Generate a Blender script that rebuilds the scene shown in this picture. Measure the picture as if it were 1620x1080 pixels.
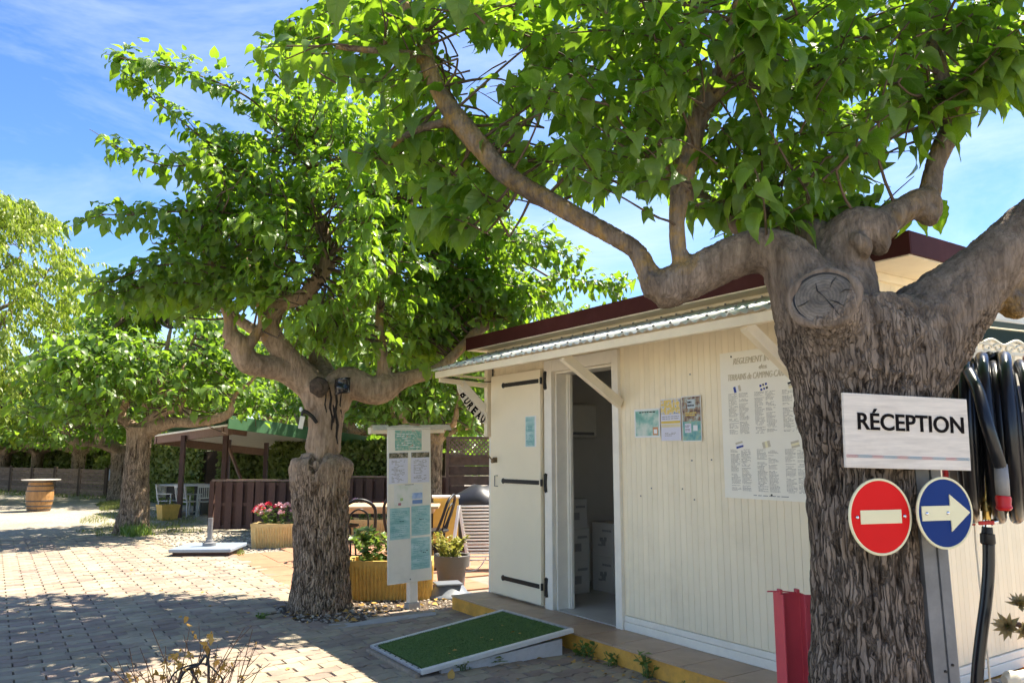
import bpy, bmesh, math, random
import numpy as np
from mathutils import Vector, Matrix, Quaternion, noise, kdtree
random.seed(7); rng = np.random.default_rng(7)
scene = bpy.context.scene
for o in list(bpy.data.objects): bpy.data.objects.remove(o)
COL = scene.collection
# ------------------------------------------------------------------ camera
F, CX, CY, H = 1213.0, 810.0, 540.0, 1.45
PITCH = math.atan(178.0 / F)
cam = bpy.data.cameras.new('camera'); cam.sensor_width = 36.0; cam.lens = 36.0 * F / 1620.0
cam.clip_start = 0.05; cam.clip_end = 2000
camo = bpy.data.objects.new('camera', cam); COL.objects.link(camo)
camo.location = (0, 0, H); camo.rotation_euler = (math.pi / 2 + PITCH, 0, 0)
scene.camera = camo
# ------------------------------------------------------------------ sun and sky
SUN_AZ = math.radians(57.0); SUN_EL = math.radians(60.0)
SUNDIR = Vector((math.sin(SUN_AZ) * math.cos(SUN_EL), math.cos(SUN_AZ) * math.cos(SUN_EL), math.sin(SUN_EL)))
sl = bpy.data.lights.new('sun', 'SUN'); sl.energy = 3.55; sl.angle = math.radians(0.55); sl.color = (1.0, 0.91, 0.76)
so = bpy.data.objects.new('sun', sl); COL.objects.link(so)
so.rotation_euler = (-SUNDIR).to_track_quat('-Z', 'Y').to_euler(); so.location = (20, 14, 40)
world = bpy.data.worlds.new('World'); scene.world = world; world.use_nodes = True
nt = world.node_tree; nt.nodes.clear()
def N(tree, typ, **kw):
    n = tree.nodes.new(typ)
    for k, v in kw.items(): setattr(n, k, v)
    return n
wo = N(nt, 'ShaderNodeOutputWorld'); bg = N(nt, 'ShaderNodeBackground'); bg.inputs['Strength'].default_value = 0.057
sky = N(nt, 'ShaderNodeTexSky', sky_type='NISHITA', sun_disc=False, sun_elevation=SUN_EL, sun_rotation=SUN_AZ)
sky.air_density = 1.0; sky.dust_density = 0.0; sky.ozone_density = 5.0
tc = N(nt, 'ShaderNodeTexCoord'); mp = N(nt, 'ShaderNodeMapping'); mp.inputs['Scale'].default_value = (1.2, 1.2, 3.6); mp.inputs['Rotation'].default_value = (0.0, 0.25, 0.5)
nz = N(nt, 'ShaderNodeTexNoise'); nz.inputs['Scale'].default_value = 1.7; nz.inputs['Detail'].default_value = 7; nz.inputs['Roughness'].default_value = 0.62; nz.inputs['Distortion'].default_value = 0.6
rp = N(nt, 'ShaderNodeValToRGB'); rp.color_ramp.elements[0].position = 0.42; rp.color_ramp.elements[1].position = 0.80
rp.color_ramp.elements[0].color = (0, 0, 0, 1); rp.color_ramp.elements[1].color = (0.55, 0.55, 0.55, 1)
mx = N(nt, 'ShaderNodeMixRGB'); mx.inputs['Color2'].default_value = (5.6, 6.0, 6.6, 1)
nt.links.new(tc.outputs['Generated'], mp.inputs['Vector']); nt.links.new(mp.outputs['Vector'], nz.inputs['Vector'])
nt.links.new(nz.outputs['Fac'], rp.inputs['Fac']); nt.links.new(rp.outputs['Color'], mx.inputs['Fac'])
hs = N(nt, 'ShaderNodeHueSaturation'); hs.inputs['Saturation'].default_value = 1.15; hs.inputs['Hue'].default_value = 0.507; nt.links.new(sky.outputs['Color'], hs.inputs['Color']); nt.links.new(hs.outputs['Color'], mx.inputs['Color1']); nt.links.new(mx.outputs['Color'], bg.inputs['Color'])
nt.links.new(bg.outputs['Background'], wo.inputs['Surface'])
scene.view_settings.view_transform = 'Standard'; scene.view_settings.look = 'None'
scene.view_settings.gamma = 1.0; scene.view_settings.exposure = 2.17; scene.view_settings.use_curve_mapping = False
scene.render.engine = 'CYCLES'
scene.cycles.use_adaptive_sampling = True; scene.cycles.adaptive_threshold = 0.04; scene.cycles.use_denoising = True; scene.cycles.max_bounces = 8; scene.cycles.diffuse_bounces = 5; scene.cycles.transmission_bounces = 6

# ------------------------------------------------------------------ places
CP, SP = math.cos(PITCH), math.sin(PITCH)
def ray(px, py):
    X = (px - CX) / F; Z = -(py - CY) / F
    return Vector((X, CP - Z * SP, SP + Z * CP))
def at(px, py, Y):
    d = ray(px, py); return Vector((0, 0, H)) + d * (Y / d.y)
def gz(px, py, z=0.0):
    d = ray(px, py); return Vector((0, 0, H)) + d * ((z - H) / d.z)
def proj(P):
    x, y, z = P[0], P[1], P[2] - H
    Y = y * CP + z * SP; Z = -y * SP + z * CP
    if Y < 0.05: return (-9999, -9999)
    return (CX + F * x / Y, CY - F * Z / Y)
# frame of the building: s along the front wall, i into the building, z up
B0 = Vector((-0.209, 7.726, 0.0)); BANG = math.atan2(-0.8305, 0.557)
BS = Vector((math.cos(BANG), math.sin(BANG), 0)); BI = Vector((-BS.y, BS.x, 0))
def BW(s, i, z=0.0): return B0 + BS * s + BI * i + Vector((0, 0, z))
def BL(P):
    q = P - B0; return Vector((q.dot(BS), q.dot(BI), q.z))
def onw(px, py, off=0.0):
    d = ray(px, py); c = Vector((0, 0, H)); t = ((B0 - c).dot(BI) - off) / d.dot(BI)
    q = BL(c + d * t); return q.x, q.z
def ons(px, py, s):
    d = ray(px, py); c = Vector((0, 0, H)); t = (BW(s, 0) - c).dot(BS) / d.dot(BS)
    q = BL(c + d * t); return q.y, q.z

# ------------------------------------------------------------------ object helpers
def tag(o, label=None, cat=None, group=None, kind=None):
    if label: o['label'] = label
    if cat: o['category'] = cat
    if group: o['group'] = group
    if kind: o['kind'] = kind
    return o
def thing(name, label, cat, loc=(0, 0, 0), rot=0.0, group=None):
    o = bpy.data.objects.new(name, None); COL.objects.link(o); o.empty_display_size = 0.1
    o.location = loc; o.rotation_euler = rot if isinstance(rot, (tuple, list)) else (0, 0, rot)
    return tag(o, label, cat, group)
def link(name, me, parent=None, loc=None, rot=None):
    o = bpy.data.objects.new(name, me); COL.objects.link(o)
    if parent is not None: o.parent = parent
    if loc is not None: o.location = loc
    if rot is not None: o.rotation_euler = rot
    return o
def children(o): return [c for c in bpy.data.objects if c.parent == o]
def copy_tree(o, parent=None, label=None, loc=None, rotz=None, scale=None):
    c = o.copy(); COL.objects.link(c)
    if parent is not None: c.parent = parent
    for ch in list(o.children): copy_tree(ch, c)
    if label: c['label'] = label
    if loc is not None: c.location = loc
    if rotz is not None: c.rotation_euler = (0, 0, rotz)
    if scale is not None: c.scale = (scale,) * 3
    return c
def catmull(pts, rad, sub):
    pts = [Vector(p) for p in pts]
    if len(pts) < 3:
        P = [pts[0].lerp(pts[-1], k / sub) for k in range(sub + 1)]; R = [rad[0] + (rad[-1] - rad[0]) * k / sub for k in range(sub + 1)]
        return P, R
    P, R = [], []
    n = len(pts)
    for a in range(n - 1):
        p0 = pts[max(a - 1, 0)]; p1 = pts[a]; p2 = pts[a + 1]; p3 = pts[min(a + 2, n - 1)]
        for k in range(sub):
            t = k / sub; t2 = t * t; t3 = t2 * t
            P.append(0.5 * ((2 * p1) + (p2 - p0) * t + (2 * p0 - 5 * p1 + 4 * p2 - p3) * t2 + (3 * p1 - p0 - 3 * p2 + p3) * t3))
            R.append(rad[a] + (rad[a + 1] - rad[a]) * t)
    P.append(pts[-1]); R.append(rad[-1])
    return P, R
class MB:
    def __init__(s, M=None): s.v = []; s.f = []; s.M = M; s.a = []
    def add(s, vs, fs, a=0.5):
        n = len(s.v)
        for p in vs:
            p = Vector(p)
            if s.M is not None: p = s.M @ p
            s.v.append(p); s.a.append(a)
        for f in fs: s.f.append([k + n for k in f])
    def box(s, x0, x1, y0, y1, z0, z1, a=0.5):
        s.add([(x0, y0, z0), (x1, y0, z0), (x1, y1, z0), (x0, y1, z0), (x0, y0, z1), (x1, y0, z1), (x1, y1, z1), (x0, y1, z1)],
              [(0, 3, 2, 1), (4, 5, 6, 7), (0, 1, 5, 4), (1, 2, 6, 5), (2, 3, 7, 6), (3, 0, 4, 7)], a); return s
    def bar(s, p, q, w, h, up=(0, 0, 1)):
        p = Vector(p); q = Vector(q); d = (q - p).normalized(); up = Vector(up)
        x = d.cross(up)
        if x.length < 1e-4: x = d.cross(Vector((1, 0, 0)))
        x.normalize(); u = x.cross(d).normalized(); x = x * (w / 2); u = u * (h / 2)
        s.add([p - x - u, p + x - u, p + x + u, p - x + u, q - x - u, q + x - u, q + x + u, q - x + u],
              [(0, 1, 2, 3), (7, 6, 5, 4), (0, 4, 5, 1), (1, 5, 6, 2), (2, 6, 7, 3), (3, 7, 4, 0)]); return s
    def tube(s, pts, r, n=8, sub=1, cap=True, closed=False):
        if not isinstance(r, (list, tuple)): r = [r] * len(pts)
        if sub > 1: pts, r = catmull(pts, r, sub)
        pts = [Vector(p) for p in pts]; m = len(pts)
        vs = []; prev = None
        for k in range(m):
            if closed: d = pts[(k + 1) % m] - pts[(k - 1) % m]
            else: d = pts[min(k + 1, m - 1)] - pts[max(k - 1, 0)]
            if d.length < 1e-9: d = Vector((0, 0, 1))
            d.normalize()
            if prev is None:
                x = d.cross(Vector((0, 0, 1)))
                if x.length < 1e-3: x = d.cross(Vector((0, 1, 0)))
            else: x = prev - d * prev.dot(d)
            x.normalize(); prev = x; y = d.cross(x)
            for j in range(n):
                t = 2 * math.pi * j / n; vs.append(pts[k] + (x * math.cos(t) + y * math.sin(t)) * r[k])
        fs = []
        for k in range(m if closed else m - 1):
            k2 = (k + 1) % m
            for j in range(n): fs.append((k * n + j, k * n + (j + 1) % n, k2 * n + (j + 1) % n, k2 * n + j))
        if cap and not closed: fs.append(tuple(range(n - 1, -1, -1))); fs.append(tuple((m - 1) * n + j for j in range(n)))
        s.add(vs, fs); return s
    def lathe(s, prof, n=24, c=(0, 0, 0), sy=1.0):
        vs = []; fs = []
        for (r, z) in prof:
            for j in range(n):
                t = 2 * math.pi * j / n; vs.append((c[0] + r * math.cos(t), c[1] + r * sy * math.sin(t), c[2] + z))
        for k in range(len(prof) - 1):
            for j in range(n): fs.append((k * n + j, k * n + (j + 1) % n, (k + 1) * n + (j + 1) % n, (k + 1) * n + j))
        if prof[0][0] > 1e-5: fs.append(tuple(range(n - 1, -1, -1)))
        if prof[-1][0] > 1e-5: fs.append(tuple((len(prof) - 1) * n + j for j in range(n)))
        s.add(vs, fs); return s
    def prism(s, poly, d0, d1, axis='z'):
        # poly: 2D points, extruded along axis
        def P(u, v, w):
            return (u, v, w) if axis == 'z' else ((u, w, v) if axis == 'y' else (w, u, v))
        n = len(poly); vs = [P(u, v, d0) for u, v in poly] + [P(u, v, d1) for u, v in poly]
        fs = [tuple(range(n - 1, -1, -1)), tuple(range(n, 2 * n))] + [(j, (j + 1) % n, n + (j + 1) % n, n + j) for j in range(n)]
        s.add(vs, fs); return s
    def quad(s, a, b, c, d, r=0.5): s.add([a, b, c, d], [(0, 1, 2, 3)], r); return s
    def mesh(s, name, mat, smooth=False):
        me = bpy.data.meshes.new(name); me.from_pydata([tuple(p) for p in s.v], [], s.f)
        bm = bmesh.new(); bm.from_mesh(me); bmesh.ops.recalc_face_normals(bm, faces=bm.faces); bm.to_mesh(me); bm.free()
        if mat: me.materials.append(mat)
        at_ = me.attributes.new('rnd', 'FLOAT', 'POINT'); at_.data.foreach_set('value', np.array(s.a, dtype=np.float32))
        if smooth: me.polygons.foreach_set('use_smooth', [True] * len(me.polygons))
        me.update(); return me
    def build(s, name, mat, parent=None, smooth=False, bevel=0.0, loc=None, rot=None, kind=None, label=None, seg=2, auto=None):
        o = link(name, s.mesh(name, mat, smooth), parent, loc, rot)
        if bevel:
            b = o.modifiers.new('bevel', 'BEVEL'); b.width = bevel; b.segments = seg; b.limit_method = 'ANGLE'; b.angle_limit = math.radians(40)
        if auto is not None:
            for p in o.data.polygons: p.use_smooth = True
            sharp_edges(o.data, math.radians(auto))
        if kind: o['kind'] = kind
        if label: o['label'] = label
        return o
def sharp_edges(me, ang):
    bm = bmesh.new(); bm.from_mesh(me)
    for e in bm.edges:
        if len(e.link_faces) == 2 and e.calc_face_angle(0) > ang: e.smooth = False
    bm.to_mesh(me); bm.free()

# ------------------------------------------------------------------ materials
MATS = {}
def mat(name, col, rough=0.6, metal=0.0, spec=0.4, var=0.12, vs=6.0, bump=0.0, bs=60.0, stain=0.0, staincol=(0.1, 0.08, 0.06), ss=2.0, rnd=0.0, orand=0.0, stretch=None, coat=0.0, detail=6):
    if name in MATS: return MATS[name]
    m = bpy.data.materials.new(name); m.use_nodes = True; t = m.node_tree; b = t.nodes['Principled BSDF']; L = t.links
    b.inputs['Roughness'].default_value = rough; b.inputs['Metallic'].default_value = metal
    b.inputs['Specular IOR Level'].default_value = spec
    if coat: b.inputs['Coat Weight'].default_value = coat
    tcn = N(t, 'ShaderNodeNewGeometry'); vec = tcn.outputs['Position']
    if stretch:
        mpn = N(t, 'ShaderNodeMapping'); mpn.inputs['Scale'].default_value = stretch; L.new(vec, mpn.inputs['Vector']); vec = mpn.outputs['Vector']
    nz = N(t, 'ShaderNodeTexNoise'); nz.inputs['Scale'].default_value = vs; nz.inputs['Detail'].default_value = detail; nz.inputs['Roughness'].default_value = 0.65
    L.new(vec, nz.inputs['Vector'])
    mr = N(t, 'ShaderNodeMapRange'); mr.inputs['From Min'].default_value = 0.3; mr.inputs['From Max'].default_value = 0.7
    mr.inputs['To Min'].default_value = 1 - var; mr.inputs['To Max'].default_value = 1 + var
    L.new(nz.outputs['Fac'], mr.inputs['Value'])
    val = mr.outputs['Result']
    def mul(a, bb):
        n = N(t, 'ShaderNodeMath', operation='MULTIPLY'); L.new(a, n.inputs[0]); L.new(bb, n.inputs[1]); return n.outputs[0]
    if rnd:
        an = N(t, 'ShaderNodeAttribute', attribute_name='rnd'); m2 = N(t, 'ShaderNodeMapRange')
        m2.inputs['To Min'].default_value = 1 - rnd; m2.inputs['To Max'].default_value = 1 + rnd; L.new(an.outputs['Fac'], m2.inputs['Value']); val = mul(val, m2.outputs['Result'])
    if orand:
        an = N(t, 'ShaderNodeObjectInfo'); m2 = N(t, 'ShaderNodeMapRange')
        m2.inputs['To Min'].default_value = 1 - orand; m2.inputs['To Max'].default_value = 1 + orand; L.new(an.outputs['Random'], m2.inputs['Value']); val = mul(val, m2.outputs['Result'])
    vm = N(t, 'ShaderNodeVectorMath', operation='SCALE'); vm.inputs[0].default_value = col[:3]; L.new(val, vm.inputs['Scale'])
    out = vm.outputs['Vector']
    if stain:
        n2 = N(t, 'ShaderNodeTexNoise'); n2.inputs['Scale'].default_value = ss; n2.inputs['Detail'].default_value = 8; n2.inputs['Roughness'].default_value = 0.7
        L.new(tcn.outputs['Position'], n2.inputs['Vector'])
        m3 = N(t, 'ShaderNodeMapRange'); m3.inputs['From Min'].default_value = 0.5; m3.inputs['From Max'].default_value = 0.75; m3.inputs['To Max'].default_value = stain
        L.new(n2.outputs['Fac'], m3.inputs['Value'])
        mixn = N(t, 'ShaderNodeMixRGB'); L.new(m3.outputs['Result'], mixn.inputs['Fac']); L.new(out, mixn.inputs['Color1']); mixn.inputs['Color2'].default_value = (*staincol, 1)
        out = mixn.outputs['Color']
    L.new(out, b.inputs['Base Color'])
    if bump:
        n3 = N(t, 'ShaderNodeTexNoise'); n3.inputs['Scale'].default_value = bs; n3.inputs['Detail'].default_value = 5; L.new(vec, n3.inputs['Vector'])
        bn = N(t, 'ShaderNodeBump'); bn.inputs['Strength'].default_value = bump; bn.inputs['Distance'].default_value = 0.01
        L.new(n3.outputs['Fac'], bn.inputs['Height']); L.new(bn.outputs['Normal'], b.inputs['Normal'])
    MATS[name] = m; return m
M_cream = mat('cream_paint', (0.87, 0.765, 0.555), 0.45, var=0.04, vs=1.4, stain=0.30, staincol=(0.46, 0.38, 0.25), ss=1.6, bump=0.05, bs=120, orand=0.035)
M_door = mat('door_paint', (0.85, 0.755, 0.56), 0.4, var=0.03, stain=0.10, staincol=(0.5, 0.42, 0.3), ss=3)
M_white = mat('white_paint', (0.82, 0.77, 0.66), 0.45, var=0.05, stain=0.18, staincol=(0.40, 0.36, 0.30), ss=5, bump=0.05, bs=80)
M_trim = mat('cream_trim', (0.82, 0.73, 0.55), 0.45, var=0.05, stain=0.2, staincol=(0.36, 0.30, 0.22), ss=4)
M_maroon = mat('maroon_metal', (0.058, 0.014, 0.012), 0.6, spec=0.12, var=0.12, vs=3, stain=0.2, staincol=(0.14, 0.05, 0.05), ss=4)
M_tin = mat('corrugated_tin', (0.68, 0.67, 0.63), 0.45, metal=0.15, var=0.12, vs=3, stain=0.35, staincol=(0.42, 0.40, 0.36), ss=5)
M_black = mat('black_iron', (0.012, 0.012, 0.013), 0.45, var=0.2)
M_rubber = mat('black_rubber', (0.012, 0.013, 0.016), 0.28, spec=0.5, var=0.2, vs=20)
M_galv = mat('galvanised_steel', (0.19, 0.19, 0.19), 0.55, metal=0.3, var=0.22, vs=9, stain=0.25, staincol=(0.2, 0.2, 0.2), ss=14)
M_chrome = mat('chrome', (0.72, 0.72, 0.74), 0.2, metal=1.0, var=0.05)
M_brass = mat('brass', (0.60, 0.40, 0.12), 0.3, metal=0.9, var=0.15, vs=30)
M_red = mat('red_paint', (0.42, 0.018, 0.02), 0.4, var=0.08, vs=8, stain=0.12, staincol=(0.3, 0.05, 0.05), ss=9)
M_redpost = mat('faded_red_paint', (0.58, 0.07, 0.09), 0.42, var=0.08, vs=6, stain=0.3, staincol=(0.36, 0.05, 0.07), ss=7)
M_redpl = mat('red_plastic', (0.55, 0.012, 0.012), 0.3, var=0.05)
M_signred = mat('sign_red', (0.74, 0.012, 0.012), 0.55, spec=0.12, var=0.03)
M_signblue = mat('sign_blue', (0.008, 0.035, 0.17), 0.55, spec=0.12, var=0.05)
M_signcream = mat('sign_cream', (0.82, 0.74, 0.46), 0.4, var=0.03)
M_ink = mat('black_ink', (0.010, 0.008, 0.008), 0.7, spec=0.05, var=0.05)
M_grayink = mat('grey_print', (0.30, 0.29, 0.27), 0.7, var=0.1)
M_paper = mat('paper', (0.80, 0.80, 0.80), 0.6, var=0.03)
M_paperlav = mat('bluish_paper', (0.66, 0.66, 0.76), 0.6, var=0.03)
M_ochre = mat('ochre_paint', (0.70, 0.36, 0.06), 0.7, var=0.2, vs=7, stain=0.6, staincol=(0.28, 0.17, 0.07), ss=5, bump=0.3, bs=60)
M_ochrepot = mat('ochre_concrete', (0.64, 0.40, 0.10), 0.75, var=0.15, vs=12, stain=0.35, staincol=(0.36, 0.22, 0.07), ss=5, bump=0.2, bs=70)
M_sandpot = mat('sand_concrete', (0.68, 0.48, 0.20), 0.75, var=0.12, vs=12, stain=0.3, staincol=(0.4, 0.28, 0.13), ss=5, bump=0.2, bs=70)
M_steptile = mat('step_tile', (0.42, 0.295, 0.20), 0.42, var=0.14, vs=5, stain=0.35, staincol=(0.24, 0.18, 0.14), ss=4, orand=0.07)
M_terra = mat('terracotta_tile', (0.36, 0.185, 0.105), 0.6, var=0.15, vs=5, stain=0.3, staincol=(0.36, 0.22, 0.14), ss=2.5, orand=0.1)
M_grout = mat('grout', (0.24, 0.20, 0.16), 0.9, var=0.2)
M_concrete = mat('grey_concrete', (0.36, 0.35, 0.33), 0.85, var=0.15, vs=9, stain=0.3, staincol=(0.2, 0.19, 0.18), ss=6, bump=0.25, bs=90)
M_greypl = mat('grey_plastic', (0.20, 0.20, 0.20), 0.5, var=0.08)
M_tub = mat('shaded_tub', (0.13, 0.15, 0.18), 0.5, var=0.12, stain=0.2, ss=6)  # tub and stone colour darkened for the shade they lie in
M_potgrey = mat('grey_pot', (0.105, 0.10, 0.10), 0.55, var=0.08)
M_bluegrey = mat('blue_grey_plastic', (0.25, 0.30, 0.37), 0.4, var=0.08, stain=0.15, staincol=(0.25, 0.26, 0.28), ss=5)
M_soil = mat('dark_soil', (0.085, 0.060, 0.040), 0.95, var=0.5, vs=30, bump=0.8, bs=80)
M_brownwood = mat('dark_brown_wood', (0.085, 0.042, 0.032), 0.7, var=0.3, vs=14, stretch=(8, 8, 1), stain=0.3, staincol=(0.14, 0.085, 0.065), ss=5, bump=0.2, bs=60, orand=0.25)
M_fencewood = mat('weathered_wood', (0.17, 0.115, 0.082), 0.8, var=0.3, vs=10, stain=0.4, staincol=(0.2, 0.16, 0.12), ss=2, rnd=0.25)
M_darkfence = mat('dark_fence_wood', (0.075, 0.050, 0.036), 0.8, var=0.3, vs=10, stain=0.3, staincol=(0.11, 0.08, 0.06), ss=4, orand=0.2)
M_pergwood = mat('pergola_wood', (0.20, 0.115, 0.08), 0.75, var=0.2, vs=8, stretch=(6, 6, 1), stain=0.3, staincol=(0.13, 0.08, 0.06), ss=3)
M_postwood = mat('post_brown', (0.07, 0.03, 0.024), 0.6, var=0.2)
M_greenroof = mat('green_roof_sheet', (0.085, 0.21, 0.105), 0.55, var=0.1, stain=0.2, staincol=(0.16, 0.24, 0.16), ss=2)
M_greenawn = mat('dark_green_canvas', (0.014, 0.032, 0.028), 0.75, var=0.1)
M_tabletop = mat('pale_wood_top', (0.55, 0.38, 0.22), 0.55, var=0.15, vs=6, stretch=(1, 8, 8))
M_grille = mat('cream_metal', (0.74, 0.70, 0.58), 0.5, var=0.05)
M_brick = mat('wall_stone', (0.40, 0.37, 0.31), 0.85, var=0.1, vs=12, orand=0.2)
M_cover = mat('grey_cover', (0.03, 0.031, 0.036), 0.4, var=0.12)
M_box = mat('white_carton', (0.56, 0.53, 0.48), 0.7, var=0.05)
M_shadewhite = mat('shaded_white', (0.50, 0.49, 0.46), 0.6, var=0.12)  # white paint darkened in colour for the shade under the pergola
M_int = mat('interior_wall', (0.60, 0.57, 0.51), 0.7, var=0.04)
M_intfloor = mat('interior_floor', (0.50, 0.47, 0.42), 0.5, var=0.08)
M_turf = mat('artificial_turf', (0.09, 0.16, 0.035), 0.95, var=0.35, vs=60, bump=0.8, bs=260, stain=0.35, staincol=(0.055, 0.12, 0.03), ss=4)
M_alu = mat('white_aluminium', (0.66, 0.66, 0.64), 0.4, metal=0.2, var=0.08, stain=0.2, staincol=(0.4, 0.36, 0.3), ss=9)
M_rust = mat('weathered_edge', (0.30, 0.24, 0.18), 0.7, metal=0.2, var=0.3, vs=20, stain=0.5, staincol=(0.16, 0.10, 0.06), ss=9)
M_brown = mat('brown_stem', (0.16, 0.085, 0.045), 0.8, var=0.3, vs=30)
M_twig = mat('twig_bark', (0.11, 0.075, 0.05), 0.8, var=0.3, vs=30)
M_greenstem = mat('green_stem', (0.12, 0.17, 0.04), 0.6, var=0.2)
M_pebble = mat('pebble', (0.30, 0.26, 0.21), 0.8, var=0.2, vs=20, rnd=0.6)
M_orangew = mat('orange_wood', (0.42, 0.18, 0.07), 0.5, var=0.15)

def gravel_mat():
    m = bpy.data.materials.new('pale_gravel'); m.use_nodes = True; t = m.node_tree; b = t.nodes['Principled BSDF']; L = t.links
    b.inputs['Roughness'].default_value = 0.95; b.inputs['Specular IOR Level'].default_value = 0.1
    tcn = N(t, 'ShaderNodeTexCoord')
    a = N(t, 'ShaderNodeTexNoise'); a.inputs['Scale'].default_value = 0.35; a.inputs['Detail'].default_value = 8; a.inputs['Roughness'].default_value = 0.7
    v = N(t, 'ShaderNodeTexVoronoi'); v.inputs['Scale'].default_value = 38
    L.new(tcn.outputs['Object'], a.inputs['Vector']); L.new(tcn.outputs['Object'], v.inputs['Vector'])
    r = N(t, 'ShaderNodeValToRGB'); e = r.color_ramp.elements; e[0].position = 0.3; e[0].color = (0.26, 0.225, 0.17, 1); e[1].position = 0.7; e[1].color = (0.44, 0.395, 0.325, 1)
    L.new(a.outputs['Fac'], r.inputs['Fac'])
    s = N(t, 'ShaderNodeSeparateColor'); L.new(v.outputs['Color'], s.inputs['Color'])
    mr = N(t, 'ShaderNodeMapRange'); mr.inputs['To Min'].default_value = 0.7; mr.inputs['To Max'].default_value = 1.2; L.new(s.outputs['Red'], mr.inputs['Value'])
    vm = N(t, 'ShaderNodeVectorMath', operation='SCALE'); L.new(r.outputs['Color'], vm.inputs[0]); L.new(mr.outputs['Result'], vm.inputs['Scale'])
    L.new(vm.outputs['Vector'], b.inputs['Base Color'])
    bn = N(t, 'ShaderNodeBump'); bn.inputs['Strength'].default_value = 0.7; bn.inputs['Distance'].default_value = 0.01; L.new(v.outputs['Distance'], bn.inputs['Height']); L.new(bn.outputs['Normal'], b.inputs['Normal'])
    return m
M_gravel = gravel_mat()
def paver_mat():
    m = bpy.data.materials.new('concrete_paver'); m.use_nodes = True; t = m.node_tree; b = t.nodes['Principled BSDF']; L = t.links
    b.inputs['Roughness'].default_value = 0.9; b.inputs['Specular IOR Level'].default_value = 0.15
    an = N(t, 'ShaderNodeAttribute', attribute_name='rnd')
    r = N(t, 'ShaderNodeValToRGB'); e = r.color_ramp.elements
    e[0].position = 0.0; e[0].color = (0.280, 0.214, 0.172, 1); e[1].position = 1.0; e[1].color = (0.38, 0.322, 0.228, 1)
    for p, c in ((0.3, (0.304, 0.236, 0.184, 1)), (0.46, (0.326, 0.265, 0.200, 1)), (0.54, (0.352, 0.292, 0.213, 1))):
        q = e.new(p); q.color = c
    L.new(an.outputs['Fac'], r.inputs['Fac'])
    g = N(t, 'ShaderNodeNewGeometry')
    a = N(t, 'ShaderNodeTexNoise'); a.inputs['Scale'].default_value = 2.3; a.inputs['Detail'].default_value = 9; a.inputs['Roughness'].default_value = 0.72; L.new(g.outputs['Position'], a.inputs['Vector'])
    mr = N(t, 'ShaderNodeMapRange'); mr.inputs['From Min'].default_value = 0.3; mr.inputs['From Max'].default_value = 0.7; mr.inputs['To Min'].default_value = 0.66; mr.inputs['To Max'].default_value = 1.18; L.new(a.outputs['Fac'], mr.inputs['Value'])
    vm = N(t, 'ShaderNodeVectorMath', operation='SCALE'); L.new(r.outputs['Color'], vm.inputs[0]); L.new(mr.outputs['Result'], vm.inputs['Scale'])
    L.new(vm.outputs['Vector'], b.inputs['Base Color'])
    f = N(t, 'ShaderNodeTexNoise'); f.inputs['Scale'].default_value = 160; f.inputs['Detail'].default_value = 3; L.new(g.outputs['Position'], f.inputs['Vector'])
    bn = N(t, 'ShaderNodeBump'); bn.inputs['Strength'].default_value = 0.25; bn.inputs['Distance'].default_value = 0.005; L.new(f.outputs['Fac'], bn.inputs['Height']); L.new(bn.outputs['Normal'], b.inputs['Normal'])
    return m
M_paver = paver_mat()
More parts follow.
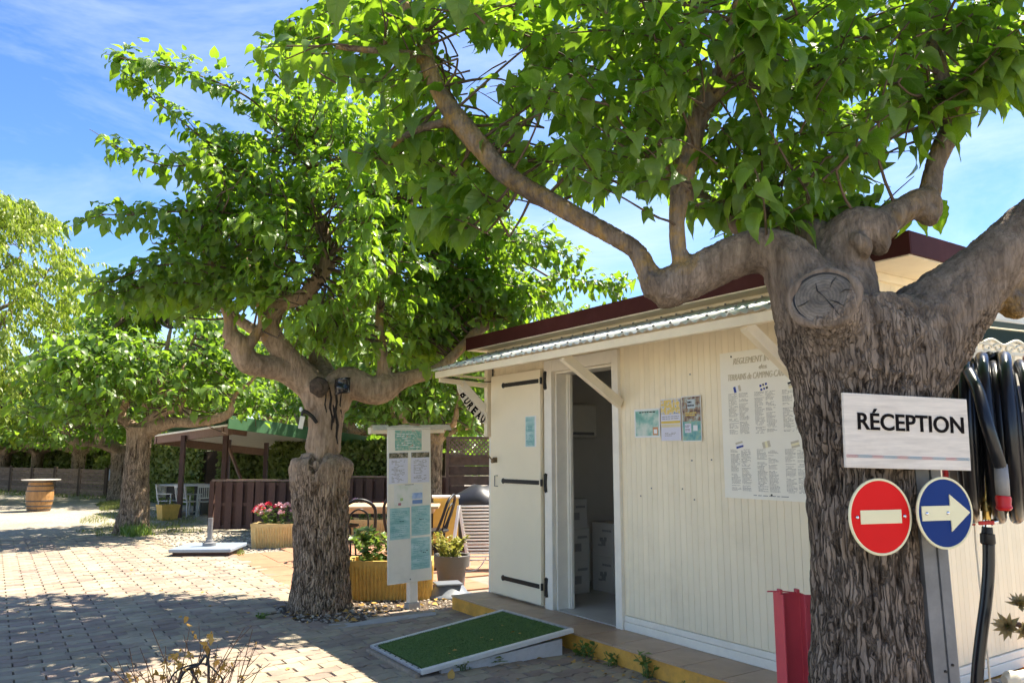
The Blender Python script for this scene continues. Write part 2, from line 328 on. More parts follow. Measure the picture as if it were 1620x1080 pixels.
def leaf_mat(name, dark, light, trans, tw=0.38, rough=0.42, veins=True, spec=0.45):
    m = bpy.data.materials.new(name); m.use_nodes = True; t = m.node_tree; b = t.nodes['Principled BSDF']; L = t.links
    out = t.nodes['Material Output']
    b.inputs['Roughness'].default_value = rough; b.inputs['Specular IOR Level'].default_value = spec
    an = N(t, 'ShaderNodeAttribute', attribute_name='rnd')
    mixc = N(t, 'ShaderNodeMixRGB'); mixc.inputs['Color1'].default_value = (*dark, 1); mixc.inputs['Color2'].default_value = (*light, 1); L.new(an.outputs['Fac'], mixc.inputs['Fac'])
    col = mixc.outputs['Color']
    tl = N(t, 'ShaderNodeBsdfTranslucent')
    mixt = N(t, 'ShaderNodeMixRGB'); mixt.inputs['Color1'].default_value = (trans[0] * 0.7, trans[1] * 0.8, trans[2] * 0.8, 1); mixt.inputs['Color2'].default_value = (*trans, 1); L.new(an.outputs['Fac'], mixt.inputs['Fac'])
    tcol = mixt.outputs['Color']
    if veins:
        uv = N(t, 'ShaderNodeUVMap'); sp = N(t, 'ShaderNodeSeparateXYZ'); L.new(uv.outputs['UV'], sp.inputs['Vector'])
        ab = N(t, 'ShaderNodeMath', operation='ABSOLUTE'); L.new(sp.outputs['X'], ab.inputs[0])
        m1 = N(t, 'ShaderNodeMath', operation='MULTIPLY'); m1.inputs[1].default_value = 0.85; L.new(ab.outputs[0], m1.inputs[0])
        sb = N(t, 'ShaderNodeMath', operation='SUBTRACT'); L.new(sp.outputs['Y'], sb.inputs[0]); L.new(m1.outputs[0], sb.inputs[1])
        fr = N(t, 'ShaderNodeMath', operation='MULTIPLY'); fr.inputs[1].default_value = 44.0; L.new(sb.outputs[0], fr.inputs[0])
        sn = N(t, 'ShaderNodeMath', operation='SINE'); L.new(fr.outputs[0], sn.inputs[0])
        v1 = N(t, 'ShaderNodeMapRange'); v1.inputs['From Min'].default_value = 0.72; v1.inputs['From Max'].default_value = 1.0; L.new(sn.outputs[0], v1.inputs['Value'])
        v2 = N(t, 'ShaderNodeMapRange'); v2.inputs['From Min'].default_value = 0.03; v2.inputs['From Max'].default_value = 0.005; L.new(ab.outputs[0], v2.inputs['Value'])
        mxv = N(t, 'ShaderNodeMath', operation='MAXIMUM'); L.new(v1.outputs['Result'], mxv.inputs[0]); L.new(v2.outputs['Result'], mxv.inputs[1])
        sc = N(t, 'ShaderNodeMath', operation='MULTIPLY'); sc.inputs[1].default_value = 0.35; L.new(mxv.outputs[0], sc.inputs[0])
        mv = N(t, 'ShaderNodeMixRGB'); L.new(sc.outputs[0], mv.inputs['Fac']); L.new(col, mv.inputs['Color1']); mv.inputs['Color2'].default_value = (light[0] * 1.9, light[1] * 1.6, light[2] * 1.9, 1)
        col = mv.outputs['Color']
        bn = N(t, 'ShaderNodeBump'); bn.inputs['Strength'].default_value = 0.5; bn.inputs['Distance'].default_value = 0.004; bn.invert = True
        L.new(mxv.outputs[0], bn.inputs['Height']); L.new(bn.outputs['Normal'], b.inputs['Normal'])
    gm = N(t, 'ShaderNodeNewGeometry'); bk = N(t, 'ShaderNodeMixRGB'); L.new(gm.outputs['Backfacing'], bk.inputs['Fac']); L.new(col, bk.inputs['Color1'])
    bk.inputs['Color2'].default_value = (light[0] * 1.15 + 0.015, light[1] * 1.1 + 0.01, light[2] * 1.2 + 0.012, 1)
    L.new(bk.outputs['Color'], b.inputs['Base Color']); L.new(tcol, tl.inputs['Color'])
    ms = N(t, 'ShaderNodeMixShader'); ms.inputs['Fac'].default_value = tw
    L.new(b.outputs['BSDF'], ms.inputs[1]); L.new(tl.outputs['BSDF'], ms.inputs[2]); L.new(ms.outputs['Shader'], out.inputs['Surface'])
    return m
M_leaf = leaf_mat('mulberry_leaf', (0.020, 0.058, 0.010), (0.074, 0.145, 0.022), (0.42, 0.66, 0.030), tw=0.42, rough=0.32)
M_leafbg = leaf_mat('distant_mulberry_leaf', (0.024, 0.064, 0.012), (0.080, 0.150, 0.022), (0.38, 0.60, 0.035), veins=False, tw=0.42)
M_leafyel = leaf_mat('yellow_green_leaf', (0.08, 0.14, 0.015), (0.18, 0.24, 0.025), (0.56, 0.70, 0.05), veins=False, tw=0.4)
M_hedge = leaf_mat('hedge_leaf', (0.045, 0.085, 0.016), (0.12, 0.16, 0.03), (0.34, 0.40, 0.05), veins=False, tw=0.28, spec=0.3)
M_grass = leaf_mat('grass_blade', (0.07, 0.11, 0.02), (0.16, 0.19, 0.045), (0.32, 0.36, 0.06), veins=False, tw=0.3, rough=0.6)
M_plant = leaf_mat('plant_leaf', (0.045, 0.10, 0.02), (0.10, 0.18, 0.035), (0.30, 0.42, 0.05), veins=False)
M_spur = leaf_mat('variegated_leaf', (0.06, 0.10, 0.02), (0.28, 0.27, 0.05), (0.40, 0.40, 0.06), veins=False)
M_dryleaf = leaf_mat('dry_leaf', (0.30, 0.15, 0.03), (0.50, 0.30, 0.06), (0.5, 0.3, 0.05), veins=False, tw=0.25, rough=0.7)
M_pink = leaf_mat('pink_petal', (0.68, 0.30, 0.34), (0.82, 0.58, 0.58), (0.6, 0.3, 0.3), veins=False, tw=0.25, rough=0.6)
M_redfl = leaf_mat('red_petal', (0.45, 0.01, 0.05), (0.65, 0.03, 0.08), (0.5, 0.05, 0.05), veins=False, tw=0.2, rough=0.6)
M_succ = leaf_mat('succulent_leaf', (0.07, 0.10, 0.025), (0.45, 0.33, 0.13), (0.35, 0.3, 0.1), veins=False, tw=0.15)
def bark_mat(name, base, dark, lich, lamt, plate=56):
    m = bpy.data.materials.new(name); m.use_nodes = True; t = m.node_tree; b = t.nodes['Principled BSDF']; L = t.links
    b.inputs['Roughness'].default_value = 0.9; b.inputs['Specular IOR Level'].default_value = 0.15
    tcn = N(t, 'ShaderNodeTexCoord'); mpn = N(t, 'ShaderNodeMapping'); mpn.inputs['Scale'].default_value = (1, 1, 0.17); L.new(tcn.outputs['Object'], mpn.inputs['Vector'])
    a = N(t, 'ShaderNodeTexNoise'); a.inputs['Scale'].default_value = 26; a.inputs['Detail'].default_value = 8; a.inputs['Roughness'].default_value = 0.7; L.new(mpn.outputs['Vector'], a.inputs['Vector'])
    r = N(t, 'ShaderNodeValToRGB'); e = r.color_ramp.elements; e[0].position = 0.36; e[0].color = (*dark, 1); e[1].position = 0.66; e[1].color = (*base, 1); L.new(a.outputs['Fac'], r.inputs['Fac'])
    at_ = N(t, 'ShaderNodeAttribute', attribute_name='groove')
    mg = N(t, 'ShaderNodeMixRGB', blend_type='MULTIPLY'); mg.inputs['Fac'].default_value = 1.0
    gr = N(t, 'ShaderNodeValToRGB'); ge = gr.color_ramp.elements; ge[0].position = 0.0; ge[0].color = (0.22, 0.19, 0.17, 1); ge[1].position = 0.55; ge[1].color = (1.1, 1.1, 1.1, 1)
    L.new(at_.outputs['Fac'], gr.inputs['Fac']); L.new(r.outputs['Color'], mg.inputs['Color1']); L.new(gr.outputs['Color'], mg.inputs['Color2'])
    big = N(t, 'ShaderNodeTexNoise'); big.inputs['Scale'].default_value = 4.5; big.inputs['Detail'].default_value = 4; L.new(tcn.outputs['Object'], big.inputs['Vector'])
    mrb = N(t, 'ShaderNodeMapRange'); mrb.inputs['From Min'].default_value = 0.3; mrb.inputs['From Max'].default_value = 0.7; mrb.inputs['To Min'].default_value = 0.75; mrb.inputs['To Max'].default_value = 1.2; L.new(big.outputs['Fac'], mrb.inputs['Value'])
    vb = N(t, 'ShaderNodeVectorMath', operation='SCALE'); L.new(mg.outputs['Color'], vb.inputs[0]); L.new(mrb.outputs['Result'], vb.inputs['Scale'])
    th = N(t, 'ShaderNodeAttribute', attribute_name='thin')
    ln = N(t, 'ShaderNodeTexNoise'); ln.inputs['Scale'].default_value = 9; ln.inputs['Detail'].default_value = 7; ln.inputs['Roughness'].default_value = 0.75; L.new(tcn.outputs['Object'], ln.inputs['Vector'])
    lr = N(t, 'ShaderNodeMapRange'); lr.inputs['From Min'].default_value = 0.47; lr.inputs['From Max'].default_value = 0.62; lr.inputs['To Max'].default_value = lamt; L.new(ln.outputs['Fac'], lr.inputs['Value'])
    lm = N(t, 'ShaderNodeMath', operation='MULTIPLY'); L.new(lr.outputs['Result'], lm.inputs[0]); L.new(th.outputs['Fac'], lm.inputs[1])
    mx_ = N(t, 'ShaderNodeMixRGB'); L.new(lm.outputs[0], mx_.inputs['Fac']); L.new(vb.outputs['Vector'], mx_.inputs['Color1']); mx_.inputs['Color2'].default_value = (*lich, 1)
    L.new(mx_.outputs['Color'], b.inputs['Base Color'])
    # elongated bark plates
    wn = N(t, 'ShaderNodeTexNoise'); wn.inputs['Scale'].default_value = 14; wn.inputs['Detail'].default_value = 3; L.new(tcn.outputs['Object'], wn.inputs['Vector'])
    wv = N(t, 'ShaderNodeVectorMath', operation='SCALE'); wv.inputs['Scale'].default_value = 0.035; L.new(wn.outputs['Color'], wv.inputs[0])
    wa = N(t, 'ShaderNodeVectorMath', operation='ADD'); L.new(tcn.outputs['Object'], wa.inputs[0]); L.new(wv.outputs['Vector'], wa.inputs[1])
    wm = N(t, 'ShaderNodeMapping'); wm.inputs['Scale'].default_value = (1, 1, 0.10); L.new(wa.outputs['Vector'], wm.inputs['Vector'])
    vo = N(t, 'ShaderNodeTexVoronoi', feature='DISTANCE_TO_EDGE'); vo.inputs['Scale'].default_value = plate; L.new(wm.outputs['Vector'], vo.inputs['Vector'])
    cr = N(t, 'ShaderNodeMapRange', interpolation_type='SMOOTHSTEP'); cr.inputs['From Max'].default_value = 0.16; L.new(vo.outputs['Distance'], cr.inputs['Value'])
    ro = N(t, 'ShaderNodeAttribute', attribute_name='rough')
    cm = N(t, 'ShaderNodeMapRange'); cm.inputs['To Min'].default_value = 0.56; cm.inputs['To Max'].default_value = 1.15; L.new(cr.outputs['Result'], cm.inputs['Value'])
    cmx = N(t, 'ShaderNodeMixRGB', blend_type='MULTIPLY'); L.new(ro.outputs['Fac'], cmx.inputs['Fac']); L.new(mx_.outputs['Color'], cmx.inputs['Color1']); L.new(cm.outputs['Result'], cmx.inputs['Color2'])
    L.new(cmx.outputs['Color'], b.inputs['Base Color'])
    pb = N(t, 'ShaderNodeBump'); pb.inputs['Distance'].default_value = 0.02; L.new(ro.outputs['Fac'], pb.inputs['Strength']); L.new(cr.outputs['Result'], pb.inputs['Height'])
    fn = N(t, 'ShaderNodeTexNoise'); fn.inputs['Scale'].default_value = 55; fn.inputs['Detail'].default_value = 6; fn.inputs['Roughness'].default_value = 0.7; L.new(mpn.outputs['Vector'], fn.inputs['Vector'])
    bn = N(t, 'ShaderNodeBump'); bn.inputs['Strength'].default_value = 0.9; bn.inputs['Distance'].default_value = 0.014; L.new(fn.outputs['Fac'], bn.inputs['Height']); L.new(pb.outputs['Normal'], bn.inputs['Normal']); L.new(bn.outputs['Normal'], b.inputs['Normal'])
    return m
M_bark = bark_mat('mulberry_bark', (0.275, 0.215, 0.165), (0.125, 0.095, 0.072), (0.40, 0.24, 0.05), 0.8)
def rings(m):
    t = m.node_tree; b = t.nodes['Principled BSDF']; w = N(t, 'ShaderNodeTexWave', wave_type='RINGS', rings_direction='SPHERICAL'); w.inputs['Scale'].default_value = 26; w.inputs['Distortion'].default_value = 3.5; w.inputs['Detail'].default_value = 4; w.inputs['Detail Scale'].default_value = 3
    tcn = N(t, 'ShaderNodeTexCoord'); t.links.new(tcn.outputs['Object'], w.inputs['Vector']); old = b.inputs['Base Color'].links[0].from_socket
    r = N(t, 'ShaderNodeMapRange'); r.inputs['To Min'].default_value = 0.82; r.inputs['To Max'].default_value = 1.10; t.links.new(w.outputs['Fac'], r.inputs['Value']); v = N(t, 'ShaderNodeVectorMath', operation='SCALE'); t.links.new(old, v.inputs[0]); t.links.new(r.outputs['Result'], v.inputs['Scale']); t.links.new(v.outputs['Vector'], b.inputs['Base Color']); return m
M_bark2 = bark_mat('mulberry_bark_brown', (0.42, 0.31, 0.215), (0.21, 0.15, 0.10), (0.42, 0.26, 0.06), 0.85, plate=50)
M_cut = mat('cut_wood', (0.17, 0.145, 0.12), 0.85, var=0.45, vs=14, stain=0.7, staincol=(0.10, 0.085, 0.07), ss=8, bump=0.5, bs=40)
rings(M_cut)
# ================================================================== GROUND
g = MB(); g.add([(-140, -20, -0.035), (140, -20, -0.035), (140, 260, -0.035), (-140, 260, -0.035)], [(0, 1, 2, 3)])
tag(g.build('ground', M_gravel), kind='structure')

def pip(x, y, poly):
    c = False; n = len(poly); j = n - 1
    for i in range(n):
        xi, yi = poly[i]; xj, yj = poly[j]
        if (yi > y) != (yj > y) and x < (xj - xi) * (y - yi) / (yj - yi) + xi: c = not c
        j = i
    return c
# --- outline of the paved court, world xy
def gxy(px, py): q = gz(px, py); return (q.x, q.y)
PAVE = [gxy(-420, 1000), gxy(-260, 868), gxy(0, 851), gxy(120, 848), gxy(232, 846), gxy(262, 862), gxy(300, 878), gxy(370, 876), gxy(466, 934), gxy(560, 940), gxy(712, 938)]
s0 = BL(gz(712, 962))
PAVE += [tuple(BW(-0.05, -0.39)[:2]), tuple(BW(5.2, -0.39)[:2]), (4.0, 2.2), (3.0, 1.0), (-5.5, 1.0)]
pv = MB(); pv.prism(PAVE, -0.3, -0.030)
pavement = tag(pv.build('pavement', M_grout), kind='structure')
BED = [gxy(*p) for p in ((418, 965), (440, 957), (470, 950), (560, 940), (640, 935), (715, 935), (716, 962), (690, 966), (640, 966), (600, 976), (560, 984), (520, 985), (470, 982), (432, 974))]
PL, PW = 0.177, 0.122
def gprof(x):   # boundary curve of a row, period PL
    x = (x / PL) % 1.0; k = 0.022
    pts = [(0, 0), (0.36, 0.0), (0.5, k), (0.86, k), (1.0, 0.0)]
    for (a, b), (c, d) in zip(pts, pts[1:]):
        if a <= x <= c: return b + (d - b) * (x - a) / (c - a)
    return 0
def paver_shape(par):
    g_ = 0.0050; x0 = 0.0 if par == 0 else PL / 2
    xs = sorted(set([x0 + g_, x0 + PL - g_] + [x0 + (q + n) * PL - 0 for q in (0.0, 0.36, 0.5, 0.86) for n in (0, 1) if x0 + g_ < (q + n) * PL < x0 + PL - g_]))
    lo = [(x - x0, gprof(x) + g_ * 0.8) for x in xs]; hi = [(x - x0, gprof(x) + PW - g_ * 0.8) for x in reversed(xs)]
    return lo + hi
PSHAPE = [paver_shape(0), paver_shape(1)]
def paver_geo(mb, par, cx_, cy_, zt, tilt, M, a):
    poly = PSHAPE[par]; n = len(poly); cxx = PL / 2; cyy = PW / 2 + 0.012
    ins = [(cxx + (x - cxx) * 0.965, cyy + (y - cyy) * 0.93) for x, y in poly]
    vs = []
    for ring, dz in ((poly, -0.05), (poly, -0.005), (ins, 0.0)):
        for (x, y) in ring:
            vs.append(M @ Vector((cx_ + x, cy_ + y, zt + dz + tilt[0] * (x - cxx) + tilt[1] * (y - cyy))))
    fs = []
    for k in range(2):
        for j in range(n): fs.append((k * n + j, k * n + (j + 1) % n, (k + 1) * n + (j + 1) % n, (k + 1) * n + j))
    fs.append(tuple(2 * n + j for j in range(n)))
    mb.add(vs, fs, a)
PANG = BANG + math.radians(90)   # long side of the pavers runs away from the front wall
PM = Matrix.Translation(B0) @ Matrix.Rotation(PANG, 4, 'Z')
# local x = i direction (inward), local y = -s direction
PAVERS = []
pinv = PM.inverted()
loc_poly = [pinv @ Vector((x, y, 0)) for x, y in PAVE]
xmin = min(p.x for p in loc_poly); xmax = max(p.x for p in loc_poly); ymin = min(p.y for p in loc_poly); ymax = max(p.y for p in loc_poly)
colr = {}
for r in range(int(ymin / PW) - 1, int(ymax / PW) + 1):
    par = r % 2
    for c in range(int(xmin / PL) - 2, int(xmax / PL) + 1):
        x = c * PL + (0 if par == 0 else PL / 2); y = r * PW
        w = PM @ Vector((x + PL / 2, y + PW / 2, 0))
        if not pip(w.x, w.y, PAVE) or pip(w.x, w.y, BED): continue
        px, py = proj(w)
        if w.y < 3.0 or px < -500 or px > 1900: continue
        key = c * 2 + par; band = colr.setdefault(key, random.random())
        t = 0.28 if band < 0.42 else 0.74
        if random.random() < 0.34: t = random.random()
        a = min(1, max(0, t + random.uniform(-0.24, 0.24)))
        if w.x > -1.9 and w.y < 7 and random.random() < 0.35: a = random.uniform(0.2, 0.7)
        vis = -100 < px < 1250 and py < 1110
        PAVERS.append((w.y if vis else w.y + 100, par, x, y, a))
PAVERS.sort()
stuff = MB(); pmesh = {}
for k, (d, par, x, y, a) in enumerate(PAVERS):
    tilt = (random.gauss(0, 0.008), random.gauss(0, 0.010)); zt = random.gauss(0, 0.0016)
    if k < 290:
        q = round(a * 5) / 5
        if (par, q) not in pmesh:
            mb = MB(); paver_geo(mb, par, 0, 0, 0, (0, 0), Matrix.Identity(4), q); pmesh[(par, q)] = mb.mesh('paver', M_paver)
        o = link('paver', pmesh[(par, q)], pavement)
        o.matrix_basis = PM @ Matrix.Translation((x, y, zt)) @ Matrix.Rotation(tilt[0], 4, 'Y') @ Matrix.Rotation(tilt[1], 4, 'X')
    else: paver_geo(stuff, par, x, y, zt, tilt, PM, a)
stuff.build('paver', M_paver, pavement, kind='stuff')

# --- tree bed: soil, pebbles, fallen leaves
bed = MB(); bed.prism(BED, -0.2, -0.012); tag(bed.build('tree_bed', M_soil), kind='structure')
bed2 = MB()
ico = bmesh.new(); bmesh.ops.create_icosphere(ico, subdivisions=1, radius=1.0); ICV = [v.co.copy() for v in ico.verts]; ICF = [[v.index for v in f.verts] for f in ico.faces]; ico.free()
def pebbles(mb, n, gen, smin, smax, zb):
    for _ in range(n):
        x, y = gen(); s = random.uniform(smin, smax); sq = random.uniform(0.4, 0.8); rz = random.random() * 6.28; a = random.random()
        vs = []
        for v in ICV:
            q = Vector((v.x * s * random.uniform(0.8, 1.2), v.y * s * 0.75, v.z * s * sq)); q.rotate(Quaternion((0, 0, 1), rz)); vs.append((x + q.x, y + q.y, zb + s * sq * 0.6 + q.z))
        mb.add(vs, ICF, a)
def in_poly(poly):
    xs = [p[0] for p in poly]; ys = [p[1] for p in poly]
    while True:
        x = random.uniform(min(xs), max(xs)); y = random.uniform(min(ys), max(ys))
        if pip(x, y, poly): return x, y
ks = MB(); ks.prism([gxy(*p) for p in ((520, 988), (560, 985), (600, 977.5), (690, 967.5), (690, 972), (612, 984), (530, 994))], -0.1, 0.004); tag(ks.build('kerb_strip', M_concrete), kind='structure')
pebbles(bed2, 900, lambda: in_poly(BED), 0.006, 0.020, -0.014)
tag(bed2.build('bed_pebbles', M_pebble), kind='stuff')
gb = MB()
GP = [gxy(*p) for p in ((236, 846), (330, 838), (470, 846), (470, 868), (372, 878), (300, 880))]
pebbles(gb, 900, lambda: in_poly(GP), 0.01, 0.03, -0.036)
tag(gb.build('edge_gravel', M_pebble), kind='stuff')

# --- terracotta patio
pd = Vector((-704, 1213, 0)).normalized(); pn = Vector((pd.y, -pd.x, 0))
P0 = gz(466, 936); P0.z = 0
PATIO = [gxy(371, 876), gxy(470, 936), gxy(560, 940), gxy(714, 938), gxy(778, 934), gxy(860, 850), gxy(620, 846), gxy(475, 866)]
pa = MB(); pa.prism(PATIO, -0.2, -0.016); patio = tag(pa.build('patio', M_grout), kind='structure')
TS = 0.40
tm = MB(); tm.box(0.004, TS - 0.004, 0.004, TS - 0.004, -0.025, 0.0); tmesh = tm.mesh('tile', M_terra)
pang = math.atan2(pn.y, pn.x)
for a_ in range(-1, 22):
    for b_ in range(-14, 20):
        c_ = P0 + pn * ((a_ + 0.5) * TS) + pd * ((b_ + 0.5) * TS)
        cor = [P0 + pn * ((a_ + u) * TS) + pd * ((b_ + v) * TS) for u in (0.04, 0.96) for v in (0.04, 0.96)]
        if a_ >= 0 and pip(c_.x, c_.y, PATIO) and (b_ >= 0 or all(pip(q.x, q.y, PATIO) for q in cor)):
            q = P0 + pn * (a_ * TS) + pd * (b_ * TS)
            link('tile', tmesh, patio, (q.x, q.y, random.uniform(-0.0015, 0.0015)), (random.gauss(0, .002), random.gauss(0, .002), pang))

# ================================================================== STEP (terrace in front of the wall)
STEP_Z = 0.125
BROT = (0, 0, BANG)
st = MB(); st.box(-0.065, 4.62, -0.392, 2.9, -0.2, STEP_Z - 0.012)
terrace = st.build('terrace_step', M_ochre, None, bevel=0.008, loc=B0, rot=BROT); tag(terrace, kind='structure')
tl = MB(); tl.box(0.003, 0.327, 0.0, 0.394, 0, 0.012); tlm = tl.mesh('tile', M_steptile)
for k in range(14):
    x0 = -0.068 + k * 0.33
    link('tile', tlm, terrace, (x0, -0.402, STEP_Z - 0.012 + random.uniform(0, 0.0006)))
for k in range(9): link('tile', tlm, terrace, (4.14 + 0.0, 0.0 + k * 0.33 + 0.33, STEP_Z - 0.012), (0, 0, -math.pi / 2))

# ================================================================== BUILDING
WS, WD, WH = 4.10, 2.55, 2.49
OP0, OP1, OPT = 1.05, 1.86, 2.18
bld = thing('reception_building', 'small cream boarded reception hut with open door, maroon roof edge and corrugated awning', 'building', B0, BANG)
core = MB(); Z0 = STEP_Z
T = 0.06
core.box(0.0, OP0, 0.012, T, Z0, WH); core.box(OP1, WS, 0.012, T, Z0, WH); core.box(OP0, OP1, 0.012, T, OPT, WH)
core.box(0.0, T, T, WD, Z0, WH); core.box(WS - T, WS - 0.012, T, WD, Z0, WH); core.box(T, WS - T, WD - T, WD, Z0, WH)
core.build('wall', M_cream, bld)
# interior lining and floor
li = MB(); li.box(T, T + 0.01, T, WD - T, Z0, WH - 0.03); li.box(T + 0.01, WS - T, WD - T - 0.01, WD - T, Z0, WH - 0.03); li.box(2.35, 2.39, T, WD - T - 0.01, Z0, WH - 0.03)
li.build('interior_wall', M_int, bld)
fl = MB(); fl.box(T, WS - T, 0.0, WD - T, Z0 - 0.01, Z0 + 0.006); fl.build('interior_floor', M_intfloor, bld)
cl = MB(); cl.box(T, WS - T, T, WD - T, WH - 0.03, WH - 0.004); cl.build('ceiling', M_int, bld)
# cladding boards, each a piece
BPW = 0.0553
def board_mesh(): 
    m = MB(); w = BPW - 0.0014
    m.prism([(0, 0.012), (0, 0.001), (0.001, 0.0), (w - 0.001, 0.0), (w, 0.001), (w, 0.012)], 0, 1, 'z'); return m.mesh('wall_board', M_cream)
bmh = board_mesh()
def boards(s_from, s_to, z0, z1, side=False):
    n = int(round((s_to - s_from) / BPW))
    for k in range(n):
        if not side: o = link('wall_board', bmh, bld, (s_from + k * BPW, 0, z0))
        else: o = link('wall_board', bmh, bld, (WS, s_from + k * BPW, z0), (0, 0, math.pi / 2))
        o.scale = (1, 1, z1 - z0)
boards(0.045, 0.045 + 16 * BPW, Z0, 2.44); boards(1.93, WS - 0.02, Z0 + 0.11, 2.44); boards(0.045 + 16 * BPW, 1.93, 2.30, 2.44)
boards(0.02, 2.45, Z0 + 0.11, 2.44, True)
tr = MB(); tr.box(-0.012, 0.042, -0.016, 0.05, Z0, 2.46); tr.box(WS - 0.045, WS + 0.016, -0.016, 0.016, Z0, 2.46)
tr.build('corner_trim', M_white, bld, bevel=0.004)
fz = MB(); fz.box(-0.02, WS + 0.018, -0.03, 0.010, 2.44, 2.487); fz.box(WS - 0.008, WS + 0.03, 0.012, WD, 2.44, 2.487); fz.build('frieze', M_trim, bld, bevel=0.003)
sk = MB(); sk.box(1.935, WS + 0.013, -0.014, 0.011, Z0, Z0 + 0.06); sk.box(1.935, WS + 0.010, -0.010, 0.011, Z0 + 0.062, Z0 + 0.105)
sk.box(WS - 0.01, WS + 0.016, 0.013, WD, Z0, Z0 + 0.06); sk.box(WS - 0.01, WS + 0.012, 0.013, WD, Z0 + 0.062, Z0 + 0.105); sk.build('skirting', M_white, bld, bevel=0.004)
# small high window at the corner with orange wood edge
pw_ = MB(); pw_.box(WS - 0.02, WS + 0.022, -0.02, 0.004, 2.30, 2.438); pw_.build('corner_block', M_orangew, bld)
# door frame
fr = MB(); fr.box(OP0 - 0.11, OP0 - 0.0, -0.032, 0.01, Z0, OPT + 0.105); fr.box(OP1, OP1 + 0.075, -0.032, 0.01, Z0, OPT + 0.105); fr.box(OP0, OP1, -0.030, 0.01, OPT, OPT + 0.105)
fr.box(OP0 - 0.002, OP0 + 0.018, 0.011, 0.20, Z0, OPT - 0.001); fr.box(OP1 - 0.018, OP1 + 0.002, 0.011, 0.20, Z0, OPT - 0.001); fr.box(OP0 + 0.019, OP1 - 0.019, 0.011, 0.20, OPT - 0.02, OPT)
fr.box(OP0 + 0.02, OP0 + 0.045, 0.12, 0.16, Z0, OPT - 0.02)
fr.build('door_frame', M_white, bld, bevel=0.004)
# inner steel door edge
idr = MB(); idr.box(OP0 + 0.050, OP0 + 0.062, 0.13, 0.155, Z0, OPT - 0.022); idr.build('door_strip', M_white, bld)
# folded-back door leaf
dz0, dz1, ds0, ds1 = 0.150, 2.215, 0.085, 0.915
door = MB(); door.box(ds0, ds1, -0.058, -0.018, dz0, dz1); door = door.build('door', M_door, bld, bevel=0.004, label='cream door leaf folded back flat against the wall')
for zc in (2.108, 1.198, 0.305):
    h = MB(); h.box(0.325, 0.895, -0.066, -0.056, zc - 0.019, zc + 0.019); h.lathe([(0.0, 0), (0.026, 0), (0.026, 0.01), (0, 0.01)], 12, (0, 0, 0))
    vs = h.v[-48:]; 
    for v in vs: x, y, z = v.x, v.y, v.z; v.x = 0.315 + x; v.y = -0.056 - z; v.z = zc + y
    h.build('strap_hinge', M_black, door, bevel=0.002)
    k = MB()
    k.prism([(0.948, zc - 0.075), (0.958, zc - 0.06), (0.965, zc - 0.085), (0.972, zc - 0.06), (0.985, zc - 0.08), (0.978, zc - 0.02), (0.978, zc + 0.02), (0.985, zc + 0.08), (0.972, zc + 0.06), (0.965, zc + 0.085), (0.958, zc + 0.06), (0.948, zc + 0.075), (0.953, zc + 0.02), (0.953, zc - 0.02)], -0.046, -0.031, 'y')
    k.tube([(0.930, -0.058, zc - 0.03), (0.930, -0.058, zc + 0.03)], 0.012, 8)
    k.build('hinge_plate', M_black, door)
lk = MB(); lk.box(0.145, 0.205, -0.075, -0.057, 1.37, 1.42); lk.tube([(0.175, -0.07, 1.40), (0.175, -0.105, 1.40), (0.12, -0.11, 1.44), (0.095, -0.11, 1.47)], 0.008, 6); lk.tube([(0.185, -0.075, 1.385), (0.185, -0.11, 1.38)], 0.018, 10)
lk.build('lock', mat('aged_bronze', (0.20, 0.15, 0.09), 0.5, metal=0.6, var=0.3, vs=40), door, bevel=0.002)
hd = MB(); hd.tube([(0.21, -0.057, 1.245), (0.21, -0.09, 1.245), (0.21, -0.09, 1.145), (0.21, -0.057, 1.145)], 0.0055, 6); hd.build('handle', M_galv, door)
# roof
rf = MB(); rf.box(-0.165, WS + 0.33, -0.19, WD + 0.2, 2.505, 2.60); roof = rf.build('roof', M_white, bld)
fa = MB(); fa.box(-0.175, WS + 0.34, -0.20, -0.188, 2.495, 2.617); fa.box(WS + 0.328, WS + 0.34, -0.187, WD + 0.2, 2.495, 2.617); fa.box(-0.175, -0.163, -0.187, WD + 0.2, 2.495, 2.617); fa.box(-0.175, WS + 0.34, -0.20, WD + 0.2, 2.6175, 2.622)
fa.build('fascia', M_maroon, roof, bevel=0.003)
sf = MB(); sf.box(-0.162, WS + 0.327, -0.187, WD + 0.19, 2.488, 2.504); sf.build('soffit', M_trim, roof)
# awning
AO, AZ, BZ = 0.66, 2.248, 2.462
S0, S1 = -0.055, 4.04
aw = MB()
ncor = int((S1 - S0) / 0.076 * 6); vs = []; fs = []
for k in range(ncor + 1):
    s = S0 + (S1 - S0) * k / ncor; w = 0.010 * math.sin(2 * math.pi * (s - S0) / 0.076)
    jag = 0.006 * math.sin(k * 1.7) + random.uniform(-0.004, 0.004)
    for off, z in ((AO + jag, AZ), (AO * 0.5, (AZ + BZ) / 2), (0.02, BZ)):
        vs.append((s, -off, z + w)); 
for k in range(ncor):
    for j in range(2): fs.append((k * 3 + j, (k + 1) * 3 + j, (k + 1) * 3 + j + 1, k * 3 + j + 1))
aw.add(vs, fs)
awning = aw.build('awning', M_tin, bld, smooth=True)
so_ = awning.modifiers.new('thick', 'SOLIDIFY'); so_.thickness = 0.0025
bmn = MB(); bmn.box(S0 + 0.03, S1 - 0.02, -0.630, -0.590, AZ - 0.072, AZ - 0.012); bmn.box(S0 + 0.03, S1, -0.055, -0.017, BZ - 0.085, BZ - 0.02)
for s in (0.0, 1.9, 3.7): bmn.bar((s + 0.02, -0.06, BZ - 0.05), (s + 0.02, -0.59, AZ - 0.035), 0.035, 0.045)
bmn.build('awning_beam', M_trim, awning, bevel=0.004)
